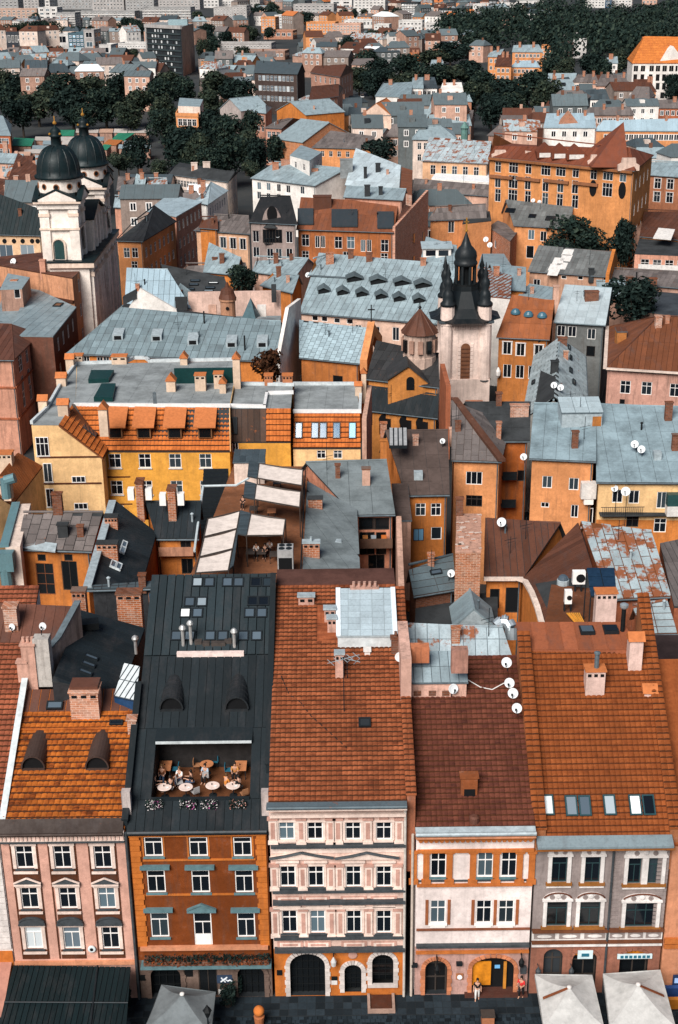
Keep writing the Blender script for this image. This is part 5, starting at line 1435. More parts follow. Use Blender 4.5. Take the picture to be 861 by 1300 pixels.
for x,y,yw,lb,sh,tr,hr_ in((196,1003,-1.5,'person in black sitting in the left front corner of the terrace',CBLK,CBLK,HAIRD),(207,989,3.1,'person in brown sitting behind the left front table',paint((.2,.07,.03),.8,.3),CJEAN,HAIRB),(218,1005,.6,'person in black with white sleeve before the left front table',CBLK,CWHT,HAIRD),(230,992,2.6,'person in white sitting behind the second front table',CWHT,CJEAN,HAIRB),(245,997,1.4,'person in black sitting right of the second front table',CBLK,CJEAN,HAIRD),(262,988,2.8,'person in pale blue sitting at the third front table',paint((.35,.45,.55),.8,.2),CBLK,HAIRD),(287,1002,-.9,'person in orange sitting left of the right corner table',COR,CBLK,HAIRB),(299,986,3.1,'person in ochre sitting behind the right corner table',paint((.5,.22,.06),.8,.3),CBLK,HAIRD),(305,1004,.9,'person in black sitting right of the right corner table',CBLK,CBLK,HAIRD)):
 person(P(x,y+3,z),yw,lb,sh,tr,hr_,'sit',group=G)
 # flower boxes on the terrace parapet
FLW=leafm((.75,.70,.70),(.9,.86,.86));FLP=leafm((.35,.05,.22),(.55,.12,.38));FLR=leafm((.55,.25,.2),(.7,.5,.45))
for x,lb,m1,m2 in((196,'basket of white flowers with purple blooms, leftmost on the terrace parapet',FLW,FLP),(239,'basket of dense white flowers, second on the terrace parapet',FLW,FLP),(266,'basket of white flowers with a purple bloom, third on the terrace parapet',FLW,FLP),(302,'basket of pinkish flowers, rightmost on the terrace parapet',FLR,FLW)):
 p=PY(x,1021,Ya-.4);root=empty('flower_basket',(p.x,p.y,p.z-.4),lb,'flowers','flower baskets on the terrace parapet')
 m=MB();m.box((p.x-.55,p.y-.15,p.z-.4),(p.x+.55,p.y+.2,p.z-.1));m.build('trough',BLACK,root)
 for nm,n_,l_,mt in(('leaves',260,.08,LEAF[2]),('blossom',120,.055,m1),('blossom',40,.055,m2)):tag(leaves(nm,root,p.x+(.15 if mt is m2 else 0),p.y-.08,p.z+.02,.55 if mt is not m2 else .28,.25,.27,n_,l_,mt),kind='stuff')
 # ------------------------------------------------------------------ courtyard row behind the front houses
SZ=sheetm((.29,.345,.37),.16,.06,.45,.15,.4);SZL=sheetm((.50,.56,.59),.14,.08,.42,.15,.35);SZD=sheetm((.055,.075,.088),.3,.05,.45,.15,.4)
SBK=sheetm((.014,.021,.026),.3,0,.6,.05,.35);SRUST=sheetm((.42,.47,.49),.16,.75,.42,.15,.4);SCOP=sheetm((.105,.042,.026),.3,.12,.55,.1,.5);SSLATE=sheetm((.15,.13,.125),.4,.25,.6,.0,.55)
BITG=bitumen((.20,.215,.22),.25);BITD=bitumen((.05,.05,.052),.3);BITB=bitumen((.085,.062,.055),.35);BITL=bitumen((.30,.30,.30),.2)
WOR=plaster((.58,.20,.05),.5);WORD=plaster((.38,.11,.028),.7);WSAL=plaster((.68,.29,.12),.4);WYEL=plaster((.78,.37,.065),.25);WCRE=plaster((.82,.53,.26),.25);WPK=plaster((.62,.38,.29),.6);WPALE=plaster((.74,.60,.52),.4);WDRT=plaster((.42,.25,.19),.9);WBLK=paint((.03,.032,.036),.7,.4);WRED=plaster((.40,.13,.065),.7)
R2G='chimneys'
# slate roofed courtyard house at the left
h=gab('courtyard_house','orange courtyard house under a worn grey slate roof, left of the black roofs','house',(22,697),(117,700),(131,650),(30,650),14,16.2,WOR,SSLATE,back=.4,under=BITD)
h.win(0,[(58,735)],1.7,3.2,'g6',fm=BROWNF,pm=GLK);h.win(0,[(89,731)],1.5,3,'c2',fm=DARKF,pm=GLK);h.win(0,[(53,708),(87,708),(110,708)],.8,.7,'c1',fm=DARKF,pm=GLK)
h.cover('F',1.0,1.25,SSLATE,indiv=200,gap=.06,th=.04,stagger=True,jit=.04)
h.chim(68,628,80,655,.6,BRICKD,label='dark leaning chimney');h.chim(74,667,87,684,.6,BITD);h.done()
m=MB();p=P(22,694,14);q=P(71,700,14);m.prism([p+V((-.1,-.3,0)),q+V((0,-.3,0)),q+V((0,.8,.35)),p+V((-.1,.8,.35))],(0,0,.12));m.build('flashing',ZINC,h.root)
m=MB();p=P(24,715,11);q=P(42,748,11)
for s in(-.3,.3):m.tube(P(25,712,12)+V((0,s,0)),P(42,750,8.5)+V((0,s,0)),.08,5)
for k in range(9):t=k/8;e=P(25,712,12).lerp(P(42,750,8.5),t);m.box((e.x-.1,e.y-.3,e.z-.05),(e.x+.1,e.y+.3,e.z+.05))
m.build('outside_stair',IRON,h.root)
# pale wall with teal coping and pipe at the far left
pA=P(7,695,15.0);pB=P(22,640,15.0)
root=empty('boundary_wall',(pA.x,pA.y,0),'pale wall with wide teal metal coping at the left edge, beside slate roof','wall')
d=(pB-pA).normalized();nn=V((-d.y,d.x,0))*-1
m=MB();m.prism([V((pA.x,pA.y,0)),V((pB.x,pB.y,0)),V((pB.x,pB.y,0))+nn*1.3,V((pA.x,pA.y,0))+nn*1.3],(0,0,15));m.build('masonry',WPALE,root)
TEALM=sheetm((.13,.24,.27),.2,.05,.4,.2,.3)
m=MB();o_=V((0,0,15.003));m.prism([pA-nn*.5+V((0,0,.003)),pB-nn*.5+V((0,0,.003)),pB+nn*.3+V((0,0,.003)),pA+nn*.3+V((0,0,.003))],(0,0,.25))
m.build('coping',TEALM,root)
m=MB();q=pA-nn*.1;m.obox(V((q.x,q.y-.5,13.9)),V((.9,0,0)),V((0,.5,0)),V((0,0,.9)));m.tube((q.x,q.y-.5,13.2),(q.x+.3,q.y-.5,4),.55,10);m.build('rainwater_head',TEALM,root)
m=MB();q=P(9,632,15.5);m.tube(q,q+V((0,0,2.0)),.5,10);m.tube(q+V((0,0,1.8)),q+V((1.0,0,2.1)),.5,10);m.build('duct',TEALM,root)
# black L-shaped roof
h=House('courtyard_house','courtyard house with black seamed roof sloping right, pale flashing on its left','house',[P(181,739,14.6),P(199,677,14.6),P(146,637,16.6),P(112,744,16.6)],None,WORD,SBK,ov=.02,under=BITD)
h.cover('F',.58,9,SBK,indiv=60,gap=.05,th=.05);h.done()
for x0,y0,x1,y1 in((134,657,150,676),(124,691,150,711)):h.chim(x0,y0,x1,y1,.7,BRICK,z=16.0,holes=4,capm=BITD)
for x,y in((157,693),(155,700),(143,718),(150,721)):h.skylight(x,y,1.3,.5,pm=GLL,fm=ZINCL)
m=MB();p,q=P(111,745,16.8),P(143,636,16.8);m.obox((p+q)/2,(q-p)/2,V((.35,0,0)),V((0,0,.1)));m.build('verge_flashing',ZINC,h.root)
h=gab('courtyard_house','courtyard house with black roof behind two chimneys and a dark balcony wall','house',(199,684),(253,684),(256,637),(185,637),14.4,16.6,WOR,SBK,back=.3,under=BITD)
h.cover('F',.6,9,SBK,indiv=60,gap=.05,th=.05);h.win(0,[(208,691),(236,691)],1.0,1.1,'c2',pm=GLK,fm=DARKF);h.win(0,[(211,721),(238,719)],1.1,1.6,'c2',pm=GLK,fm=DARKF)
for x0,y0,x1,y1,lb in((174,614,183,648,'tall brick chimney between two white air conditioners, left one'),(214,623,224,655,'tall brick chimney between two white air conditioners, right one')):
 o=h.chim(x0,y0,x1,y1,1.4,BRICK,z=16.0,capm=BRICKD,label=lb);h.root
 b=P((x0+x1)/2,y1,16.0)
 for s in(-1,1):m=MB();m.box((b.x+s*.85-.3,b.y+.1,17.0),(b.x+s*.85+.3,b.y+.9,18.1));m.build('air_conditioner',WHITE,h.root)
b=h.onwall(0,225,700);a,u,n,L=h.wallframe(0);m=MB();p=a+u*b[0];m.box((p.x-1.6,p.y-.9,b[1]-.1),(p.x+1.6,p.y,b[1]+.0));m.box((p.x-1.6,p.y-.9,b[1]),(p.x+1.6,p.y-.84,b[1]+.8));m.build('balcony',plaster((.5,.25,.16),.6),h.root);h.done()
# dark sheet-clad house front with chimneys, between black roof and terrace house
h=gab('courtyard_house','black sheet clad attic front with three windows behind two brick chimneys','house',(108,749),(222,746),(236,735),(118,741),16.6,17.3,WBLK,SZD,back=0,under=BITD)
h.cover('F',.7,3,SZD,indiv=60,gap=.06,th=.05);h.win(0,[(127,764),(143,764),(196,764)],.95,1.7,'c1',fm=plaster((.35,.2,.15),.4),pm=GLB);h.done()
h.chim(93,752,110,778,.8,BRICK,z=17.5,capm=BRICKD,holes=3,label='brick chimney at the top of the grey firewall');h.chim(150,755,181,789,1.0,BRICK,z=17,capm=BRICKD,holes=3,label='wide brick chimney with dark cap and three smoke holes')
# black wing behind the pink house, sloping to the right, with glazed lantern
h=House('rear_wing','black plank-seamed rear wing behind the pink townhouse, with glazed lantern','house',[P(153,882,17.7),P(184,798,17.7),P(102,776,19.6),P(66,864,19.6)],None,WBLK,SBK,ov=.02,under=BITD)
h.cover('F',.62,9,SBK,indiv=40,gap=.05,th=.05);h.done();
for x,y in((115,836),(111.5,845),(107.5,855)):h.skylight(x,y,.5,1.0,lift=.16)
pl=[P(145,884,18.3),P(172,890,18.3),P(178,846,19.3),P(158,842,19.3)]
m=MB();m.prism([p-V((0,0,.1))for p in pl],(0,0,.08));o=m.build('lantern_frame',SZD,h.root);cover(o,pl,.42,1.3,paint((.55,.60,.62),.15,.2),name='lantern_pane',indiv=30,gap=.09,th=.05)
m=MB();m.add([pl[0],pl[1],pl[1]-V((0,0,1.6)),pl[0]-V((0,0,.8))],[(0,1,2,3)]);m.build('lantern_front',paint((.015,.05,.12),.3,.3),o)
m=MB();q=P(120,796,19.4);m.obox(q+V((-.6,0,.2)),V((.9,.2,0)),V((-.1,.5,0)),V((0,0,.25)));m.build('roof_fan',BLACK,h.root)
m=MB();m.tube(P(173,830,18.2),P(173,830,18.2)+V((0,0,1.2)),.12,8);m.lathe(P(173,830,18.2)+V((0,0,1.1)),[(.2,0),(.27,.15),(.2,.3),(.05,.4)],10);m.build('vent_pipe',paint((.5,.5,.5),.3,.3,.6),h.root)
# restaurant terrace with white awnings
h=flat('terrace_building','dark building with an upper dining deck shaded by white awnings','building',[(240,735),(386,735),(391,592),(296,592)],15.0,WORD,plaster((.22,.09,.045),.5),gable=WBLK);h.done();ter=h
AW=clothm((.68,.60,.55));deckz=15.0
def awning(pts,z,label,slope=.35):
 q=[P(*p,z)for p in pts];root=empty('awning',(sum((p for p in q),V((0,0,0)))/4)*1.0,label,'awning','white awnings over the dining deck');
 c=sum(q,V((0,0,0)))/4;root.location=(c.x,c.y,deckz)
 m=MB();vs=[];N=6
 for i in range(N+1):
  for j in range(N+1):
   a_=q[0].lerp(q[1],j/N);b_=q[3].lerp(q[2],j/N);e=a_.lerp(b_,i/N);vs.append(e-V((0,0,.10*math.sin(math.pi*j/N))))
 m.add(vs,[(i*(N+1)+j,i*(N+1)+j+1,(i+1)*(N+1)+j+1,(i+1)*(N+1)+j)for i in range(N)for j in range(N)]);m.build('canopy',AW,root)
 m=MB()
 for i in range(4):m.tube(q[i],q[(i+1)%4],.07,5)
 m.build('frame',DARKF,root)
 for i in range(4):m=MB();m.tube(q[i],(q[i].x,q[i].y,deckz),.05,5);m.build('post',DARKF,root)
 return root
def seamstrip(pts,z,root):
 q=[P(*p,z)for p in pts];m=MB();m.prism([p-V((0,0,.1))for p in q],(0,0,.08));o=m.build('awning_box',BITD,root);cover(o,[q[3],q[0],q[1],q[2]],.32,9,SZD,name='slat',indiv=30,gap=.06,th=.06)
zaw=18.0
r_=awning([(329,588.6),(384.7,596.7),(383.5,616.5),(326.6,607)],zaw,'white awning farthest back on the dining deck');seamstrip([(316,585),(329,588.4),(326.6,607),(314,604.5)],zaw,r_)
r_=awning([(325.4,615),(382,624.6),(380.7,644),(323,634)],zaw,'white awning second from the back on the dining deck');seamstrip([(311,611),(325.2,614.6),(323,633.8),(309,631)],zaw,r_)
r_=awning([(318.5,652.5),(362.6,659.4),(359.8,679.6),(313,680)],zaw,'white awning nearest on the right side of the dining deck');seamstrip([(305,648.5),(318.3,652),(313,679.6),(302,677.5)],zaw,r_)
r_=awning([(264,658.7),(305,648.8),(301,671),(259,681.5)],zaw-.3,'white awning panel, the upper one of the left row');seamstrip([(305.6,649),(305.8,649),(297,718),(291,723)],zaw-.25,r_)
awning([(259,683),(300.6,672.2),(295.7,696.6),(253.4,707)],zaw-.3,'white awning panel, the middle one of the left row');awning([(253,708.5),(295,698),(290,724.5),(248,727.5)],zaw-.3,'white awning panel, the lowest one of the left row')
m=MB();q=P(362,737,16.2);q0=P(353,734,15.0);m.box((q0.x,q0.y,15.0),(q0.x+1.35,q0.y+1.5,17.6));o=m.build('ventilation_unit',paint((.45,.45,.45),.4,.3,.3),ter.root)
m=MB();m.box((q0.x+.1,q0.y-.03,15.2),(q0.x+1.25,q0.y-.003,16.9));m.build('intake',OPENING,o)
m=MB()
for k in range(2):
 for j in range(2):m.lathe((q0.x+.37+k*.62,q0.y+.4+j*.7,17.6),[(.26,0),(.26,.06),(.2,.06),(.05,.03)],10)
m.build('fan',IRON,o)
m=MB();p=P(382,735,15.5);q=P(388,600,15.5)
for k in range(22):e=p.lerp(q,k/21);m.tube((e.x,e.y,15),(e.x,e.y,16.3),.03,4)
m.tube(p+V((0,0,.8)),q+V((0,0,.8)),.05,5);p2=P(300,738,15.5)
for k in range(16):e=p.lerp(p2,k/15);m.tube((e.x,e.y,15),(e.x,e.y,16.1),.03,4)
m.tube(p+V((0,0,.6)),p2+V((0,0,.6)),.05,5);m.build('railing',IRON,ter.root)
m=MB();m.box((P(345,690,15).x-3.3,P(345,694,15).y,15.0),(P(345,690,15).x+.9,P(345,694,15).y+.06,16.2));m.build('deck_screen',plaster((.35,.14,.06),.4),ter.root)
for x,y,lb in((318,700,'table near the left front of the dining deck'),(332,700,'table in the middle front of the dining deck'),(348,703,'table at the right front of the dining deck'),(322,645,'table between the first awnings, left'),(345,648,'table between the first awnings, right'),(352,612,'table under the farthest awning')):cafe_table(x,y,15.0,lb,TOPO if x%2 else DARKF,False,group='tables on the dining deck')
for x,y,lb,c_ in((326,706,'person in white at the middle front table of the dining deck',CWHT),(337,707,'person in black by the rail of the dining deck',CBLK),(343,702,'person in white at the right front table of the dining deck',CWHT),(309,645,'person in black between the first awnings',CBLK)):
 person(P(x,y,15.0),3.0,lb,c_,CBLK,HAIRD,'sit',group='guests on the dining deck')
 # stair and white railing left of the awnings
m=MB();p0_s=P(262,690,12);
for k in range(16):m.box((P(255,650,12).x,P(258,660,12).y+k*.45,6),(P(255,650,12).x+2.6,P(258,660,12).y+k*.45+.42,11.1+k*.25))
m.build('stair',IRON,ter.root)
m=MB();m.path([P(247,700,14.5),P(258,617,16.5),P(300,616,16.5),P(316,607,17.5)],.12,6);m.build('handrail',paint((.45,.52,.55),.4,.2),ter.root)
block(ter.root,'stair_head',298,588,336,612,15.2,3.0,WPALE,SZD,slope=.1)
# grey felt roofed building in the middle
h=House('rear_building','grey felt roofed rear wing with a long slope, right of the white awnings','building',[P(383,742,15.4),P(458,740,14.6),P(452,653,14.6),P(390,612,16.0)],None,WPK,BITG,ov=.02,under=BITD)
h.cover('F',1.9,2.6,BITG,indiv=80,gap=.035,th=.02);h.done()
h.chim(391.5,634,409.5,650,.7,BRICK,capm=BITD);h.chim(385,690,406,710,.7,BRICK,capm=ZINC,holes=3,pots=1);m=MB();q=h.roofpt(424,690);m.box((q.x-.7,q.y-.4,q.z-.1),(q.x+.7,q.y+.4,q.z+.3));m.build('roof_box',ZINC,h.root)
h=gab('rear_building','grey felt roofed house with two slim chimneys and an open balcony well below','building',(450,654),(502,653),(491,584),(388,587),14.8,16.8,plaster((.62,.27,.17),.6),BITG,back=.2,under=BITD)
h.cover('F',2.0,2.6,BITG,indiv=80,gap=.035,th=.02);h.win(0,[(466,665),(484,665)],1.6,1.3,'c1',fm=DARKF,pm=GLK);h.win(0,[(466,690)],1.5,2.4,'c2',fm=DARKF,pm=GLK);h.win(0,[(484,690)],1.0,2.4,'c1',fm=DARKF,pm=GLK);h.win(0,[(478,722)],1.6,3,'c2',fm=DARKF,pm=GLK)
a,u,n,L=h.wallframe(0)
for z_ in(11.8,8.2):m=MB();m.box((a.x,a.y-1.5,z_),(a.x+L,a.y-.0,z_+.12));m.box((a.x,a.y-1.5,z_+.12),(a.x+L,a.y-1.45,z_+1.0));m.build('balcony',plaster((.12,.07,.05),.5),h.root)
for k,(dx,z_,c_)in enumerate(((.6,12.0,(.5,.2,.06)),(1.4,12.0,(.3,.35,.4)),(2.4,12.0,(.5,.14,.03)),(3.0,8.3,(.4,.15,.05)),(1.2,8.3,(.5,.2,.05)))):m=MB();m.box((a.x+dx,a.y-.9,z_),(a.x+dx+.5,a.y-.3,z_+.7));m.build('storage_box',paint(c_,.6,.3),h.root)
h.chim(426,591,432,608,.4,BRICKD);h.chim(460,596,470,617,.6,WPK,capm=BRICKD);h.done()
m=MB();pa_,pb_=P(503,654,14.6),P(506,742,14.6);m.prism([V((pa_.x,pa_.y,0)),V((pb_.x,pb_.y,0)),V((pb_.x+.5,pb_.y,0)),V((pa_.x+.5,pa_.y,0))][::-1],(0,0,14.5));m.build('side_wall',WPK,h.root)
block(h.root,'plaster_wall',502,662,521,745,6,8,WDRT,BITB,slope=.1,cov=1.2)
# brown felt roof with orange wall
h=gab('rear_building','orange house with four windows under a mottled brown felt roof and pale hatch','house',(515,629),(571,628),(569,546),(489,547),13.4,16.9,WOR,BITB,back=.3,under=BITD)
h.win(0,[(534,647),(553.5,647)],1.05,1.4,'c4');h.win(0,[(531.5,679)],1.1,1.4,'c2',pm=GLB,fm=DARKF);h.win(0,[(554,677)],1.1,1.4,'c1');h.cover('F',1.4,2.0,BITB,indiv=100,gap=.03,th=.02)
m=MB();q=h.roofpt(531,606);m.box((q.x-.45,q.y-.5,q.z-.2),(q.x+.45,q.y+.3,q.z+.7));m.build('roof_hatch',ZINC,h.root);h.done()
dish(562,560,3.6,h.roofpt(562,568),'satellite dish at the right edge of the mottled brown roof',group='satellite dishes behind the front row')
pl=[P(494,566,17.4),P(517,566,17.4),P(517,543,18.2),P(494,543,18.2)]
m=MB();m.prism([p-V((0,0,.3))for p in pl],(0,0,.28));o=m.build('glazed_lantern',IRON,h.root);cover(o,pl,.55,9,paint((.30,.31,.32),.25,.3),name='lantern_pane',indiv=12,gap=.14,th=.04)
h.chim(483,538,491,565,.5,BRICK);h.chim(483,560,491,580,.5,plaster((.5,.18,.05),.5))
# narrow salmon house with diagonal hip roof
h=House('rear_building','narrow tall salmon house with a lopsided hipped slate grey roof','house',[P(573,584,14.6),P(637,586,14.6),P(648,538,14.6),P(572,540,14.6)],(P(574,510,18.2),P(580,512,18.2)),WSAL,SSLATE,gl=True,gr=False,under=BITB)
h.win(0,[(602,607)],1.75,1.5,'c3');h.win(0,[(602,636)],1.75,1.3,'c6',pm=GLK,fm=DARKF);h.cover('F',.8,1.6,SSLATE,indiv=60,gap=.05,stagger=True);h.cover('R',.8,1.6,SSLATE,indiv=60,gap=.05,stagger=True);h.done()
m=MB();p,q=P(577,506,18.5),P(637,584,14.9);m.obox((p+q)/2,(q-p)/2,V((.4,-.1,0)),V((0,0,.18)));m.build('hip_board',plaster((.10,.045,.03),.5),h.root)
m=MB();p=P(570,520,16);m.box((p.x-.4,p.y-.3,10),(p.x+.15,p.y+9,18.9));m.build('firewall',WRED,h.root)
h.chim(571,545,592,554,.5,WPK,z=15.6)
h=gab('rear_building','dark roofed house over a deep orange courtyard wall, right of lopsided roof','house',(634,560),(673,560),(674,511),(590,511),14.8,17.2,WORD,BITD,back=.4,under=BITD)
h.win(0,[(662,604),(662,636)],.9,1.3,'c1',fm=DARKF,pm=GLK);h.cover('F',1.2,2,BITD,indiv=50,gap=.04,th=.02);h.chim(592,511,612,527,.5,BRICK);h.chim(648,515,671,530,.5,BRICKP);h.chim(630,537,636,561,.4,BRICK);h.chim(630,500,637,516,.5,BRICKD);h.done()
dish(665,580,4.5,P(666,588,13.2),'satellite dish under the eaves in the deep orange courtyard',group='satellite dishes behind the front row')
m=MB();a,u,n,L=h.wallframe(0)
for z_ in(10.5,7.2):m.box((a.x+.2,a.y-1.2,z_),(a.x+1.8,a.y-.02,z_+.1));m.box((a.x+.2,a.y-1.2,z_+.1),(a.x+1.8,a.y-1.15,z_+1))
m.build('balcony',IRON,h.root)
# wide grey roofed houses at the right
h=gab('rear_building','orange house with white framed windows under wide blue grey felt roof, left half','house',(672,582),(757,586),(757,513),(678,512),14.4,17.0,WSAL,BITG,back=.4,under=BITD)
BITZ=bitumen((.27,.33,.36),.14);h.roofm=BITZ
h.win(0,[(694.7,612),(728.5,614.5)],1.05,1.4,'c2');h.win(0,[(729.5,649)],.8,1.5,'c2');h.win(0,[(692,641)],.9,.6,'c2',pm=GLK);h.win(0,[(748,655)],.8,1.8,'c1',pm=GLK)
a,u,n,L=h.wallframe(0);b=h.onwall(0,746,620);p=a+u*b[0];m=MB();m.box((p.x-.8,p.y-.9,b[1]-.9),(p.x+.8,p.y-.01,b[1]+.9));m.build('glazed_balcony',OFFW,h.root);b=h.onwall(0,746,633);p=a+u*b[0];m=MB();m.box((p.x-.5,p.y-.8,b[1]-.4),(p.x+.5,p.y-.01,b[1]+.3));m.build('air_conditioner',WHITE,h.root)
h.cover('F',1.5,1.9,BITZ,indiv=100,gap=.03,th=.02);h.chim(726,549,734,570,.5,BRICKD)
pl0=P(712,538,16.6);block(h.root,'roof_lantern',713,525,764,541,16.0,3.2,ZINC,SZL,slope=.25,cov=1.6)
pxbox(h.root,'vent',717,525,733,539,16.05,.4,plaster((.4,.15,.04),.5));pxbox(h.root,'vent',752,529,763,541,16.0,.4,plaster((.4,.15,.04),.5));h.done()
h=gab('rear_building','cream house with balconies under wide blue grey felt roof with dishes, right half','house',(757,612),(885,613),(885,517),(757,514),13.0,17.0,WCRE,BITZ,back=.4,under=BITD,bands=[(0,8.6,WOR,(0,))])
h.win(0,[(784,630),(805,631)],1.1,1.5,'c2');h.win(0,[(840,635)],1.0,1.9,'c2');h.win(0,[(803,662)],1.3,1.3,'c4',pm=GLK,fm=DARKF);h.win(0,[(838,667)],1.3,1.6,'c4')
a,u,n,L=h.wallframe(0);b=h.onwall(0,770,650);m=MB();p=a+u*.2;m.box((p.x,p.y-1.0,b[1]-.15),(p.x+L-.3,p.y-.01,b[1]));m.build('balcony_slab',BITD,h.root)
m=MB()
for k in range(22):m.tube((p.x+.2+k*.2,p.y-.95,b[1]),(p.x+.2+k*.2,p.y-.95,b[1]+.9),.025,4)
m.tube((p.x,p.y-.95,b[1]+.9),(p.x+4.6,p.y-.95,b[1]+.9),.04,5);m.build('railing',IRON,h.root)
b2=h.onwall(0,857,638);p2=a+u*b2[0];m=MB();m.box((p2.x-1,p2.y-1,b2[1]-1.2),(p2.x+3,p2.y-.02,b2[1]-.1));m.build('enclosed_balcony',OFFW,h.root);m=MB();m.box((p2.x-1,p2.y-.9,b2[1]-.09),(p2.x+3,p2.y-.02,b2[1]+1.2));m.build('enclosed_balcony',paint((.02,.06,.06),.4,.3),h.root)
h.cover('F',1.5,1.9,BITZ,indiv=150,gap=.03,th=.02);h.chim(844,512,853,535,.5,BRICKD);h.chim(853,553,862,573,.5,BRICKD);q=h.roofpt(834,582);m=MB();m.box((q.x-.4,q.y-.4,q.z-.2),(q.x+.4,q.y+.5,q.z+.8));m.build('roof_hatch',ZINC,h.root);h.done()
G='satellite dishes behind the front row'
dish(806,564,5,h.roofpt(808,575),'left of twin satellite dishes on the wide blue grey roof',group=G);dish(814.5,570.5,5,h.roofpt(815,580),'right of twin satellite dishes on the wide blue grey roof',group=G)
dish(794.6,624,6,P(793,668,8.5),'big satellite dish on a mast before the cream balconies',group=G);dish(780.5,620,4.5,P(781,650,9.5),'small grey satellite dish left of the big one at the balconies',group=G)
# brown copper roof, brick firewall, sheds
h=gab('courtyard_house','orange courtyard house under a wide brown copper roof with pale gutter','house',(614,735),(664,735),(712,664),(616,661),11.6,14.6,WOR,SCOP,back=.3,under=BITD)
h.win(0,[(628,760)],.9,2.0,'c1',fm=DARKF,pm=GLK);h.win(0,[(650,762)],1.2,2.6,'c1',fm=DARKF,pm=GLK);h.cover('F',.66,9,SCOP,indiv=60,gap=.05,th=.05)
h.done();m=MB();m.obox((h.E[0]+h.E[1])/2+V((0,-.2,.1)),(h.E[1]-h.E[0])/2,V((0,.22,0)),V((0,0,.12)));m.build('pale_gutter',WPALE,h.root)
root2=House('courtyard_house','brown copper roofed wing sloping left, with curved pale gutter','house',[P(664,735,11.6),P(690,792,11.6),P(768,775,14.4),P(737,668,14.6)],None,WOR,SCOP,ov=.02,under=BITD);root2.cover('F',.66,9,SCOP,indiv=60,gap=.05,th=.05);root2.done()
m=MB();ps=[P(658,735,11.8),P(667,738,11.8),P(675,752,11.8),P(682,770,11.8),P(688,792,11.8)]
for a_,b_ in zip(ps,ps[1:]):m.obox((a_+b_)/2,(b_-a_)/2,V((.25,.05,0)),V((0,0,.12)))
m.build('pale_gutter',WPALE,root2.root)
h=flat('brick_firewall','tall flaking brick firewall standing left of the brown copper roof','wall',[(578,700),(611,700),(611,652),(580,652)],15.0,brickm((.42,.15,.07),(.5,.36,.28),.55),plaster((.56,.32,.24),.9));h.done()
h.chim(579,634,588,655,.5,BRICKD,z=15)
for k in range(24):x=rnd.uniform(580,610);y=rnd.uniform(653,698);p=P(x,y,15.0);l=rnd.uniform(.1,.3);m=MB();m.obox(p+V((0,0,.06)),V((l,.05,0)),V((-.03,l*.6,0)),V((0,0,.06)));m.build('loose_brick',BRICKP,h.root)
dish(637,663,6,P(637,672,14.5),'white satellite dish at the top of the brown copper roof',group=G)
h=gab('shed','teal grey sheet roofed shed with dish, left of the brick firewall','shed',(525,757),(579,748),(575,704),(519,717),11.0,13.2,BRICKD,SZD,back=.5,under=BITB)
h.cover('F',3.0,.75,sheetm((.12,.15,.165),.25,.05),indiv=60,gap=.05,th=.05);h.skylight(553,727,1.1,.5);h.done();dish(573,728,5,h.roofpt(570,738),'satellite dish on the teal grey shed roof',group=G)
h=flat('yard_roof','flat black tarred yard roof behind the small pale gabled shed','roof',[(527,793),(632,793),(632,752),(528,758)],9.6,BRICKD,BITD);h.done()
A,B=P(575,796,10.2),P(630,797,10.2);d=V((0,4.0,0));C,D=B+d,A+d;r1=P(604,783,11.9);r1.y=A.y;r2=V((r1.x,A.y+4.0,11.9))
h=House('shed','small pale grey gabled shed between the zinc roof and brown roof','shed',[B,C,D,A],(r1,r2),ZINC,SZ,ov=.1,gut=False);h.cover('F',.5,9,SZ,gap=.03,indiv=30);h.cover('K',.5,9,SZ,gap=.03,indiv=30);h.done()
root=empty('duct',P(640,800,18),'round silver ventilation duct at the corner of the zinc roof','duct');m=MB();SIL=paint((.42,.48,.52),.3,.2,.6)
m.path([P(630,795,19.0),P(637,789,19.3),P(645,790,19.3),P(649,797,19.0),P(649,812,18.2)],.48,12);m.build('pipe',SIL,root);m=MB()
for q in((634,792,19.1),(641,789,19.3),(648,799,18.9)):p=P(*q);m.lathe(p,[(.53,-.05),(.53,.05)],12,axis=(1,-.3,0))
m.build('collar',ZINC,root)
for k,(dd)in enumerate((0,)):m=MB();m.tube(P(640,800,16),P(640,795,18.8),.08);m.build('support',IRON,root)
# rusty zinc panel roofs
h=gab('courtyard_house','courtyard house under large zinc panels with big rust patches','house',(773,761),(852,757),(827,674),(737,670),12.0,15.2,WRED,SRUST,back=.2,under=plaster((.16,.055,.02),.5))
h.cover('F',.95,2.1,SRUST,indiv=120,gap=.09,th=.05,stagger=True,jit=.03);h.done()
h=gab('courtyard_house','small house under patched pale zinc panels near the right edge, below big rusty roof','house',(819,805),(860,804),(847,762),(804,768),13.4,14.9,WRED,SRUST,back=.2,under=plaster((.12,.05,.03),.5));h.cover('F',2.0,.75,sheetm((.42,.47,.49),.15,.3),indiv=40,gap=.08,th=.05);h.done()
h=flat('rear_building','flat dark brown tarred roof at the right edge, beside orange parapet','building',[(828,897),(885,897),(880,806),(822,806)],16.0,WPK,bitumen((.045,.03,.03),.4));h.win(0,[(852,912)],1.6,.9,'c1',pm=GLK,fm=DARKF);h.done()
h=flat('rear_building','long dark seamed roof strip along the right edge, right of rusty panels','building',[(856,770),(890,770),(885,680),(838,690)],12.5,WRED,BITB,under=BITD);h.cover('F',.6,3,SSLATE,indiv=40,gap=.05);h.done()
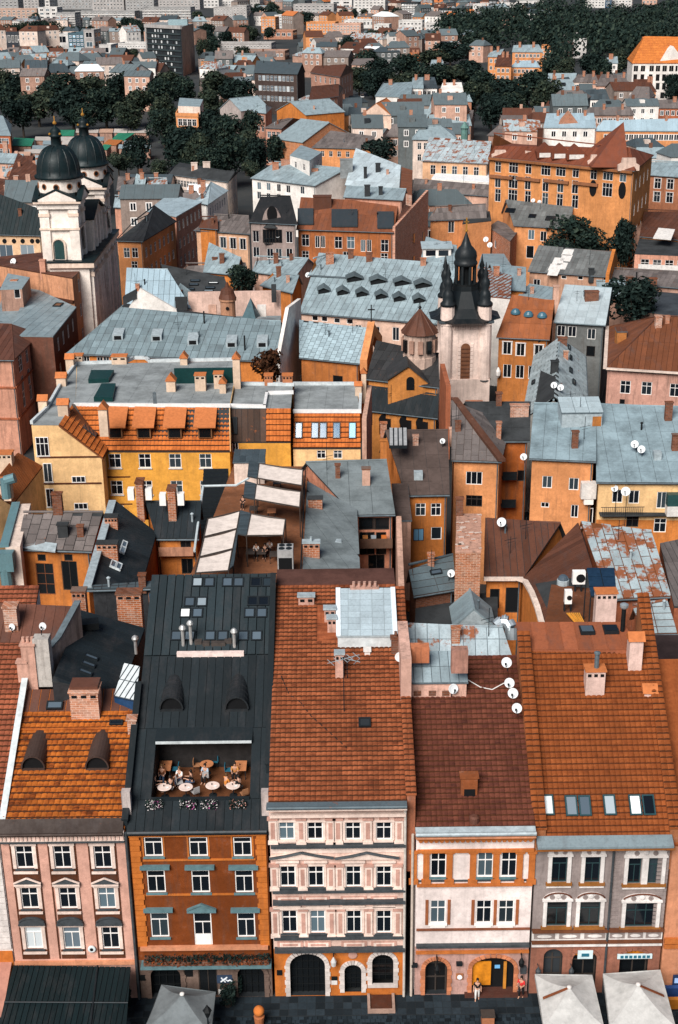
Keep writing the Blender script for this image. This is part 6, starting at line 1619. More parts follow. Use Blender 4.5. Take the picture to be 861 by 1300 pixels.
# brown service deck with solar panel, chimney and air conditioners
h=flat('service_deck','brown service roof deck carrying air conditioners, planks and solar panel','roof',[(690,800),(764,797),(764,748),(700,742)],16.6,WRED,plaster((.16,.06,.03),.6));h.done()
h.chim(756,754,782,781,.9,WCH,z=19,capm=TERRA,holes=4,label='pale chimney with four smoke holes below the solar panel')
for x0,y0,x1,y1,lb in((727,721,743,742,'white air conditioner left of the solar panel'),(717,749,726,767,'small white air conditioner on the brown deck')):
 z_=17.3;b=P((x0+x1)/2,y1,z_);root=empty('air_conditioner',b,lb,'air conditioner');w_=(x1-x0)*mpp(b);m=MB();m.box((b.x-w_/2,b.y,z_),(b.x+w_/2,b.y+.5,z_+1.1));m.build('casing',WHITE,root);m=MB();m.lathe((b.x+w_*.12,b.y-.01,z_+.55),[(.36*w_,0),(.36*w_,.03),(.3*w_,.03)],14,axis=(0,-1,0));m.build('fan',OPENING,root)
 m=MB();m.box((b.x-.3,b.y+.1,16.6),(b.x-.2,b.y+.4,z_));m.box((b.x+.2,b.y+.1,16.6),(b.x+.3,b.y+.4,z_));m.build('bracket',IRON,root)
pl=[P(750,757,20.2),P(783,757,20.2),P(780,721,21.0),P(745,721,21.0)]
root=empty('solar_panel',(pl[0].x,pl[0].y,19),'blue black solar collector above the pale chimney on the brown deck','solar panel');m=MB();m.prism([p-V((0,0,.12))for p in pl],(0,0,.1));m.build('frame',IRON,root);cover(root,pl,.9,1.0,paint((.012,.03,.06),.15,.3),name='panel',indiv=12,gap=.06,th=.03)
m=MB();
for p in pl:m.tube(p-V((0,0,.1)),(p.x,p.y,16.6),.05,5)
m.build('leg',IRON,root)
for k in range(7):p=P(733+k*1.6,793,16.9+.08*(k%2));m=MB();q=p+V((-.5+.06*k,1.9,.05));m.tube(p,q,.06,4);tag(m.build('plank',paint((.60,.27,.04),.6,.35)),'yellow timber plank leaning in the pile on the brown deck','plank','planks piled on the brown deck')
root=empty('roof_dome',P(715,736,17),'small white domed skylight left of the air conditioner','skylight');m=MB();p=P(715,736,17);m.lathe(p,[(.45,-.5),(.45,.1),(.36,.3),(.2,.42),(.02,.46)],12);m.build('dome',GLL,root);m=MB();m.lathe(p,[(.5,-.5),(.5,.02),(.46,.05)],12);m.build('kerb',ZINC,root)
p=P(790,805,20.8);root=empty('flue',p,'dark flue pipe with silver cowl beside the orange parapet','flue');m=MB();m.tube(p,p+V((0,0,2.0)),.16,8);m.build('pipe',BLACK,root);m=MB();m.lathe(p+V((0,0,2.0)),[(.22,0),(.3,.12),(.3,.3),(.1,.4)],10);m.build('cowl',SIL,root)
# ------------------------------------------------------------------ yellow house
TY=tilem((.50,.145,.035),(.42,.115,.028),(.30,.08,.022),.25);ZF=18.0
A=P(130,573,14.0);B=P(292,573,14.0);A2=P(96,516,ZF);B2=P(291,517,ZF);C2=P(302,459,ZF);D2=P(98,462,ZF)
h=House('yellow_house','big yellow house with grey flat roof, orange tiled mansard and orange capped chimneys','house',[A,B,C2,D2],None,WYEL,BITL,ov=.02,under=BITD)
yel=h;h.faces={'F':[A,B,B2,A2],'T':[A2,B2,C2,D2]}
for r,ys in enumerate((585,619)):h.win(0,[(146+r*2.5,ys),(184+r*2,ys),(222.5+r*2,ys),(261+r,ys)],1.35,1.65,'c4',sill=OFFW)
h.win(0,[(150,650),(186,650)],1.35,1.65,'c4')
h.cover('F',.42,.62,TY,kind='tile',name='roof_tile',indiv=300,hh=.04);h.cover('T',2.4,3.0,BITL,indiv=200,gap=.02,th=.015)
a,u,n,L=h.wallframe(0)
for y_ in(605.5,640):zz=h.onwall(0,200,y_)[1];m=MB();m.box((A.x,a.y-.1,zz-.08),(B.x,a.y+.02,zz+.08));m.build('string_course',DBROWN,h.root)
m=MB();m.prism([B,C2,B2],(.08,0,0));m.prism([A,D2,A2],(-.08,0,0));m.build('gable_wall',WCRE,h.root)
h.done()
for x in(149.5,185.5,224.5,263):
 fpt=h.roofpt(x-2,556,'F');w_=1.55;tz=PY(x,541,fpt.y-.5).z;bk=P(x+4,517,ZF)
 m=MB();X=fpt.x
 m.prism([(X-w_/2,fpt.y-.3,fpt.z+.1),(X-w_/2,fpt.y-.3,tz),(X-w_/2,bk.y+.4,ZF-.1),(X-w_/2,bk.y+.4,fpt.z)][::-1],(w_,0,0));o=m.build('dormer',plaster((.20,.10,.05),.4),h.root)
 m=MB();m.prism([(X-w_/2-.45,fpt.y-.75,tz-.15),(X-w_/2-.45,bk.y+.5,ZF+.12),(X-w_/2-.45,bk.y+.5,ZF+.28),(X-w_/2-.45,fpt.y-.75,tz+.02)][::-1],(w_+.9,0,0));m.build('dormer_roof',TERRA,o)
 m=MB();m.box((X-w_/2+.15,fpt.y-.34,fpt.z+.2),(X+w_/2-.15,fpt.y-.303,tz-.2));m.build('dormer_window',GLK,o)
YCH=plaster((.70,.53,.40),.2)
for x0,y0,x1,y1,cp in((126,520,137,541,'peak'),(229,455,238,464,'peak'),(211.6,484,223,498,'peak'),(248,477,261.5,497,'slab'),(272,475,283.6,494,'slab'),(279,487,287,500,'peak'),(296.5,456,305.5,490,'peak'),(142,453,161,463,'slab'),(94,452,105,463,'slab'),(84,456,94,468,'gable'),(72,480,84,491,'gable'),(49,509,60,520,'gable'),(74,514,87,529,'gable')):
 o=chimney(h.root,P((x0+x1)/2,y1,ZF),x0,y0,x1,y1,1.1,YCH,cp,TERRA,holes=2 if cp=='slab' else 0)
TEALK=paint((.006,.035,.035),.4,.3)
for q in([(112,482),(138,481),(145,470),(116,470)],[(119,505),(143,505),(147,487),(129,487)]):
 pl=[P(*p,ZF+.5)for p in q];m=MB();m.prism([p-V((0,0,.5))for p in pl],(0,0,.55));m.build('roof_light',TEALK,h.root)
pxbox(h.root,'plant_screen',222,468,296,487,ZF,.4,TEALK);pxbox(h.root,'vent',195,499,199,517,ZF,.3,ZINCD)
def rim(pts,z,root,mat=None,t=.16,hgt=.4):
 q=[P(*p,z)for p in pts];m=MB()
 for a_,b_ in zip(q,q[1:]):d_=(b_-a_).normalized();m.obox((a_+b_)/2+V((0,0,hgt/2)),(b_-a_)/2+d_*t,V((-d_.y,d_.x,0))*t,V((0,0,hgt/2)))
 m.build('roof_rim',mat or ZINCL,root)
rim([(41,538),(60,520),(78,488),(97,463),(160,461),(170,456),(185,456),(190,460),(300,458)],ZF,h.root);rim([(96,516),(291,517)],ZF,h.root,paint((.7,.7,.7),.4,.2))
# left gabled wing
Yw=P(58,540,ZF).y
X0_,X1_,X2_=PY(40,540,Yw).x,PY(75,540,Yw).x,PY(129,580,Yw).x;z2=PY(129,580,Yw).z
m=MB();m.prism([(X0_,Yw,0),(X2_,Yw,0),(X2_,Yw,z2),(X1_,Yw,ZF-.02),(X0_,Yw,ZF-.02)],(0,6,0));root=empty('yellow_house_wing',(X0_,Yw,0),'cream half gabled wing at the left end of the big yellow house','house');m.build('wall',WCRE,root)
m=MB();m.prism([P(41,540,ZF),P(75,540,ZF),P(96,516,ZF),P(97,463,ZF)],(0,0,.03));m.build('flat_roof',BITL,root)
pl=[V((X2_+.2,Yw-.2,z2-.1)),V((X2_+.3,A.y+.5,z2-.1)),A2+V((0,.5,.1)),V((X1_,Yw-.2,ZF+.1))]
m=MB();m.prism([p-V((0,0,.2))for p in pl],(0,0,.2));m.build('roof',plaster((.2,.07,.03),.3),root);cover(root,pl,.42,.62,TY,kind='tile',name='roof_tile',indiv=200,hh=.04)
m=MB();m.obox((A2+A)/2+V((-.2,-.2,.25)),(A-A2)/2,V((.16,0,0)),V((0,0,.1)));m.build('valley_flashing',DARKF,root)
q=(pl[0]+pl[2])/2;o=MB();uu=(pl[1]-pl[0]).normalized();vv=(pl[3]-pl[0]).normalized();nn=uu.cross(vv);nn=nn if nn.z>0 else-nn;o.obox(q+nn*.12,uu*.5,vv*.9,nn*.06);o.build('skylight',GLK,root)
class Fake:pass
def wallwin(root,x,y,Yp,w_,h_,style,**k):
 p=PY(x,y,Yp-.04);f,g=window_meshes(style,w_,h_,.07,WHITE,GL,False);o=inst('window',f,root,frame(p-V((0,.1,h_/2)),V((1,0,0)),V((0,1,0)),V((0,0,1))));sub('pane',g,o);m=MB();m.box((p.x-w_/2-.08,Yp-.06,p.z-h_/2-.1),(p.x+w_/2+.08,Yp+.02,p.z-h_/2-.003));m.build('sill',OFFW,root)
for x,y,w_,h_,st in((54,567,1.4,2.2,'c6'),(61,600,.95,2.2,'c2'),(64,632,.9,2.2,'c2'),(100,608.5,1.5,.75,'c3'),(103,642.5,1.5,.75,'c3')):wallwin(root,x,y,Yw,w_,h_,st)
for x0,x1,y_ in((50,129,580.5),(52,129,614)):p,q=PY(x0,y_,Yw),PY(x1,y_,Yw);m=MB();m.box((p.x,Yw-.08,p.z-.08),(min(q.x,X2_),Yw+.02,p.z+.08));m.build('string_course',DBROWN,root)
# orange roofed annex at far left
h=House('annex','low annex with steep orange seamed roof, left of the cream wing','house',[P(16,641,13.5),P(54,592,13.5),P(22,575,16.2),P(-16,622,16.2)],None,WCRE,TERRA,ov=.02,under=DBROWN);h.cover('F',.5,9,sheetm((.42,.13,.04),.12,0,.6,.05,.3),indiv=60,gap=.06,th=.05);h.done()
for x0,y0,x1,y1 in((-2,577,16,596),(-2,612,13,622)):chimney(h.root,P((x0+x1)/2,y1,15.5),x0,y0,x1,y1,1.2,YCH,'slab',TERRA,holes=3)
# copper clad right bay
A=P(292,561,14.0);B=P(369,561,14.0)
h=House('yellow_house_bay','amber end bay with copper clad attic beside orange tiles, right of yellow house','house',[A,B,P(372,488,17.6),P(300,488,17.6)],None,WYEL,BITL,ov=.02,under=BITD)
t0,t1,t2,t3=P(294,519,17.6),P(338,519,17.6),P(339,501,17.6),P(371,500,17.6)
e=P(338,561,14.0)
h.faces={'F':[A,e,t1,t0],'F2':[e,B,V((t3.x,t1.y,17.6)),t1],'T':[t0,V((t3.x,t1.y,17.6)),P(372,488,17.6),P(300,488,17.6)]}
h.cover('F',.75,9,sheetm((.07,.040,.028),.5,.35,.5,.1,.4),indiv=20,gap=.05,th=.05);h.cover('F2',.42,.62,TY,kind='tile',name='roof_tile',indiv=100,hh=.04);h.cover('T',2,2.5,BITL,indiv=60,gap=.02,th=.015)
h.win(0,[(299,568)],.7,1.2,'c2');h.win(0,[(297,607)],.8,1.8,'c1',pm=GLK,fm=DARKF);h.skylight(297,540,.8,1.9,'F',pm=GLK);h.done()
for x0,y0,x1,y1 in((336,477,346.5,490),(359,477,371.5,490)):chimney(h.root,P((x0+x1)/2,y1,17.6),x0,y0,x1,y1,.9,plaster((.50,.20,.10),.4),'slab',TERRA,holes=3)
chimney(h.root,P(280,536,15.5),275.5,513,285,537,.7,WPK,'slab',ZINC);rim([(294,517),(336,518),(339,501),(371,500)],17.6,h.root,paint((.7,.7,.7),.4,.2));rim([(306,489),(372,490)],17.6,h.root)
# house with blue attic windows
A=P(372,569,13.0);B=P(458,569,13.0);t0,t1=P(374,524,16.4),P(457,524,16.4)
h=House('rear_building','orange tiled attic house with five narrow blue windows under a flat grey roof','house',[A,B,P(452,489,16.4),P(374,489,16.4)],None,WCRE,BITL,ov=.02,under=BITD)
h.faces={'F':[A,B,t1,t0],'T':[t0,t1,P(452,489,16.4),P(374,489,16.4)]}
h.cover('F',.42,.6,TY,kind='tile',name='roof_tile',indiv=200,hh=.04);h.cover('T',2.2,2.5,BITL,indiv=60,gap=.02,th=.015);h.win(0,[(408,577),(429,577)],1.0,1.0,'c4')
for x in(379.5,400,410.5,427.5,447.5):h.skylight(x,547,.85,1.9,'F',pm=GLB,fm=DARKF)
h.done();rim([(374,524),(457,524)],16.4,h.root,paint((.7,.7,.7),.4,.2));rim([(374,489),(452,489),(458,500),(457,522)],16.4,h.root)
pa,pb=P(459,526,16.4),P(467,494,16.4)
m=MB();m.prism([V((pa.x,pa.y-3,0)),V((pa.x+.5,pa.y-3,0)),V((pb.x+.5,pb.y,0)),V((pb.x,pb.y,0))],(0,0,16.9));m.build('firewall',WPK,h.root)
for x0,y0,x1,y1,cp in((451,490,459,503,'gable'),(459,474,465,500,'peak')):chimney(h.root,P((x0+x1)/2,y1,16.4),x0,y0,x1,y1,.8,YCH,cp,TERRA)
tree(345,468,52,48,14,'small reddish brown leaved tree beside the white firewall',0)
_k=make_crown(99,1500,.10,.9,3);bpy.data.objects[-1]if False else None
for o in col.objects:
 if o.get('label')=='small reddish brown leaved tree beside the white firewall':
  for c_ in o.children:
   if c_.name.startswith('crown'):c_.data=_k
   # ------------------------------------------------------------------ long grey roof, white walls, monastery roofs
SL1=sheetm((.235,.285,.305),.26,.03,.45,.15,.4)
h=House('long_building','long orange building under a patchwork slate blue sheet roof behind the yellow house','building',[P(84,449,13),P(354,459,13),P(372,428,13),P(160,384,13)],(P(155,397,16.4),P(357,408,16.4)),WOR,SL1,gl=False,gr=True,under=BITD)
h.cover('F',1.05,1.7,SL1,indiv=300,gap=.05,th=.04);h.cover('L',1.05,1.7,SL1,indiv=60,gap=.05,th=.04);h.win(0,[(103,456),(110,456),(127,457),(135,457)],.9,.9,'c2')
for x,y in((150,431),(199,432),(245,437),(294,440),(333,440)):
 q=h.roofpt(x,y);m=MB();m.prism([(q.x-.75,q.y-.3,q.z-.2),(q.x-.75,q.y-.3,q.z+.75),(q.x-.75,q.y+2.3,q.z+1.1),(q.x-.75,q.y+2.3,q.z)][::-1],(1.5,0,0));o=m.build('roof_hatch',ZINC,h.root);m=MB();m.box((q.x-.5,q.y-.33,q.z+.05),(q.x+.5,q.y-.303,q.z+.6));m.build('opening',OPENING,o)
h.done()
m=MB();
for x,y0,y1 in((259.5,395,411),(311,426,445)):q=h.roofpt(x,y1);m.tube(q,(q.x,q.y,PY(x,y0,q.y).z),.12,6)
m.build('vent_pipe',BLACK,h.root)
pa,pb=P(355,460,13),P(383,420,13);wt=plaster((.82,.78,.74),.12)
root=empty('firewall',(pa.x,pa.y,0),'bright white stepped firewall at the right end of the patchwork roof','wall');dd=(pb-pa);nn=V((-dd.y,dd.x,0)).normalized()
zt0,zt1=PY(357,406,(pa.y+pb.y)/2-3).z,PY(382,379,pb.y).z
m=MB();a0,b0=V((pa.x,pa.y,0)),V((pb.x,pb.y,0));mid=a0.lerp(b0,.45);m.prism([a0,b0,b0+V((0,0,zt1)),mid+V((0,0,zt0+1.2)),a0+V((0,0,13.6))],nn*.5);m.build('masonry',wt,root)
ya=P(190,395,16.4).y+1.5
root=empty('gable_wall',(PY(185,390,ya).x,ya,0),'bright white triangular gable wall above the left end of the patchwork roof','wall');m=MB();m.prism([PY(157,402,ya),PY(226,402,ya),PY(224,393,ya),PY(178,366,ya)],(0,.6,0));m.prism([V((PY(160,402,ya).x,ya,0)),V((PY(222,402,ya).x,ya,0)),PY(222,402,ya),PY(160,402,ya)],(0,.59,0));m.build('masonry',wt,root)
b=PY(169,384,ya);m=MB();m.obox(b+V((-.4,.2,.8)),V((1.0,.1,.5)),V((0,.5,0)),V((0,0,.6)));m.build('chimney',BITD,root)
h=gab('rear_building','pale blue grey steep sheet roof between white gable and pink parapet','building',(158,392),(243,391),(213,342),(161,342),13.0,17.8,WDRT,SZL,back=.6,under=BITD);SB=sheetm((.40,.49,.55),.12,.02,.4,.15,.3);h.cover('F',.9,3,SB,indiv=100,gap=.05,th=.04);h.done()
# pink parapet, turret, glass pyramid
z_=12.0;root=empty('parapet_building',P(298,392,z_)*1.0,'low building with a long pale pink parapet and a round orange turret','building');b0,b1=P(240,398,z_),P(357,396,z_);zt=PY(298,371,b0.y).z
m=MB();m.prism([V((b0.x,b0.y,0)),V((b1.x,b1.y,0)),V((b1.x,b1.y,zt)),V((b0.x,b0.y,zt))],(0,.7,0));m.build('parapet',plaster((.72,.50,.42),.35),root)
m=MB();m.box((b0.x,b0.y-5,0),(b1.x,b0.y-.05,z_-.5));m.build('flat_roof',SZ,root)
c=P(290,402,13.0);k=mpp(c);m=MB();m.lathe(c,[(9.5*k,-4),(9.5*k,20*k),(11*k,21*k),(11*k,24*k)],14);m.build('turret',plaster((.50,.26,.16),.6),root);m=MB();m.lathe(c,[(11.5*k,24*k),(9*k,30*k),(8*k,35*k),(3*k,38*k),(1.5*k,44*k)],14);m.build('turret_roof',SCOP,root);m=MB();m.lathe(c+V((0,-9.6*k,13*k)),[(2.2*k,0),(2.2*k,.1)],8,axis=(0,-1,0));m.build('round_window',OPENING,root)
c=P(319,402,13.0);m=MB();m.lathe(c,[(13*k,0),(.2*k,24*k)],4,rot=.5);m.build('glass_pyramid',paint((.05,.10,.12),.15,.3),root);pxbox(root,'chimney',327,388,338,402,12.6,.8,wt);pxbox(root,'chimney',223,378,238,394,13,.8,BITD);pxbox(root,'chimney',265,388,275,399,12.6,.8,WPK);pxbox(root,'chimney',345,362,351,384,14,.8,BITD)
h=gab('rear_building','black felt roof with six pale skylights behind the pink parapet','building',(214,371),(292,371),(285,352),(205,346),13.2,14.8,WDRT,BITD,back=.5)
for x,y in((248,357),(246,362),(271,360),(267,366),(241,368),(265,370)):h.skylight(x,y,1.6,.45)
h.done()
# monastery roof with dormers
SM=sheetm((.36,.42,.445),.18,.06,.45,.15,.55)
h=gab('monastery','long pale pink monastery building under a huge light zinc roof with two rows of dormers','monastery',(380,397),(561,412),(567,335),(405,323),13.0,19.0,plaster((.70,.48,.38),.35),SM,back=1,under=BITD)
h.cover('F',1.0,1.7,SM,indiv=300,gap=.05,th=.04);h.win(0,[(502.6,424),(540,428),(478,423),(455,421)],1.1,2.1,'c2');h.win(0,[(400,404),(412,405),(428,407),(444,408)],1.0,.8,'c1',pm=GLK)
SZM2=sheetm((.13,.155,.165),.3,.1)
def wdormer(h,x,y,wpx,hpx,mat,face='F'):
 q=h.roofpt(x,y,face);k=mpp(q);w_=wpx*k/2;t=hpx*k
 m=MB();m.prism([(q.x-w_*.8,q.y,q.z-.2),(q.x+w_*.8,q.y,q.z-.2),(q.x+w_*.8,q.y,q.z+t*.7),(q.x-w_*.8,q.y,q.z+t*.7)],(0,2.5,0));o=m.build('dormer',BLACK,h.root)
 m=MB();m.prism([(q.x-w_,q.y-.3,q.z+t*.55),(q.x,q.y-.3,q.z+t),(q.x+w_,q.y-.3,q.z+t*.55),(q.x+w_,q.y-.3,q.z+t*.68),(q.x,q.y-.3,q.z+t*1.15),(q.x-w_,q.y-.3,q.z+t*.68)],(0,3.2,0));m.build('dormer_roof',mat,o)
for x,y in((450,358),(480,361),(510.5,363),(537,366)):wdormer(h,x,y,23,8,SZM2)
for x,y in((411,373),(435,375),(459.5,377),(484,380),(507,383),(532,385)):wdormer(h,x,y,17,8,SZM2)
h.chim(442,318,449,329,.8,BRICKD);h.chim(465,322,473,333,.8,BRICKD);h.chim(534,329,541,338,.8,BRICK);h.done()
h=gab('rear_building','small orange walled house with pale zinc roof at the monastery roof corner','house',(391,349),(440,352),(419,322),(398,328),17.0,19.6,WOR,SM,back=.4,under=BITD);h.cover('F',1,2,SM,gap=.05,indiv=40);h.chim(414,322,424,336,.8,BRICK);h.done()
dish(391,349,3.4,P(393,356,15),'left of twin dishes on the small orange wall by the monastery',group=G);dish(398.5,349.5,3.4,P(400,357,15),'right of twin dishes on the small orange wall by the monastery',group=G)
# church nave with grey sheets
h=gab('church_nave','church nave under pale fish-scale sheets with a cross on its stepped gable','church',(380,454),(457,462),(467,417),(380,408),12.0,15.6,plaster((.48,.17,.05),.55),SM,back=1,under=BITD)
h.cover('F',.8,.8,sheetm((.40,.48,.52),.18,0,.4,.15,.3),indiv=200,gap=.05,th=.04,stagger=True);h.win(0,[(387,483),(429,483)],1.5,1.4,'c1',pm=GLK,fm=DARKF);h.done()
m=MB();a0,b0=h.E[1],h.R[1];
for p,q in((a0,b0),(b0,h.E[2])):m.prism([p-V((0,0,1)),q-V((0,0,1)),q+V((0,0,1.0)),p+V((0,0,.6))],(1.0,0,0))
m.build('gable_parapet',WSAL,h.root);m=MB();m.obox(b0+V((.5,0,2.2)),V((.08,0,0)),V((0,.08,0)),V((0,0,1.2)));m.obox(b0+V((.5,0,2.7)),V((.5,0,0)),V((0,.08,0)),V((0,0,.08)));m.build('cross',BLACK,h.root)
# domed cathedral
DKR=sheetm((.045,.042,.042),.35,.25,.5,.1,.5);WCH2=plaster((.55,.22,.06),.45)
h=gab('cathedral','orange cathedral with dark sheet roofs, front gable and drum with brown conical roof','church',(465,481),(558,492),(557,449),(478,437),12.0,14.6,WCH2,DKR,back=1,under=BITD)
h.cover('F',1.0,2.2,DKR,indiv=100,gap=.05,th=.04)
gx=P(519,486,12.0);k=mpp(gx);ap=PY(518.5,464,(h.E[0].y+h.E[1].y)/2-1.6);bw=25*k
m=MB();yb=P(520,450,14.4).y
m.prism([(ap.x-bw,ap.y+.5,0),(ap.x+bw,ap.y+.5,0),(ap.x+bw,ap.y+.5,ap.z-23*k),(ap.x,ap.y+.5,ap.z-.15),(ap.x-bw,ap.y+.5,ap.z-18*k)],(0,1,0));m.build('gable_wall',WCH2,h.root)
for s,dz in((-1,18),(1,23)):
 m=MB();m.prism([(ap.x,ap.y+.2,ap.z),(ap.x+s*bw*1.05,ap.y+.2,ap.z-dz*k),(ap.x+s*bw*1.05,ap.y+.2,ap.z-dz*k-.2),(ap.x,ap.y+.2,ap.z-.25)][::s],(0,7,0));m.build('gable_roof',DKR,h.root)
p=PY(521,495,ap.y+.4);m=MB();r=5*k;m.prism([(p.x-r,p.y,p.z),(p.x+r,p.y,p.z)]+[(p.x+r*math.cos(t),p.y,p.z+12*k+r*math.sin(t))for t in[math.pi*q/8 for q in range(9)]],(0,.2,0));m.build('arched_window',GLK,h.root)
h.done()
c=P(532.5,452,14.5);k=mpp(c);m=MB();m.lathe(c,[(21.5*k,-4),(21.5*k,1.5*k),(20.5*k,2*k),(20.5*k,31*k),(22.5*k,31.5*k),(22.5*k,33*k)],12,rot=.26);dr=m.build('drum',plaster((.55,.40,.33),.9),h.root)
for t in range(12):a_=.26+math.pi/12+t*math.pi/6;q=c+V((math.cos(a_)*20.2*k,math.sin(a_)*20.2*k,9*k));m=MB();m.obox(q+V((0,0,7*k)),V((math.cos(a_),math.sin(a_),0))*.3,V((-math.sin(a_),math.cos(a_),0))*(3*k),V((0,0,8*k)));m.build('slit_window' if t%3==0 else 'blind_panel',GLK if t%3==0 else WDRT,dr)
for t in range(12):
 a0,a1=.26+t*math.pi/6,.26+(t+1)*math.pi/6;m=MB();f=lambda a_,r,z:c+V((math.cos(a_)*r*k,math.sin(a_)*r*k,z*k));m.add([f(a0,24,31.5),f(a1,24,31.5),f(a1,.3,61),f(a0,.3,61)],[(0,1,2,3)]);m.tube(f(a0,24,31.8),f(a0,.3,61.2),.07,4);m.build('cone_segment',SCOP,dr)
m=MB();q=c+V((0,0,60*k));m.tube(q,q+V((0,0,10*k)),.06,5);m.lathe(q,[(.05,0),(.25,.3),(.05,.6)],8);m.build('finial',BLACK,dr)
h=gab('cathedral_aisle','black seamed lean-to roof over an orange arcade below the cathedral gable','arcade',(467,521),(556,531),(557,500),(466,490),8.6,11.0,WCH2,S_BLACK,back=0,under=BITD);h.cover('F',.7,9,S_BLACK,indiv=40,gap=.06,th=.05)
h.win(0,[(472,541),(489,542),(515,544),(536,546)],1.7,2.4,'c1',pm=OPENING,fm=plaster((.30,.11,.03),.4));h.done()
for x,y in((472,530),(489,531),(515,533),(536,535)):u_,z_=h.onwall(0,x,y);a,u,n,L=h.wallframe(0);q=a+u*u_;m=MB();m.lathe(V((q.x,q.y+.02,z_-.2)),[(.85,0),(.85,.06)],14,axis=(0,-1,0));m.build('arch_head',OPENING,h.root)
# ------------------------------------------------------------------ bell tower
TB=P(592,520,0);TY_=TB.y-8.5;wtw=plaster((.78,.62,.55),.35)
k=mpp(V((TB.x,TY_,20)));tx=PY(591.5,450,TY_).x;hw=32*k
Zp=lambda y:PY(592,y,TY_).z
root=empty('bell_tower',(tx,TY_+hw,0),'white bell tower with black bell-shaped roof, corner turrets and golden cross','tower')
zc=Zp(413);zl=Zp(482)
m=MB();m.box((tx-hw,TY_,0),(tx+hw,TY_+2*hw,zl));m.build('base',wtw,root)
m=MB();m.box((tx-hw*.72,TY_+.5,zl),(tx+hw*.72,TY_+2*hw-.5,zc));m.build('shaft',wtw,root)
for sx in(-1,1):
 for sy in(-1,1):
  c=V((tx+sx*hw*.78,TY_+hw+sy*hw*.78,0));m=MB();m.lathe(c+V((0,0,zl-.2)),[(hw*.26,0),(hw*.26,zc-zl+.2)],14);m.build('corner_buttress',wtw,root)
  m=MB();m.lathe(c+V((0,0,zl-.3)),[(hw*.28,0),(hw*.28,.18)],14);m.build('ledge',SLATE,root)
m=MB();m.box((tx-hw*1.02,TY_-.1,zc),(tx+hw*1.02,TY_+2*hw+.1,zc+.35));m.build('cornice',wtw,root);m=MB();m.box((tx-hw*1.1,TY_-.35,zc+.353),(tx+hw*1.1,TY_+2*hw+.35,zc+.6));m.build('eaves',SZD,root)
m=MB()
for q in range(13):x=tx-hw*.6+q*hw*.1;m.box((x,TY_+.3,zc-.7),(x+hw*.05,TY_+.55,zc-.05))
m.build('dentils',wtw,root)
za,zb=Zp(482),Zp(437);rw=6*k
m=MB();pr=[(tx-rw,za),(tx+rw,za)]+[(tx+rw*math.cos(t),zb-rw+rw*math.sin(t))for t in[math.pi*q/8 for q in range(9)]]
m.prism([(p[0],TY_+.42,p[1])for p in pr],(0,.2,0));m.build('louvred_window',plaster((.20,.085,.045),.4),root);m=MB();
for q in range(8):z=za+(zb-za)*(q+.5)/9;m.box((tx-rw*.9,TY_+.36,z),(tx+rw*.9,TY_+.417,z+.12))
m.build('louvre',plaster((.12,.05,.03),.4),root)
for q in range(9):
 for s in(-1,1):z=za+(zb-za)*q/9;m=MB();m.box((tx+s*rw*1.35-rw*.28,TY_+.38,z),(tx+s*rw*1.35+rw*.28,TY_+.52,z+(zb-za)/9-.06));m.build('quoin',wtw,root)
TBK=sheetm((.016,.020,.023),.3,0,.4,.15,.3)
cz=V((tx,TY_+hw,0));rt2=math.sqrt(2)
prof=[(hw*1.08,zc+.6),(hw*.85,zc+1.0),(hw*.62,zc+2.2),(hw*.50,zc+3.4),(hw*.47,Zp(374)),(hw*.45,Zp(368))]
m=MB();m.lathe(cz,[(r*rt2 if i<4 else r*1.15,z)for i,(r,z)in enumerate(prof)],4 if 0 else 8,rot=math.pi/8);m.build('bell_roof',TBK,root)
m=MB()
for i in range(8):t=math.pi/8+i*math.pi/4;m.box((0,0,0),(0,0,0))if 0 else m.tube(cz+V((math.cos(t)*12.5*k,math.sin(t)*12.5*k,Zp(368))),cz+V((math.cos(t)*12.5*k,math.sin(t)*12.5*k,Zp(343))),2.0*k,6)
m.build('lantern_columns',TBK,root);m=MB();m.lathe(cz,[(15.5*k,Zp(369)),(15.5*k,Zp(366))],16);m.lathe(cz,[(8*k,Zp(366)),(8*k,Zp(343))],8);m.build('lantern_core',BLACK,root)
m=MB();m.lathe(cz,[(14*k,Zp(343.5)),(15.5*k,Zp(341)),(14.5*k,Zp(338)),(13.5*k,Zp(337)),(14.5*k,Zp(332)),(13.5*k,Zp(326)),(10*k,Zp(321)),(7*k,Zp(318)),(4.2*k,Zp(311)),(1.2*k,Zp(302)),(.4*k,Zp(300))],18);m.build('onion_dome',TBK,root,True)
m=MB();m.lathe(cz+V((0,0,Zp(301))),[(.2*k,0),(2.3*k,1.2*k),(2.3*k,2.6*k),(.3*k,4*k)],10);z=Zp(297);m.box((cz.x-.1,cz.y-.1,z),(cz.x+.1,cz.y+.1,Zp(282)));m.box((cz.x-3*k,cz.y-.1,Zp(288)),(cz.x+3*k,cz.y+.1,Zp(287)));m.build('golden_cross',GOLD,root)
for sx in(-1,1):
 for sy in(-1,1):
  yt=TY_+hw+sy*hw*.78;c=V((tx+sx*hw*.74,yt,0));zq=lambda y:PY(570,y,TY_+hw-hw*.78).z
  m=MB();m.lathe(c,[(9.5*k,zq(412)),(9*k,zq(387))],12);t_=m.build('corner_turret',wtw,root)
  m=MB();m.lathe(c,[(10*k,zq(388)),(10*k,zq(385)),(7*k,zq(382)),(7.4*k,zq(376)),(6*k,zq(371)),(4*k,zq(368)),(6*k,zq(361)),(5*k,zq(356)),(2.6*k,zq(352)),(3.6*k,zq(348)),(1.6*k,zq(342)),(.3*k,zq(333))],14);m.build('turret_onion',TBK,t_,True)
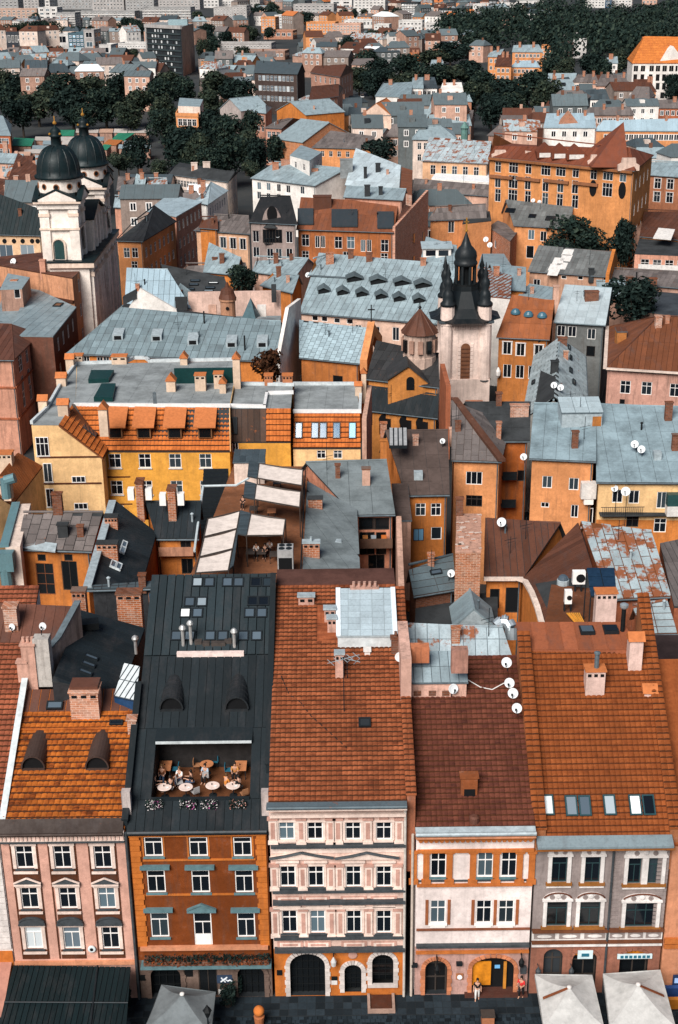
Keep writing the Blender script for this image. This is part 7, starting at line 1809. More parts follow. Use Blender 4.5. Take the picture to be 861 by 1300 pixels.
  # ------------------------------------------------------------------ houses right of the tower
h=gab('rear_building','orange brown house with rusty red roof and three blue eyebrow windows by the tower','house',(630,428),(698,431),(704,382),(650,378),13.0,16.8,plaster((.44,.16,.045),.5),sheetm((.30,.10,.04),.2,.35,.55,.05,.5),back=.5)
h.cover('F',.8,3.5,h.roofm,indiv=60,gap=.05,th=.03);h.win(0,[(644,442),(661,444),(684,446)],1.2,1.9,'c2',trim=WST,pm=GLK);h.win(0,[(644,471),(660,472),(676,473)],1.2,2.0,'c2',pm=GLK)
for x,y in((654.6,398),(671,401),(688.4,402.5)):
 q=h.roofpt(x,y);m=MB();m.lathe(q,[(.75,0),(.7,.3),(.45,.65),(.05,.8)],12);o=m.build('eyebrow_dormer',paint((.05,.13,.18),.2,.3),h.root)
h.done();
p=PY(632.5,473,h.E[0].y-.5);root=empty('wall_lamp',p,'white lantern on the orange brown house beside the bell tower','wall lamp');m=MB();m.lathe(p-V((0,0,.8)),[(.05,0),(.35,.4),(.38,1.0),(.1,1.6)],8);m.build('lantern',OFFW,root);m=MB();m.tube(p+V((0,0,.7)),p+V((0,.6,.7)),.05);m.build('bracket',IRON,root)
h=gab('rear_building','grey walled house with bright patched zinc roof and one big chimney','house',(703,409),(769,413),(777,366),(717,362),14.0,16.8,plaster((.15,.16,.16),.6),SM,back=.4)
h.cover('F',1.5,2.2,sheetm((.56,.60,.62),.14,.15,.42,.15,.3),indiv=60,gap=.05);h.win(0,[(712.6,420),(726.5,421),(751,424)],1.2,1.6,'c2');h.win(0,[(750,446)],1.3,1.6,'c1',pm=GLK,fm=DARKF);h.chim(743,371,760,383,1,BRICKD);h.chim(702,364,709,388,.8,WPK);h.done()
r1,r2=P(703,508,14.6),P(711,429,14.6);A,B=(V((PY(x,525,r1.y).x,r1.y,12))for x in(662,748));D,C=(V((PY(x,440,r2.y).x,r2.y,12))for x in(678,744))
h=House('rear_building','streaked pale grey gabled roof running away from the viewer, with twin dishes','building',[B,C,D,A],(r1,r2),plaster((.34,.33,.31),.8),SM,ov=.1,under=BITD);SST=sheetm((.46,.50,.51),.16,.25,.5,.1,.75)
h.cover('F',1.0,1.3,SST,indiv=120,gap=.06,stagger=True);h.cover('K',1.0,1.3,SST,indiv=120,gap=.06,stagger=True)
for x,y,w_,hh_ in((722,442,2.0,.4),(724,455,2.0,.4),(724,471,2,.5),(728,486,2,.5),(686,433,1.5,.4),(678,486,1.5,.5)):h.skylight(x,y,w_,hh_,'F' if x>705 else 'K',pm=GLK)
h.chim(700,460,709,472,.8,BITD,face='K');h.chim(709,430,720,437,.8,BRICKD,face='F');h.done()
dish(703.5,489,4.2,P(706,498,14.5),'left of twin dishes on the streaked pale grey gable',group=G);dish(712,492,4.2,P(711,500,14.4),'right of twin dishes on the streaked pale grey gable',group=G)
h=House('house','pink peeling house with large brown copper hipped roof and white eaves','house',[P(769,468,13),P(895,476,13),P(890,415,13),P(772,415,13)],(P(836,401,17.2),P(895,403,17.2)),plaster((.60,.33,.26),.85),SCOP,gl=False,gr=True,under=DBROWN)
h.cover('F',.7,9,sheetm((.17,.06,.028),.22,.2,.55,.1,.5),indiv=60,gap=.06,th=.05);h.cover('L',.7,9,sheetm((.17,.06,.028),.22,.2,.55,.1,.5),indiv=60,gap=.06,th=.05);h.win(0,[(794,491.5),(821,493),(857,495.5)],1.35,1.8,'c4');h.win(0,[(790,510)],.7,.7,'c1',pm=GLK,fm=DARKF)
q=h.roofpt(789,435);block(h.root,'dormer',783,422,795,434,q.z,1.5,plaster((.4,.16,.05),.6),SCOP,slope=.2);h.chim(832,403,840,417,.9,BRICKP)
m=MB();m.obox((h.E[0]+h.E[1])/2+V((0,-.15,.06)),(h.E[1]-h.E[0])/2,V((0,.25,0)),V((0,0,.1)));m.obox((h.E[0]+h.E[3])/2+V((-.1,0,.06)),(h.E[3]-h.E[0])/2,V((.25,0,0)),V((0,0,.1)));m.build('white_gutter',WPALE,h.root);h.done()
tree(806,385,82,64,13,'dark round tree behind the brown copper hipped roof',2)
h=gab('rear_building','pale brick house under grey slate roof with white patches, before the dark trees','house',(670,344),(769,351),(777,320),(684,313),14.0,16.6,plaster((.55,.32,.22),.7),SSLATE,back=.6)
h.cover('F',.8,1.6,sheetm((.17,.165,.16),.35,.1,.6,0,.5),indiv=150,gap=.05);h.win(0,[(681.5,361)],1.2,1.8,'c2');h.win(0,[(716,352),(737,353)],.9,.6,'c1',pm=GLK)
pl=[(700,344),(716,345),(725,318),(718,317)];
for k_,(x,y)in enumerate(((704,340),(709,332),(713,338),(719,328),(721,321),(703,346))):q=h.roofpt(x,y);u,v,n=h.roofframe();m=MB();m.obox(q+n*.08,u*.9,v*1.1,n*.03);m.build('white_sheet',OFFW,h.root)
m=MB();e0,e1,r_=h.E[1],h.E[2],h.R[1];m.prism([e0-V((0,0,2)),e1-V((0,0,2)),e1+V((0,0,.4)),r_+V((0,0,.5)),e0+V((0,0,.4))],(.6,0,0));m.build('gable',WOR,h.root);h.chim(748,342,754,350,.8,BITD);h.done()
for cx,cy,w_,hh_,lb in((735,306,74,58,'dark leafy tree, leftmost of the clump below the palace'),(772,292,44,60,'dark tall tree, middle of the clump below the palace'),(790,307,44,66,'dark tree, right of the clump below the palace'),(708,318,44,40,'low dark tree at the left foot of the clump below the palace')):tree(cx,cy,w_,hh_,10,lb,2 if cx>750 else 0,group='trees below the orange palace')
h=gab('rear_building','long low grey roof strip right of the slate house with white patches','building',(772,358),(870,366),(868,345),(777,340),12.5,13.8,WDRT,SSLATE,back=.4);h.cover('F',.8,1.6,h.roofm,indiv=60,gap=.05);h.done()
h=gab('rear_building','pale zinc roof with dark chimneys peeping above the round dark tree','building',(759,375),(805,378),(803,357),(757,356),12.0,13.2,WDRT,SM,back=.4);h.chim(795,352,803,366,.8,BRICKD);h.chim(822,354,834,364,.8,BRICKD,z=12.8);h.done()
h=flat('rear_building','wide flat dark grey roof at the right edge behind the brown hipped roof','building',[(812,395),(900,405),(890,362),(812,360)],11.5,WDRT,bitumen((.06,.065,.075),.15));h.done()
h=gab('rear_building','pale grey roof with teal wall, left of the patched zinc roof','building',(655,378),(702,384),(706,366),(672,361),12.0,13.0,WPALE,SZ,back=.4);h.cover('F',1,2,SZ,indiv=30,gap=.05);h.done()
h=gab('rear_building','teal grey sheet roof between the tower and the slate house','building',(632,367),(668,369),(668,340),(622,336),13.0,15.0,WOR,SZ,back=.4);h.cover('F',1,3,SZ,indiv=40,gap=.05);h.done()
h=flat('rear_building','white walled house with rust striped roof behind the bell tower','building',[(608,375),(648,379),(650,350),(612,338)],14.5,wt,SRUST,under=plaster((.2,.06,.03),.5));h.cover('F',.8,3,SRUST,indiv=60,gap=.3,stagger=True);h.chim(627,340,634,350,.8,BRICK);h.done()
h=gab('rear_building','pale sheet roofed house left of the bell tower lantern, above the monastery dormers','building',(546,358),(575,362),(580,338),(560,333),16.5,18.6,WPK,SM,back=.5);h.cover('F',1,2,SM,indiv=30,gap=.05);h.done()
# ------------------------------------------------------------------ far left street houses
WOP=plaster((.60,.30,.21),.6);GREYW=plaster((.30,.24,.21),.6)
h=House('corner_house','pink orange corner house with dark brown roof at the left edge, two window sides','house',[P(-70,456,14),P(18,457,14),P(51,424,14),P(-40,414,14)],(P(-40,410,16.0),P(15,412,16.0)),WOP,SCOP,gl=False,gr=False)
h.cover('F',.8,9,S_BROWN,indiv=30,gap=.05);h.cover('R',.8,9,S_BROWN,indiv=30,gap=.05)
h.win(1,[(26,460)],1.8,2.6,'g6');h.win(1,[(34.5,452),(43,445)],1.2,1.9,'c4',pm=GLK);h.win(1,[(29,487),(37,478),(46.5,467)],1.2,2.3,'c4',pm=GLK);h.win(1,[(31,507),(39.5,498),(48,489)],1.2,2.2,'c4',pm=GLK);h.done()
for zc_ in(10.0,5.5):a,u,n,L=h.wallframe(0);m=MB();m.obox(a+u*L/2-n*.08+V((0,0,zc_)),u*L/2,n*.1,V((0,0,.12)));a,u,n,L=h.wallframe(1);m.obox(a+u*L/2-n*.08+V((0,0,zc_)),u*L/2,n*.1,V((0,0,.12)));m.build('string_course',WRED,h.root)
h=House('street_house','dark brown street house under a stepped grey sheet roof, second from the left corner','house',[P(-10,432,14.5),P(53.5,425,14.5),P(67,405,14.5),P(3,375,14.5)],None,plaster((.12,.055,.04),.6),SZ,ov=.05);h.cover('F',1.4,2.5,SZ,indiv=60,gap=.05);h.grid(1,3,3,1.1,2.0,pitch=3.8);h.chim(16,357,24,385,.9,BRICK);h.skylight(42,407,1.2,1.8,pm=GLK);h.done()
h=House('street_house','dark brown street house under a long grey sheet roof, third from the left corner','house',[P(10,426,15),P(67.5,427,15),P(97,390,15),P(38,363,15)],None,plaster((.15,.065,.045),.6),SZ,ov=.05);h.cover('F',1.4,2.5,SZ,indiv=60,gap=.05);h.grid(1,4,3,1.1,2.0,pitch=3.8);h.skylight(74,388,1.2,2,pm=GLK);h.done()
h=flat('roof_house','small rooftop hut with pale zinc lid above the grey stepped roofs','house',[(0,367),(28,366),(38,352),(10,347)],18.0,WDRT,SM);h.win(0,[(22,373)],.9,1.4,'c1',pm=GLK);h.done()
h=House('street_house','peeling orange pink house with sagging dark brown roof in front of the church','house',[P(-40,330,18),P(92,353,18),P(115,332,18),P(60,320,18)],None,plaster((.62,.30,.17),.9),SCOP,ov=.05)
h.cover('F',1.0,4,S_BROWN,indiv=40,gap=.05);h.grid(1,2,4,1.2,2.1,pitch=4.0,m0=.1,m1=.05);h.chim(51,331,58,346,.9,WOP);a,u,n,L=h.wallframe(0);m=MB();m.obox(a+u*L*.62-n*.15+V((0,0,14.2)),u*L*.38,n*.2,V((0,0,.2)));m.build('ledge',SCOP,h.root);h.done()
dish(17,332,4.2,P(17,338,17.5),'white dish on the peeling orange pink wall at the left edge',group=G)
# ------------------------------------------------------------------ church with two domed towers
CW=plaster((.88,.79,.72),.14);CWP=plaster((.80,.63,.52),.3);CDK=sheetm((.007,.016,.019),.3,0,.4,.15,.3)
Yc=PY(95,256,219).y;root=empty('twin_domed_church',(PY(95,256,219).x,225,0),'cream church with two dark teal domed towers','church')
k1=mpp(PY(95,256,219));xr=PY(103,322,219).x;tw=6.1
def ctower(xr,y0,ztop,zbot,nm):
 x0,x1=xr-tw,xr;cx_,cy_=(x0+x1)/2,y0+tw/2
 m=MB();m.box((x0+.35,y0+.35,0),(x1-.35,y0+tw-.35,ztop));o=m.build('tower',CW,root)
 for sx in(0,1):
  for sy in(0,1):
   px_,py_=(x0 if sx==0 else x1-1.5),(y0 if sy==0 else y0+tw-1.5);m=MB();m.box((px_,py_,0),(px_+1.5,py_+1.5,ztop-.9));m.build('corner_pilaster',CW,o)
   m=MB();m.box((px_-.12,py_-.12,ztop-2.1),(px_+1.62,py_+1.62,ztop-1.6));m.build('capital',CWP,o)
 for zq in(ztop-4.2,ztop-10.5):m=MB();m.box((x0-.15,y0-.15,zq),(x1+.15,y0+tw+.15,zq+.3));m.build('string_course',CWP,o)
 m=MB();m.box((x0-.2,y0-.2,ztop-.89),(x1+.2,y0+tw+.2,ztop));m.build('entablature',CW,o);m=MB();m.box((x0-.7,y0-.7,ztop+.003),(x1+.7,y0+tw+.7,ztop+.35));m.build('cornice',CWP,o)
 for ax in(0,1):
  for s in(0,1):
   m=MB();q=MB();d=.7
   if ax==0:
    yy_=y0-d if s==0 else y0+tw+d-.6;m.prism([(x0-.5,yy_,ztop+.36),(x1+.5,yy_,ztop+.36),(cx_,yy_,ztop+2.0)],(0,.6,0))
    q.prism([(x0-.8,yy_-.1,ztop+.37),(cx_,yy_-.1,ztop+2.05),(x1+.8,yy_-.1,ztop+.37),(x1+.8,yy_-.1,ztop+.6),(cx_,yy_-.1,ztop+2.35),(x0-.8,yy_-.1,ztop+.6)],(0,1.4,0))
   else:
    xx_=x0-d if s==0 else x1+d-.6;m.prism([(xx_,y0-.5,ztop+.36),(xx_,y0+tw+.5,ztop+.36),(xx_,cy_,ztop+2.0)],(.6,0,0))
    q.prism([(xx_-.1,y0-.8,ztop+.37),(xx_-.1,cy_,ztop+2.05),(xx_-.1,y0+tw+.8,ztop+.37),(xx_-.1,y0+tw+.8,ztop+.6),(xx_-.1,cy_,ztop+2.35),(xx_-.1,y0-.8,ztop+.6)],(.9,0,0))
   m.build('pediment',CW,o);q.build('pediment_roof',CDK,o)
 R=tw*.55;zd=ztop+1.5;c=V((cx_,cy_,0))
 m=MB();m.box((x0+.3,y0+.3,ztop+.36),(x1-.3,y0+tw-.3,zd));m.build('drum_base',CDK,o)
 m=MB();m.lathe(c,[(R,zd),(R,zd+1.9),(R+.25,zd+1.95),(R+.25,zd+2.1)],24);m.build('drum',CW,o)
 for t in range(10):a_=t*math.pi/5-.3;m=MB();q=c+V((math.cos(a_)*(R-.04),math.sin(a_)*(R-.04),zd+1.0));m.lathe(q,[(.48,0),(.48,.1),(.36,.1),(.36,.02)],12,axis=(math.cos(a_),math.sin(a_),0));m.build('oculus',plaster((.35,.14,.06),.4),o);m=MB();m.lathe(q,[(.34,.02),(.34,.08)],10,axis=(math.cos(a_),math.sin(a_),0));m.build('oculus_glass',OPENING,o)
 ze=zd+2.1;H_=R*1.3
 prof=[(R+.45,ze),(R+.5,ze+.35),(R+.1,ze+.6)]+[((R+.1)*math.cos(t)**.75,ze+.6+H_*math.sin(t))for t in[math.pi/2*q/10 for q in range(1,10)]]
 m=MB();m.lathe(c,prof,28);m.build('dome',CDK,o,True)
 for t in range(14):
  a_=t*2*math.pi/14;m=MB();m.path([c+V((math.cos(a_)*r,math.sin(a_)*r,z))for r,z in prof[2:]],.09,4);m.build('dome_rib',CDK,o)
 zt=ze+.5+H_
 m=MB();m.lathe(c,[(1.05,zt-.6),(.85,zt+.1),(.8,zt+1.3),(1.05,zt+1.4),(1.0,zt+1.6),(.8,zt+1.9),(.9,zt+2.2),(.6,zt+2.6),(.2,zt+2.9),(.1,zt+3.2)],10);m.build('lantern',CDK,o,True)
 m=MB();m.lathe(c+V((0,0,zt+3.1)),[(.05,0),(.3,.25),(.3,.45),(.05,.7)],8);m.box((cx_-.06,cy_-.06,zt+3.7),(cx_+.06,cy_+.06,zt+4.5));m.build('golden_ball',GOLD,o)
 for s in(-1,1):m=MB();m.lathe(c+V((s*.8,-.55,zt+1.6)),[(.02,0),(.2,.15),(.2,.3),(.02,.45)],7);m.build('golden_knob',GOLD,o)
 return x0,x1
zt1=PY(75,258,219).z;x0_,x1_=ctower(xr,219,zt1,0,1);zt2=PY(118,240,237).z;ctower(xr+1.3,237,zt2,0,2)
def cdoor(x,y,w_,h_,Yp,mat=GLK):
 p=PY(x,y,Yp);m=MB();r=w_/2;m.prism([(p.x-r,Yp-.06,p.z-h_/2),(p.x+r,Yp-.06,p.z-h_/2)]+[(p.x+r*math.cos(t),Yp-.06,p.z+h_/2-r+r*math.sin(t))for t in[math.pi*q/8 for q in range(9)]],(0,.12,0));m.build('arched_window',mat,root)
 m=MB();q=[(p.x+(r+.25)*math.cos(t),Yp-.1,p.z+h_/2-r+(r+.25)*math.sin(t))for t in[math.pi*q/8 for q in range(9)]];m.path([(p.x+r+.25,Yp-.1,p.z-h_/2)]+q+[(p.x-r-.25,Yp-.1,p.z-h_/2)],.16,5);m.build('window_moulding',CWP,root)
cdoor(75.5,317,1.5,3.0,219.3,paint((.02,.05,.05),.4,.3))
def sidewin(y,z,w_,h_,X,mat=GLK,arch=True):
 m=MB();r=w_/2;m.prism([(X-.05,y-r,z),(X-.05,y+r,z)]+([(X-.05,y+r*math.cos(t),z+h_-r+r*math.sin(t))for t in[math.pi*q/8 for q in range(9)]]if arch else[(X-.05,y+r,z+h_),(X-.05,y-r,z+h_)]),(.12,0,0));return m.build('arched_window',mat,root)
zc1=PY(111,340,219).z+.2
X2=xr+1.2
m=MB();m.box((x0_+1,218.6,0),(X2,245,zc1));m.build('lower_storey',CW,root)
m=MB();m.box((x0_+.8,218.0,zc1+.003),(X2+.9,245.6,zc1+.8));m.build('main_cornice',CWP,root);m=MB();m.box((x0_+.7,217.9,zc1+.803),(X2+1.0,245.7,zc1+1.05));m.build('cornice_roof',CDK,root)
for y_ in(219.2,221.6,225.4,228,233.5,236,240.2,242.6):m=MB();m.box((X2+.003,y_,0),(X2+.5,y_+1.5,zc1-.02));m.build('pilaster',CW,root);m=MB();m.box((X2+.003,y_-.15,zc1-1.6),(X2+.7,y_+1.65,zc1-.9));m.build('capital',CWP,root)
for y_ in(224.2,231.6,239):sidewin(y_,zc1-6.5,1.5,3.2,X2,plaster((.30,.10,.05),.4));sidewin(y_,1.5,1.8,6,X2,GLK)
m=MB();m.box((x1_-3.5,226,zc1+1.06),(xr+.6,237.4,PY(122,276,228).z));m.build('upper_facade',CW,root)
zm=PY(122,276,228).z
m=MB();xa_=xr+.9;m.prism([(xa_-6,225.5,zm),(xa_+.5,225.5,zm),(xa_+.5,231.7,zm+2.2),(xa_-6,231.7,zm+2.2)],(0,0,.2));m.prism([(xa_-6,237.9,zm),(xa_-6,231.7,zm+2.2),(xa_+.5,231.7,zm+2.2),(xa_+.5,237.9,zm)],(0,0,.2));m.build('gable_roof',CDK,root)
m=MB();m.prism([(xa_,225.7,zm-.1),(xa_,237.7,zm-.1),(xa_,231.7,zm+2.0)],(-.5,0,0));m.build('gable',CWP,root)
for y_ in(227,230.2,233,236):m=MB();m.box((xr+.603,y_-.5,zc1+1.1),(xr+.95,y_+.5,zm-.05));m.build('pilaster',CW,root)
sidewin(231.6,zc1+2.0,1.5,5,xr+.6,plaster((.40,.13,.06),.4));sidewin(222.7,zc1+2.2,1.3,3.6,xr,GLK);sidewin(240.7,zc1+2.2,1.3,3.6,xr+1.3,GLK)
# nave behind, with its dark roof
h=gab('church_nave','dark teal seamed nave roof with round windows below, left of the domed towers','church',(-60,296),(54,299),(52,266),(-60,258),19.0,23.5,plaster((.72,.48,.30),.4),CDK,back=1);h.cover('F',.7,9,CDK,indiv=60,gap=.06,th=.05)
a,u,n,L=h.wallframe(0)
for x in(6,18,29,41,48):u_,z_=h.onwall(0,x,306);q=a+u*u_;m=MB();m.lathe(V((q.x,q.y+.02,z_)),[(.42,0),(.42,.1)],10,axis=(0,-1,0));m.build('round_window',OPENING,h.root)
h.win(0,[(8,320),(35,320)],2.6,2.6,'c2',pm=GLL);h.done()
# ------------------------------------------------------------------ houses between church and centre
h=House('corner_house','orange corner house with black hipped roof just right of the twin domed church','house',[P(147,305.5,15),P(182,306.5,15),P(224,281,15),P(190,272,15)],(P(170,281,18),P(196,261,18.0)),plaster((.60,.25,.10),.5),BITD,gl=False,gr=False);h.roofm=sheetm((.035,.034,.036),.2,0,.6,0,.3)
for f in 'FR':h.cover(f,1.0,9,h.roofm,indiv=30,gap=.04)
h.win(0,[(161,321),(171.5,321)],1.2,1.9,'c4');h.win(0,[(171,338)],1.2,1.9,'c4');h.grid(1,7,3,1.15,1.9,top=1.6,pitch=3.7,m0=.03,m1=.03);h.done()
h=House('street_house','pinkish street house with pale blue grey roof, right of the black hip','house',[P(186,268,15),P(224,275,15),P(257,256,15),P(214,247,15)],None,WOP,SM,ov=.2);h.cover('F',1.2,2.5,sheetm((.46,.53,.57),.12,.03,.42),indiv=60,gap=.05);h.grid(1,6,3,1.2,2.0,top=1.3,pitch=3.7,m0=.03,m1=.03);h.done()
h=House('street_house','white walled street house under a hipped pale grey roof with arched side windows','house',[P(246,256,13),P(264,260,13),P(290,242,13),P(268,231,13)],(P(258,247,15.5),P(268,231,15.5)),wt,SM,gl=False,gr=False);h.cover('F',1,5,SZL,indiv=30,gap=.05);h.cover('R',1,5,SZL,indiv=30,gap=.05);h.grid(1,7,2,1.0,1.8,top=1.2,pitch=3.6);h.done()
h=gab('street_house','long dark grey roof in front of the pale hipped roof','house',(180,252),(262,262),(250,243),(183,238),12.0,14.0,WDRT,SSLATE,back=.5);h.chim(240,236,246,246,.8,BRICK);h.chim(255,230,261,239,.8,BRICK);h.done()
h=House('street_house','black roofed house with pale long wall beside the street and trees','house',[P(214,221,13),P(290,231,13),P(302,219,13),P(228,206,13)],(P(222,212,15.5),P(298,218,15.5)),plaster((.70,.58,.50),.4),BITD,gl=True,gr=False);h.grid(0,9,2,1.0,1.7,top=1.2,m0=.02,m1=.5);h.grid(1,4,3,1.0,1.7,top=1.2);h.chim(243,207,251,216,.9,WPALE);h.chim(258,206,267,215,.9,WPALE);h.done()
for lb,a,b,rr,rl,hh,wl,rf in(('low pale roofed house between the church and the street, with brick chimneys',(144,263),(196,266),(198,250),(146,248),11,WOP,SM),('low grey roofed house behind the church, left of the rusty roof',(148,241),(165,243),(172,226),(150,224),11,WDRT,SSLATE),('low pale blue roofed house between grey and rusty roofs behind the church',(166,240),(183,240),(186,226),(174,225),11,WDRT,SM),('low house with rusty orange patched roof behind the church',(184,240),(214,242),(212,226),(188,226),11,WDRT,SRUST)):
 h=gab('low_house',lb,'house',a,b,rr,rl,hh,hh+2.2,wl,rf,back=.6,group='low houses behind the domed church');h.cover('F',1,2,rf,indiv=30,gap=.06);h.chim(a[0]+12,a[1]-20,a[0]+17,a[1]-12,.8,BRICK);h.done()
h=gab('rear_building','orange walled house with white arched windows under a grey hipped roof','house',(246,292),(318,297),(316,274),(272,272),14.0,16.4,plaster((.70,.42,.27),.4),SSLATE,back=.5);h.cover('F',.9,2,SSLATE,indiv=60,gap=.05);h.win(0,[(261,303),(269,304),(283.5,308),(296,309),(308.5,310)],1.3,2.2,'c2',trim=WST);h.done()
h=gab('rear_building','small brown hipped roof at the left end of the white arched windows','house',(252,289),(277,291),(276,275),(256,275),14.6,16.5,WOR,SCOP,back=.5);h.done()
# art nouveau house
ARN=plaster((.34,.27,.25),.5);YA=P(347,282,17).y
h=gab('art_nouveau_house','grey art nouveau house with black mansard roof and round central gable','house',(316,282),(378,285),(369,249),(331,248),17.0,22.0,ARN,BITD,back=.8);h.roofm=sheetm((.022,.022,.024),.2,0,.6,0,.3)
h.win(0,[(325,300),(367.5,301)],1.3,2.2,'c2',trim=ARN);h.win(0,[(325.5,320),(343,322),(354,322),(367.5,322)],1.3,2.0,'c2');h.win(0,[(338,300),(346,300),(354,300)],1.4,2.6,'c2',pm=GLK,fm=DARKF);h.done()
a,u,n,L=h.wallframe(0);YA=a.y-.3;k=mpp(V((a.x,YA,18)));p=PY(345.5,284,YA)
m=MB();r=12.5*k;m.prism([(p.x-r*1.2,YA,p.z-.5),(p.x+r*1.2,YA,p.z-.5)]+[(p.x+r*math.cos(t),YA,p.z+r*1.6*math.sin(t))for t in[math.pi*q/12 for q in range(13)]],(0,1.5,0));m.build('round_gable',ARN,h.root)
m=MB();q=PY(345.5,272,YA-.05);m.prism([(q.x+1.0*math.cos(t),YA-.06,q.z+1.6*math.sin(t))for t in[2*math.pi*q_/14 for q_ in range(14)]],(0,.1,0));m.build('oval_window',OPENING,h.root)
m=MB();q=PY(346,288,YA-1.2);m.lathe((q.x,YA+.2,q.z-.2),[(13*k,0),(11*k,2.0*k),(8*k,7*k),(2*k,9*k)],14);m.build('bay_roof',BITD,h.root);q=PY(346,310,YA-1.0);m=MB();m.box((q.x-10*k,YA-1.1,q.z),(q.x+10*k,YA-.01,q.z+.15))
for t in range(9):m.tube((q.x-10*k+t*2.5*k,YA-1.05,q.z),(q.x-10*k+t*2.5*k,YA-1.05,q.z+1.1),.06,4)
m.tube((q.x-10*k,YA-1.05,q.z+1.1),(q.x+10*k,YA-1.05,q.z+1.1),.06,4);m.build('balcony',IRON,h.root)
dish(353,299,3,PY(353,305,YA-1),'dish on the balcony of the grey art nouveau house',group=G)
# long rust roofed orange house with brick pink firewall
h=House('long_house','long orange house with rusty brown mansard roof and a flaking pink brick side','house',[P(376,291,15.5),P(500,295,15.5),P(543,268,15.5),P(420,262,15.5)],(P(382,251,21.0),P(506,258,21.0)),plaster((.42,.14,.05),.6),sheetm((.20,.07,.035),.25,.3,.55,.05,.5),gable=brickm((.55,.24,.15),(.62,.42,.34),.8))
h.cover('F',.9,5,h.roofm,indiv=120,gap=.05);h.win(0,[(388,305),(429.7,308),(445.5,308),(488.5,312)],1.5,2.3,'c4',trim=plaster((.5,.2,.1),.4));h.win(0,[(403,307),(410,307),(461,312),(468.7,312)],.9,2.3,'c2');h.win(0,[(388,325),(440,326),(488,328)],1.4,2,'c4',pm=GLK)
for x0,y0,x1,y1 in((378,267,398,287),(421,268,454,290),(479,271,500,292)):q=h.roofpt((x0+x1)/2,y1-1);pl=[h.roofpt(x0,y1-1),h.roofpt(x1,y1-1),h.roofpt(x1,y0),h.roofpt(x0,y0)];m=MB();m.prism([p+V((0,-.2,.15))for p in pl],(0,0,.3));o=m.build('zinc_panel',sheetm((.05,.06,.07),.3,.1),h.root)
h.chim(398,250,421,266,2,SCOP);h.done()
a,u,n,L=h.wallframe(1);root=h.root;m=MB();m.prism([a+V((0,0,0))+u*.0,a+u*L,a+u*L+V((0,0,19.8)),a+V((0,0,16.5))],n*-.5);m.build('firewall',brickm((.55,.24,.15),(.62,.42,.34),.8),root);h_=h
for t,z_ in((.55,12),(.55,7.5),(.85,11),(.85,6.5)):q=a+u*L*t-n*.55;m=MB();m.obox(q+V((0,0,z_)),u*.6,n*.06,V((0,0,.9)));m.build('window',GL,root)
h=gab('rear_building','narrow pale zinc roof with dark chimneys behind the rusty mansard','building',(436,250),(512,254),(516,240),(440,236),20.5,21.6,WOP,SM,back=.4);h.cover('F',1.4,3,SM,indiv=40,gap=.05);h.chim(463,236,470,250,1,BITD);h.chim(481,238,486,248,1,BITD);h.done()
h=gab('rear_building','bright white sheet roof with checkered panels and dark chimneys','building',(438,235),(507,240),(509,210),(452,200),14.0,17.5,WDRT,SM,back=.5);h.cover('F',2.2,2.5,sheetm((.58,.63,.66),.2,.03,.4),indiv=60,gap=.04);h.chim(462,213,466,227,1,BITD);h.chim(477,208,483,219,1,BITD);h.chim(432,203,448,220,2,BITL);h.done()
h=flat('brick_wall_building','dark reddish brick house end right of the checkered white roof','building',[(508,244),(523,247),(524,216),(510,212)],18.0,BRICKP,BRICKD);h.done()
h=gab('white_building','white building with pale roof, brick chimneys and dark windows beside the tree street','building',(318,226),(400,236),(440,214),(349,205),13.0,16.0,wt,SM,back=.3);h.cover('F',1.3,2.6,SM,indiv=80,gap=.05);h.win(0,[(329,236),(341,237),(354,238.5),(366,240),(384,241.5)],1.3,1.8,'c2');h.win(0,[(329,248),(341,250),(354,251)],1.3,1.8,'c2')
for x0,y0,x1,y1 in((346,207,354,216),(357,203,368,210),(368,202,378,208),(388,215,404,219),(424,217,432,222)):h.chim(x0,y0,x1,y1,.9,BRICK)
h.done()
h=flat('white_building','small white cubic house with flat pale roof above the white building','building',[(368,197),(393,204),(409,193),(382,184)],18.0,wt,SM);h.grid(0,2,2,1.2,1.5,top=1.2);h.grid(1,2,2,1.2,1.5,top=1.2);h.done()
h=gab('rear_building','long slate grey roof with orange wall, left of the tall cream house','building',(396,187),(476,189),(476,173),(420,170),12.0,14.5,WSAL,SSLATE,back=.5);h.cover('F',1,2,SSLATE,indiv=60,gap=.05);h.grid(0,6,1,1.1,1.6);h.done()
A,B=P(384,181,12),P(452,173,12);sft=shiftback(A,B,14);ap=P(422,153,16.5);m_=(A+B)/2;ap=V((m_.x,m_.y,17.0))
h=House('rear_building','orange brick gable house with white roof edges, above the slate grey roof','house',[B,B+sft,A+sft,A],(ap,ap+sft),brickm((.50,.18,.07),(.5,.3,.2),.5),SM,ov=.3,gut=False);h.done()
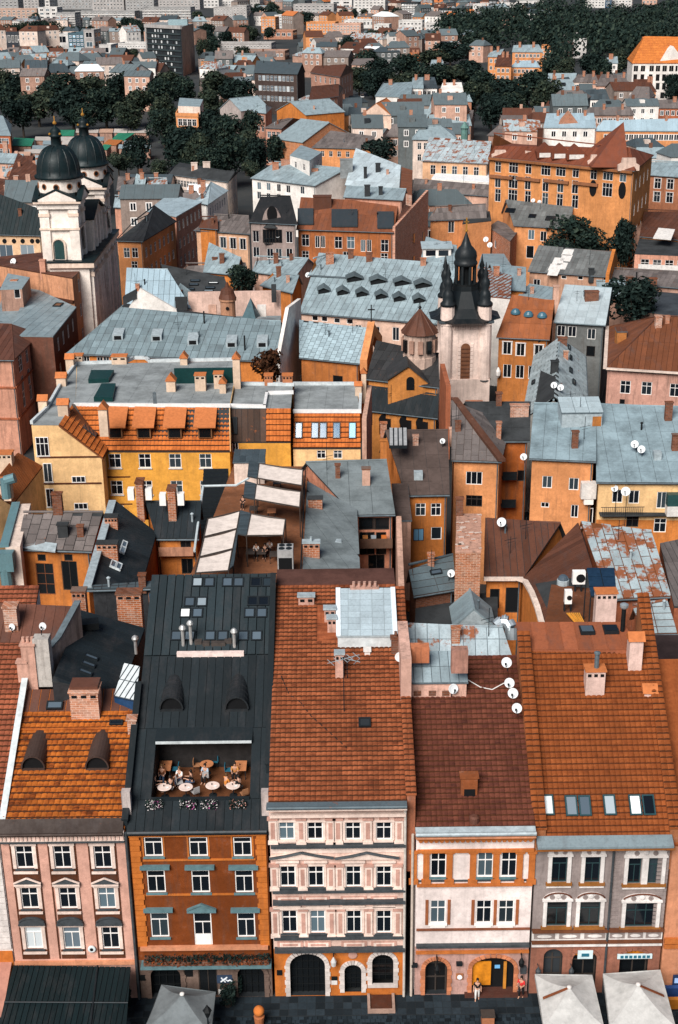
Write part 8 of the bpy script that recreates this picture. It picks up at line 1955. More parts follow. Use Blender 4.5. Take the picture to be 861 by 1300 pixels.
# tall cream house
A,B=P(456,152,15),P(497,152,15);sft=shiftback(A,B,16);m_=(A+B)/2
Yq=P(476,206,0).y
CRM=plaster((.80,.58,.46),.25)
A=PY(457,147,Yq);B=PY(497,147,Yq);z_=A.z;B.z=z_;ap=PY(478,131,Yq);sft=V((4,17,0));
h=House('tall_house','tall cream house with small orange gable roof and few dark windows','house',[B,B+sft,A+sft,A],(ap,ap+sft),CRM,TERRA,ov=.05,gut=False);h.win(3,[(475,141),(475,160),(475,173)],1.6,2.2,'c1',pm=GLK,fm=DARKF);h.done()
A=PY(497,150,Yq+2);B=PY(513,155,Yq+4)
h=House('tall_house','lower cream end of the tall cream house with dark roof','house',[PY(497.5,148,Yq+1),PY(513,158,Yq+1),PY(513,158,Yq+1)+sft,PY(497.5,148,Yq+1)+sft],None,CRM,BITD,ov=.02);h.win(0,[(500,160),(500,175)],1.2,2.4,'c1',pm=GLK,fm=DARKF);h.done()
# corner houses by the trees and the street
h=House('corner_house','pinkish corner house with dark grey roof beside the tree lined street','house',[P(336,162,12),P(358,163,12),P(389,153,12),P(360,148,12)],(P(352,156,14.5),P(372,150,14.5)),WOP,SSLATE,gl=False,gr=False);h.grid(0,3,3,1.3,2,top=1.2,pitch=4);h.grid(1,6,3,1.2,2,top=1.2,pitch=4);h.done()
A,B=P(350,140,15),P(388,146,15);sft=shiftback(A,B,16);ap=(A+B)/2+V((0,0,3.5))
h=House('rear_building','orange walled gable house with pale roof above the pinkish corner house','house',[B,B+sft,A+sft,A],(ap,ap+sft),WOR,SM,gut=False);h.done()
h=House('street_house','ornate house with dark steep roofs on the street running into the distance, nearest','house',[P(392,128,18),P(430,122,18),P(436,112,18),P(396,115,18)],(P(396,110,23),P(430,107,23)),WOP,SCOP,gl=False,gr=False);h.grid(0,6,4,1.3,2.2,pitch=4);h.grid(1,2,4,1.3,2.2,pitch=4);h.done()
h=House('street_house','tall pink brick house with brown mansard at the head of the receding street','house',[P(394,92,20),P(432,98,20),P(449,90,20),P(412,86,20)],(P(400,84,25),P(440,82,25)),plaster((.50,.27,.20),.6),SCOP,gl=False,gr=False);h.grid(0,5,4,1.4,2.2,pitch=4);h.grid(1,4,4,1.4,2.2,pitch=4);h.done()
h=House('street_house','grey roofed pavilion house with small dome cap among the trees','house',[P(318,142,12),P(338,144,12),P(346,136,12),P(326,133,12)],(P(327,134,16),P(337,133,16)),WOP,SM,gl=False,gr=False);h.grid(0,3,2,1.3,2);h.done()
h=gab('dark_house','wide blackened brick house with dark roof, left of the receding street','house',(322,92),(378,94),(384,80),(326,78),17,21,plaster((.07,.05,.045),.5),SZD,back=.6);h.grid(0,9,3,1.5,2.2,pitch=4.2,pm=GLL);h.done()
h=House('tree_house','narrow orange and pale house with curved gable standing among the trees','house',[P(223,147,14),P(252,148,14),P(257,140,14),P(228,138,14)],None,WSAL,SM,ov=.1,parapet=1.0);h.grid(0,4,3,1.5,2.2,pitch=4,trim=WST);h.grid(1,2,3,1.2,2);h.done()
h=flat('tree_house','pale upper block behind the curved gable house among the trees','house',[(226,134),(254,135),(258,126),(228,124)],17,WPALE,SM);h.done()
A,B=P(278,138,11),P(306,141,11);sft=shiftback(A,B,14);ap=(A+B)/2+V((0,0,4))
h=House('tree_house','grey plaster gable house with pale roof surrounded by trees','house',[B,B+sft,A+sft,A],(ap,ap+sft),plaster((.42,.36,.34),.5),SM,gut=False);h.done()
# ------------------------------------------------------------------ orange palace and neighbours
PAL=plaster((.64,.27,.10),.35)
TP=sheetm((.17,.05,.026),.2,.15,.6,.0,.4)
h=House('palace','large orange palace with long brown roof, pyramid tower roof and white gables','palace',[P(620,199,24),P(806,217,24),P(830,197,24),P(650,182,24)],(P(627,169,28.5),P(800,188,28.5)),PAL,TP,gl=True,gr=False)
h.cover('F',1.4,9,TP,indiv=60,gap=.08,th=.05);h.cover('R',1.4,9,TP,indiv=30,gap=.08,th=.05)
h.win(0,[(632.4,212),(671,214),(731,218.5),(753.7,221),(791,224)],1.5,2.2,'c4');h.win(0,[(652,213),(693,216),(712,217),(772,222)],2.3,2.2,'c6');h.win(0,[(632,230),(670,232.5),(692.5,235),(711.5,236),(730,237.5)],1.5,2.7,'c4');h.win(0,[(651.5,231),(771,241)],2.3,2.7,'c6');h.win(0,[(632,248),(670,250.5),(692,253),(710.6,254.5),(730,256)],1.5,2.7,'c4');h.win(0,[(651,249)],2.3,2.7,'c6');h.grid(1,4,4,1.3,2.5,top=2.2,pitch=5)
a,u,n,L=h.wallframe(0)
for x,y in((753,239),(790,242)):u_,z_=h.onwall(0,x,y);q=a+u*u_-n*.03+V((0,0,z_));m=MB();m.prism([q+u*(.85*math.cos(t))+V((0,0,1.7*math.sin(t)))for t in[2*math.pi*k_/14 for k_ in range(14)]],n*.1);m.build('oval_window',OPENING,h.root)
for y0,pts in((225,(0.0,.2,.4,.6)),):
 for t in pts:zz=h.onwall(0,640+t*200,225+t*17)[1];m=MB();m.obox(a+u*L*(t+.09)-n*.2+V((0,0,zz)),u*L*.085,n*.25,V((0,0,.3)));m.build('cornice',plaster((.28,.12,.06),.5),h.root)
m=MB();m.obox(a+u*L/2-n*.3+V((0,0,23.7)),u*L/2,n*.4,V((0,0,.25)));m.build('main_cornice',plaster((.30,.12,.05),.5),h.root)
for x0,x1,y0,y1 in((623,645,191,197),(661,683,192,199),(744,765,197,208),(782,809,201,213)):
 zz=24.1;p=P((x0+x1)/2,y1,zz)-V((0,2.2,0));q=mpp(p);w_=(x1-x0)*q;t_=PY((x0+x1)/2,y0,p.y).z;m=MB();pr=[(-.5,0),(.5,0),(.5,.45),(.34,.6),(.3,1),(-.3,1),(-.34,.6),(-.5,.45)];m.prism([(p.x+e[0]*w_,p.y,zz-.3+e[1]*(t_-zz+.3))for e in pr],(0,1.0,0));m.build('white_gable',plaster((.74,.55,.46),.5),h.root)
for x in(694,713,732):q=h.roofpt(x,201+(x-694)*.06);w_=2.0;m=MB();m.prism([(q.x-w_,q.y,q.z),(q.x+w_,q.y,q.z),(q.x+w_,q.y,q.z+1.2),(q.x,q.y,q.z+2.9),(q.x-w_,q.y,q.z+1.2)],(0,4,0));o=m.build('dormer',TP,h.root);m=MB();m.box((q.x-1.5,q.y-.05,q.z+.2),(q.x+1.5,q.y-.01,q.z+1.1));m.build('dormer_window',OFFW,o)
c0,c1=P(748,207,25),P(806,212,25);c=(c0+c1)/2+V((0,10,0));apx=PY(794,154,c.y+1).z
m=MB();rr=(c1.x-c0.x)/2*.92;b4=[V((c.x-rr,c.y-8,24.3)),V((c.x+rr,c.y-9,24.3)),V((c.x+rr*1.1,c.y+8,24.3)),V((c.x-rr*.9,c.y+8,24.3))];apv=V((PY(792,154,c.y).x,c.y,apx));m.add(b4+[apv],[(0,1,4),(1,2,4),(2,3,4),(3,0,4)]);m.build('pyramid_roof',TP,h.root)
h.chim(683,164,689,181,1.5,SCOP);h.done()
h=gab('street_house','red brown house with pale zinc roof right of the orange palace','house',(822,222),(880,226),(880,206),(826,204),17,19,plaster((.42,.17,.09),.6),SM,back=.6);h.cover('F',1.5,3,SM,indiv=40,gap=.05);h.win(0,[(835,233),(851,234),(834,250),(850,251)],1.5,2.3,'c4',trim=WST);h.done()
h=gab('street_house','low house with brown hipped roof under the palace corner at the right edge','house',(812,300),(880,306),(880,268),(818,266),10.5,13.5,WSAL,SCOP,back=.6);h.cover('F',.9,6,SCOP,indiv=60,gap=.05);h.done()
h=flat('street_house','orange house with cluttered balconies below the brown hipped roof at the right edge','house',[(806,322),(880,325),(880,304),(812,302)],10,WOP,BITD);h.grid(0,4,3,1.6,2.0,pitch=3.2,pm=GLK);a,u,n,L=h.wallframe(0)
for z_ in(7.2,4.0):m=MB();m.obox(a+u*L*.5-n*.7+V((0,0,z_)),u*L*.42,n*.7,V((0,0,.1)));m.obox(a+u*L*.5-n*1.35+V((0,0,z_+.6)),u*L*.42,n*.04,V((0,0,.5)));m.build('balcony',OFFW,h.root)
h.done()
q=[P(829,303,11.5),P(852,305,11.5),P(857,292,12.5),P(836,290,12.5)];m=MB();m.prism(q,(0,0,.15));m.build('pale_roof_hatch',OFFW,h.root)
h=flat('wall_tower','pale peeling wall block between the dark trees and the balconies','wall',[(803,292),(815,293),(816,280),(806,279)],11,WDRT,WDRT);h.done()
# cluster between tower and palace
lst=[('grey roofed orange house with satellite dishes, left of the palace foot',(545,282),(560,288),(612,272),(575,258),13,WSAL,SSLATE,'hipL'),]
h=gab('rear_building','orange house with sagging grey roof left of the brick house, behind the tower','house',(543,280),(618,277),(617,259),(552,262),13,15.5,WSAL,SSLATE,back=.5);h.cover('F',.9,2,SSLATE,indiv=60,gap=.05);h.win(0,[(573,288)],1.3,2.4,'c2');h.done()
h=flat('rear_building','plain orange house with flat felt roof beside the brick house','house',[(587,284),(624,280),(622,268),(592,270)],13,WSAL,BITD);h.done()
h=House('rear_building','brick house with small grey slanted roof and one white window','house',[P(620,288,11),P(648,306,11),P(660,291,11),P(632,280,11)],None,BRICK,SSLATE,ov=.05);h.win(0,[(629,310)],1.3,1.6,'c1');h.cover('F',.9,2,SSLATE,indiv=40,gap=.05);h.done()
h=gab('rear_building','orange house with wide grey slate roof and dark skylights below the palace','house',(652,286),(724,290),(728,263),(642,257),12.5,15.5,WSAL,SSLATE,back=.5);h.cover('F',.9,2,sheetm((.17,.165,.16),.35,.1,.6,0,.5),indiv=120,gap=.05);h.win(0,[(674.6,298),(690,300)],1.3,2,'c2');h.win(0,[(673,320)],1.6,2.6,'c1',pm=GLK);h.skylight(699,278,2,1.6,pm=GLK);h.skylight(676,275,1.5,1.3,pm=GLK);h.skylight(648,268,2,1.6,pm=GLK);h.done()
for x,y,lb in((617,304,'upper'),(622,311,'lower')):dish(x,y,3.5,P(x+2,y+8,10),lb+' of twin dishes on the corner of the brick house',group=G)
for x,y,lb in((677,254.5,'left'),(685,256.5,'right')):dish(x,y,2.6,P(x,y+6,15),lb+' of twin dishes on the ridge below the palace',group=G)
h=gab('rear_building','low teal grey roof with two white dormers behind the monastery','house',(533,334),(582,337),(580,312),(541,307),12,14.5,WDRT,SZ,back=.5);h.cover('F',1,3,SZ,indiv=40,gap=.05)
for x in(547,563):q=h.roofpt(x,326);m=MB();m.box((q.x-1.4,q.y,q.z-.2),(q.x+1.4,q.y+3,q.z+1.5));o=m.build('dormer',wt,h.root);m=MB();m.box((q.x-.9,q.y-.05,q.z+.2),(q.x+.9,q.y-.01,q.z+1.2));m.build('window',GL,o);m=MB();m.prism([(q.x-1.7,q.y-.3,q.z+1.5),(q.x-1.7,q.y+3.4,q.z+2.0),(q.x-1.7,q.y+3.4,q.z+2.2),(q.x-1.7,q.y-.3,q.z+1.7)][::-1],(3.4,0,0));m.build('dormer_roof',SZL,o)
h.done()
h=flat('rear_building','teal flat roof strip between brick house and white dormer house','building',[(606,340),(650,338),(640,322),(612,322)],10.5,WDRT,SZ);h.done()
h=gab('chapel','rust patched white roof of a long church with a small green turret','church',(535,204),(620,208),(624,180),(545,176),15,19,plaster((.68,.40,.24),.5),SRUST,back=.8,under=plaster((.2,.06,.03),.5));h.cover('F',1.6,2.4,sheetm((.50,.54,.56),.2,.6,.45),indiv=120,gap=.08,stagger=True);h.grid(0,5,1,1.4,2.4);h.done()
c=P(589.5,184,17.5);k=mpp(c);m=MB();m.lathe(c,[(6*k,-2),(6*k,5*k),(4.5*k,6*k),(4.5*k,20*k),(6*k,21*k),(.4*k,29*k)],8);m.build('turret',paint((.10,.20,.18),.5,.4),h.root)
h=flat('rear_building','flat bright white roof in front of the rust patched church','building',[(548,226),(621,231),(621,214),(560,211)],12,wt,paint((.75,.78,.80),.5,.2));h.done()
h=gab('rear_building','long thin grey roof below the flat bright white roof','building',(524,242),(621,249),(622,235),(526,228),12,14,WPK,SSLATE,back=.5);h.cover('F',1,2.4,SSLATE,indiv=60,gap=.05);h.done()
h=House('rear_building','pale blue hipped roof house above the rust patched church','house',[P(523,177,12),P(582,178,12),P(575,166,12),P(526,165,12)],(P(535,160,15),P(560,160,15)),WPALE,SM,gl=False,gr=False);h.grid(0,6,2,1.2,2);h.done()
tree(483,192,48,36,12,'dark leafy tree in front of the tall cream house',2)
tree(309,356,42,40,14,'dark spiky tree behind the round orange turret',0)
for lb,a,b,rr,rl,hh,wl,rf in(('crooked grey tiled roof behind the six skylights',(222,350),(318,352),(312,334),(236,334),13,WDRT,SSLATE),('pale patched zinc roof with orange gable right of the corner house',(258,345),(300,349),(306,327),(266,318),14,WOR,SM),('pale blue grey roof in front of the art nouveau house',(320,345),(375,352),(392,328),(325,325),13,WPK,SM),('flat teal roof between the pink parapet and the pale blue roof',(206,392),(245,400),(262,384),(230,374),11,WPK,SZ),('dark sheet roof strip left of the pale blue roof',(330,362),(372,372),(380,350),(345,345),12,WOR,SZ)):
 h=gab('rear_building',lb,'building',a,b,rr,rl,hh,hh+2,wl,rf,back=.6,group='small roofs around the monastery');h.cover('F',1,2,rf,indiv=60,gap=.06);h.chim((a[0]+b[0])/2,a[1]-22,(a[0]+b[0])/2+6,a[1]-10,.8,BRICKD);h.done()
 # ------------------------------------------------------------------ trees behind the old town
TG='trees behind the market stalls'
rt=random.Random(5)
ORD='first second third fourth fifth sixth seventh eighth ninth tenth eleventh twelfth thirteenth fourteenth fifteenth sixteenth'.split()
def nth(lst,i,f):
 k=f(lst[i]);s_=sorted([q for q in lst if f(q)==k]);return ORD[min(15,s_.index(lst[i]))]
tl1=[(12,128,44,40),(48,132,52,46),(92,138,56,44),(134,136,54,46),(172,132,46,46),(30,112,46,34),(74,116,52,36),(118,112,46,36),(160,112,44,34),(196,120,44,44),(8,104,34,30),(60,100,30,26),(96,96,26,24),(210,104,36,30),(28,146,44,34),(110,148,44,30),(165,148,40,32)]
for i,(x,y,w_,h_)in enumerate(tl1):
 tree(x,y,w_*1.2,h_*1.15,9,'dark leafy tree behind the market stalls, %s from left in the %s row'%(nth(tl1,i,lambda q:q[1]>124),'front' if y>124 else 'back'),i%3,group=TG)
TG='trees around the curved gable house'
tl2=[(208,156,40,40),(205,140,38,36),(268,165,44,44),(292,170,46,44),(252,196,44,44),(226,192,56,50),(286,200,46,46),(312,186,44,44),(330,200,36,44),(316,160,34,36),(262,130,40,34),(300,120,46,36),(236,115,44,32),(274,108,46,32),(330,110,30,28),(346,190,30,34),(150,205,30,24),(240,180,40,34),(270,205,34,28),(320,215,26,26),(336,225,20,24),(215,175,36,30)]
for i,(x,y,w_,h_)in enumerate(tl2):
 tree(x,y,w_*1.2,h_*1.15,9,'dark leafy tree %s the curved gable house, %s from left'%('below' if y>180 else 'beside' if y>135 else 'behind',nth(tl2,i,lambda q:(q[1]>180)+(q[1]>135))),i%3,group=TG)
tree(174,192,40,46,8,'round dark green tree right of the market stalls and domes',2);tree(200,214,30,26,6,'small greyish green tree in front of the round dark tree',1);tree(160,206,26,26,6,'small dark tree at the foot of the round dark tree',0);tree(232,212,34,26,6,'brownish dark tree left of the black roofed house',0);tree(100,183,16,22,6,'small dark tree between the two domes',2)
TG='trees along the receding street and park'
pk=[(470,78,40,34),(456,100,34,34),(474,104,34,34),(520,84,46,34),(548,74,44,32),(572,66,44,34),(600,58,44,34),(566,94,46,38),(596,92,44,40),(620,108,44,40),(604,118,40,44),(640,118,46,44),(670,112,46,42),(690,122,40,40),(624,142,40,44),(652,140,44,38),(680,104,34,34),(594,140,34,44),(548,96,40,34),(512,104,44,30),(484,90,40,28),(700,86,34,30),(716,90,30,28),(752,84,36,34),(770,92,30,30),(786,80,30,34),(854,112,26,40)]
for i,(x,y,w_,h_)in enumerate(pk):tree(x,y,w_*1.2,h_*1.15,8,'dark park tree %s, %s from left'%('between white houses and villas' if x<640 and y>80 else 'on the slope behind the villas' if x>690 else 'below the wooded hill',nth(pk,i,lambda q:0 if q[0]<640 and q[1]>80 else 1 if q[0]>690 else 2)),i%3,group=TG)
tree(655,133,40,30,7,'paler grey green tree in the dense park',1)
TG='trees among the distant apartment blocks'
tl3=[(16,38,22,16),(32,36,22,16),(48,37,22,18),(64,36,22,18),(92,40,22,12),(112,40,24,12),(132,34,20,20),(146,36,18,20),(162,32,20,26),(176,36,20,30),(254,24,18,22),(262,40,22,26),(270,58,22,24),(258,62,20,24),(290,50,24,20),(306,44,24,20),(322,44,22,18),(326,16,22,14),(344,14,22,14),(360,22,18,14),(388,24,20,16),(404,58,26,18),(420,62,26,18),(440,58,22,20),(500,20,18,18),(470,44,20,10),(604,24,22,16),(72,70,18,18),(172,70,18,14),(10,116,20,20),(340,42,18,14),(310,66,22,14)]
for i,(x,y,w_,h_)in enumerate(tl3):
 tree(x,y,w_*1.2,h_*1.15,8,'distant dark tree %s, %s along'%('left of the office tower' if x<185 else 'right of the office tower' if x<335 else 'near the top centre',nth(tl3,i,lambda q:(q[0]>184)+(q[0]>334))),i%3,group=TG)
 # wooded hillside, one mass
m=MB();r=random.Random(21);cl=[]
for k in range(330):
 x=r.uniform(560,880);lo=14 if x>690 else 14+(690-x)*.16;y=r.uniform(lo,78 if x>700 else 62)
 if 742<x<800 and y<24:continue
 c=P(x,y+8,0);c=V((c.x,c.y,8+r.uniform(-2,5)));R=r.uniform(7,12)
 for q in range(120):
  d=V((r.gauss(0,1),r.gauss(0,1),r.gauss(.3,1))).normalized();p=c+V((d.x*R,d.y*R,d.z*R*.9))*r.uniform(.75,1.05);nn=(d+V((r.gauss(0,.5),r.gauss(0,.5),r.gauss(0,.5)))).normalized();a_=nn.orthogonal().normalized();b_=nn.cross(a_);l=r.uniform(.7,1.6)
  m.add([p-a_*l,p-b_*l*.7,p+a_*l,p+b_*l*.7],[(0,1,2,3)])
o=m.build('wooded_hillside',LEAF[0]);tag(o,'dark wooded hillside filling the upper right of the view','forest',kind='stuff')
# ------------------------------------------------------------------ market stalls behind the domed church
SG=sheetm((.03,.22,.13),.15,.03,.5,.05,.2);SO=sheetm((.45,.15,.04),.15,.1,.5,.05,.3);SP=sheetm((.55,.50,.46),.2,.1,.5,.05,.4)
st=[((12,185),(40,185),(44,176),(18,175),SG,'green roofed market stall at the left end of the stalls'),((72,172),(94,172),(95,165),(74,165),SG,'green roofed market stall behind the two domes'),((141,178),(158,178),(171,169),(150,169),SG,'green roofed market stall right of the domes, far side'),((128,189),(136,190),(142,184),(132,183),SG,'small green roofed market stall right of the domes, near side'),((131,183),(148,184),(156,178),(138,177),SO,'orange roofed market stall between the green ones')]
for a,b,c,d,mt,lb in st:
 h=House('market_stall',lb,'stall',[P(*a,4.2),P(*b,4.2),P(*c,4.6),P(*d,4.6)],None,WDRT,mt,ov=.3);h.cover('F',1.2,20,mt,gap=.06,indiv=30);h.done()
rows=[(44,185,178),(36,184,183),(8,70,189),(96,190,168),(150,192,188),(30,120,194),(6,40,197)]
for i,(xa_,xb_,y_)in enumerate(rows):
 x=xa_
 while x<xb_-6:
  w_=rt.uniform(16,34);xe=min(xb_,x+w_)
  if not any(min(q[0]for q in s_[:4])-3<(x+xe)/2<max(q[0]for q in s_[:4])+3 and min(q[1]for q in s_[:4])-2<y_-3<max(q[1]for q in s_[:4])+2 for s_ in st):
   h=House('market_stall','pale long roofed market stall in the crowded rows behind the domes','stall',[P(x,y_,4),P(xe-1,y_+.2,4),P(xe,y_-4.5,4.3),P(x+1,y_-4.7,4.3)],None,WDRT,rt.choice([SP,SM,SP,plaster((.55,.35,.26),.5)]),ov=.3,group='pale market stalls behind the domed church');h.done()
  x=xe
h=House('market_hall','red brown hall with grey roof at the left edge behind the stalls','building',[P(-20,171,10),P(14,172,10),P(15,158,10),P(-20,158,10)],(P(-20,145,14),P(4,147,14)),WRED,SM,gl=False,gr=False,far=True);h.grid(0,6,2,1.4,1.8);h.done()
for lb,a,b,rr,rl,hh,wl,rf in(('pale pink house with brown roof left of the near dome',(2,250),(48,252),(50,212),(24,205),11,WPK,SCOP),('white walled low house left of the church with dark brown roof',(-10,262),(22,264),(34,232),(-5,228),10,wt,SCOP),('pinkish house with pale lids at the far left behind the church',(-12,206),(28,208),(30,196),(-12,194),11,WPK,SM)):
 h=gab('low_house',lb,'house',a,b,rr,rl,hh,hh+2.5,wl,rf,back=.6);h.cover('F',1,2,rf,indiv=30,gap=.06);h.grid(0,4,1,1.2,1.6);h.chim(a[0]+16,a[1]-26,a[0]+22,a[1]-14,.9,BRICKP);h.done()
 # ------------------------------------------------------------------ big distant buildings
PALEG=plaster((.34,.34,.34),.5);PALEW=plaster((.66,.64,.62),.35);TANB=plaster((.50,.34,.27),.5);DKB=paint((.02,.025,.03),.5,.4);CONC=plaster((.42,.40,.39),.5)
def tower_block(x0,x1,yt,yb,wall,label,nc,nr,name='apartment_block',dep=16,side=None,ww=.62,wh=.55,fm=None,pm=None,group=None,roofm=None,band=None,skew=0):
 b0=P(x0,yb,0);b1=P(x1,yb+skew,0);zt=PY((x0+x1)/2,yt,(b0.y+b1.y)/2).z
 A,B=V((b0.x,b0.y,zt)),V((b1.x,b1.y,zt));s_=shiftback(A,B,dep)
 if side:s_=P(side[0],side[1],0)-V((B.x,B.y,0));s_.z=0
 h=House(name,label,'building',[A,B,B+s_,A+s_],None,wall,roofm or BITL,ov=.01,parapet=.8,far=True,group=group)
 W_=(B-A).length;ph=(zt-1.5)/nr
 h.grid(0,nc,nr,round(W_/nc*ww,1),round(ph*wh,1),top=1.0,pitch=ph,style='c2',m0=.03,m1=.03,fm=fm,pm=pm,bar=.18)
 L2=s_.length;n2=max(2,int(nc*L2/W_*.7));h.grid(1,n2,nr,round(L2/n2*ww,1),round(ph*wh,1),top=1.0,pitch=ph,style='c2',fm=fm,pm=pm,bar=.18)
 if band:
  a,u,n,L=h.wallframe(0)
  for r_ in range(nr):m=MB();m.obox(a+u*L/2-n*.25+V((0,0,zt-1.0-r_*ph-ph*wh-ph*.2)),u*L/2,n*.3,V((0,0,ph*.14)));m.build('balcony_band',band,h.root)
 h.done();return h
 # office tower
b0,b1,b2=P(188,93,0),P(233,97,0),P(248.5,90,0);zt=PY(210,33,(b0.y+b1.y)/2).z
A,B=V((b0.x,b0.y,zt)),V((b1.x,b1.y,zt));s_=b2-b1;s_.z=0;s_*=1.0
h=House('office_tower','dark slab office tower with rows of pale blinds and a tan blank side','building',[A,B,B+s_,A+s_],None,DKB,BITL,ov=.01,far=True,bands=[(0,99,plaster((.50,.33,.25),.35),(1,))])
h.grid(0,10,9,1.5,1.6,top=1.8,pitch=3.0,style='c1',fm=DARKF,pm=glass(4),bar=.1,m0=.07,m1=.1,drop={(0,0),(0,1),(1,4),(2,5),(3,2),(3,6),(0,6),(4,3),(2,0),(5,4),(8,8),(8,9),(7,9),(4,9),(1,8),(2,7)})
a,u,n,L=h.wallframe(0)
m=MB();m.obox(a+u*L/2-n*.1+V((0,0,zt-.3)),u*(L/2+.3),n*.6,V((0,0,.9)));m.build('roof_band',CONC,h.root)
for t in range(9):m=MB();m.obox(a+u*L/2-n*.2+V((0,0,zt-4.0-t*3.0)),u*L*.48,n*.25,V((0,0,.35)));m.build('spandrel_band',paint((.04,.055,.06),.4,.3),h.root)
m=MB();m.obox(a+u*.6-n*.1+V((0,0,zt/2)),u*.6,n*.4,V((0,0,zt/2)));m.build('edge_fin',CONC,h.root);h.done()
m=MB();q=A.lerp(B,.8)+s_*.4;m.box((q.x-6,q.y,zt),(q.x+5,q.y+6,zt+3));m.build('plant_room',paint((.25,.35,.38),.5,.3),h.root)
blk=[(73,97,17,41,PALEG,'grey panel apartment block, corner one with balconies, at upper left',5,7),(97,172,15,32,PALEG,'long grey panel apartment block behind the left tree belt',14,5),(-10,48,12,28,TANB,'pinkish low apartment block at the upper left edge',9,4),(50,74,10,31,PALEW,'white building with green roof between upper left blocks',3,4),(-10,24,-6,14,PALEG,'grey apartment slab at the top left corner',6,5),(26,50,-8,12,CONC,'narrow pale apartment slab at the top left',5,5),(58,64,-12,14,PALEW,'thin white tower slab at the top left',1,6),(74,118,-8,12,PALEG,'wide grey apartment slab at the top, right of the thin white tower',10,5),(118,158,-10,14,CONC,'broken pale grey apartment slab at the top left centre',9,5),(160,196,-6,14,PALEG,'grey apartment slab above the left end of the office tower',8,5),(182,243,10,32,PALEG,'long grey panel block directly behind the office tower',12,6),(196,254,-6,12,CONC,'pale slab at the top above the office tower',12,5),(258,278,-4,10,PALEW,'white slab right of the office tower at the top',4,3),(272,296,10,30,CONC,'grey corner block with roof sheds right of the office tower',6,6),(296,314,8,34,CONC,'pale side wing of the grey corner block',4,7),(262,304,24,39,TANB,'low pinkish block below the grey corner block',10,3),(278,298,-6,9,PALEW,'white balcony block at the top centre left',5,4),(296,312,2,12,plaster((.60,.22,.06),.3),'orange topped block at the top centre left',4,2),(318,330,-10,14,CONC,'grey slab with dark stripe at the top',3,5),(330,352,-8,10,TANB,'pink and white slab at the top centre',5,4),(332,350,23,42,WSAL,'orange and white stepped apartment block, upper centre',4,5),(349,364,20,36,PALEW,'white apartment block beside the orange stepped one',3,4),(373,424,6,27,CONC,'pale residential block with vertical bays at the top centre',9,5),(420,447,-12,20,PALEW,'tall white slab at the top centre',2,7),(449,489,-6,25,PALEW,'bright white office block with grid of windows at the top centre',8,8),(389,426,29,44,WSAL,'orange pink long house below the bay fronted block',9,3),(422,458,31,44,WPK,'pale pink long house below the white grid block',8,3),(437,494,26,36,PALEW,'long low pale hall with white roof, upper centre',12,1),(475,494,32,44,PALEW,'small white gabled house right of the pale hall',4,2),(509,531,4,26,DKB,'dark office building with white floor bands, upper right of centre',6,7),(530,556,8,24,DKB,'dark blue glass office building',8,4),(556,588,12,33,DKB,'dark office building with pale stripes and flat top',10,6),(506,536,27,46,PALEW,'white villa with dark green roof below the dark offices',6,3),(540,562,30,46,PALEW,'white block with dark windows below the striped office',4,3),(562,580,30,44,PALEW,'white and grey block right of the white villa',4,3),(600,620,6,24,PALEW,'white columned block near the top, left of dark tower',6,3),(620,630,-8,20,DKB,'slim dark tower near the top right of centre',2,6),(630,655,5,24,PALEW,'white striped block with dark red roof beside slim dark tower',7,3),(742,768,-6,10,PALEW,'modern white residential block at the top right',6,4),(768,776,-8,10,paint((.03,.07,.12),.3,.3),'blue glass stair tower at the top right',1,5),(776,802,-4,9,PALEW,'modern white terraced block at the top right',6,3),(815,834,-4,6,WPK,'pink villa at the top right edge of the woods',4,2),(655,690,2,16,PALEW,'scattered white house by the woods near the top right',5,2)]
for q in blk:
 dk=q[4]is DKB
 tower_block(q[0],q[1],q[2],q[3],q[4],q[5],q[6],q[7],pm=GLL if dk else GL,dep=14,ww=.72 if dk else .55,wh=.45 if dk else .55,band=PALEW if(dk and q[6]>5)or 'grey panel' in q[5]else None,roofm=sheetm((.02,.09,.07),.2)if 'green roof' in q[5]else sheetm((.12,.03,.03),.2)if 'dark red' in q[5]else BITL)
 # slender mast-like pieces, green roofs, industrial
tower_block(72,88,44,62,PALEW,'white arched hall front among the old factory buildings, upper left',1,1);tower_block(88,108,43,66,paint((.06,.11,.14),.4,.3),'dark blue glazed factory block, upper left',4,4,pm=GLB);tower_block(108,121,39,66,CONC,'grey concrete stair block beside the blue factory block',1,2)
tower_block(127,142,58,74,PALEW,'blank white gable block right of the factory',1,1);tower_block(24,53,51,62,PALEW,'low white factory hall at upper left',5,1);tower_block(-10,50,43,62,paint((.03,.035,.045),.5,.3),'long dark factory hall at the upper left edge',12,1)
tower_block(150,187,56,67,PALEW,'long white house with attic dormers left of the office tower',10,2);tower_block(140,186,78,92,WSAL,'peach coloured wide wall with jagged roof left of the office tower',3,1);tower_block(70,108,72,84,BRICK,'long old brick factory wall, upper left',9,2);tower_block(17,58,62,72,BRICKD,'dark brick shed row at the upper left',8,1);tower_block(110,119,66,84,BRICKD,'brown brick chimney block among the factories',1,2)
tower_block(274,345,56,73,CONC,'long grey institutional building with flat pale roof, right of office tower',16,3,roofm=BITL);tower_block(300,362,66,76,WDRT,'long low grey building in front of the institutional one',12,1);tower_block(256,271,80,96,WSAL,'orange house with grey roof beside the office tower foot',2,2);tower_block(286,318,78,94,PALEW,'white long house right of the orange house',6,2);tower_block(300,320,92,106,WOR,'orange brick house end left of the blackened house',2,1);tower_block(335,372,40,50,BRICK,'brick red ruined house among the upper centre trees',5,1)
tower_block(458,482,104,128,WPK,'pinkish pediment house right of the receding street',4,3)if 0 else None
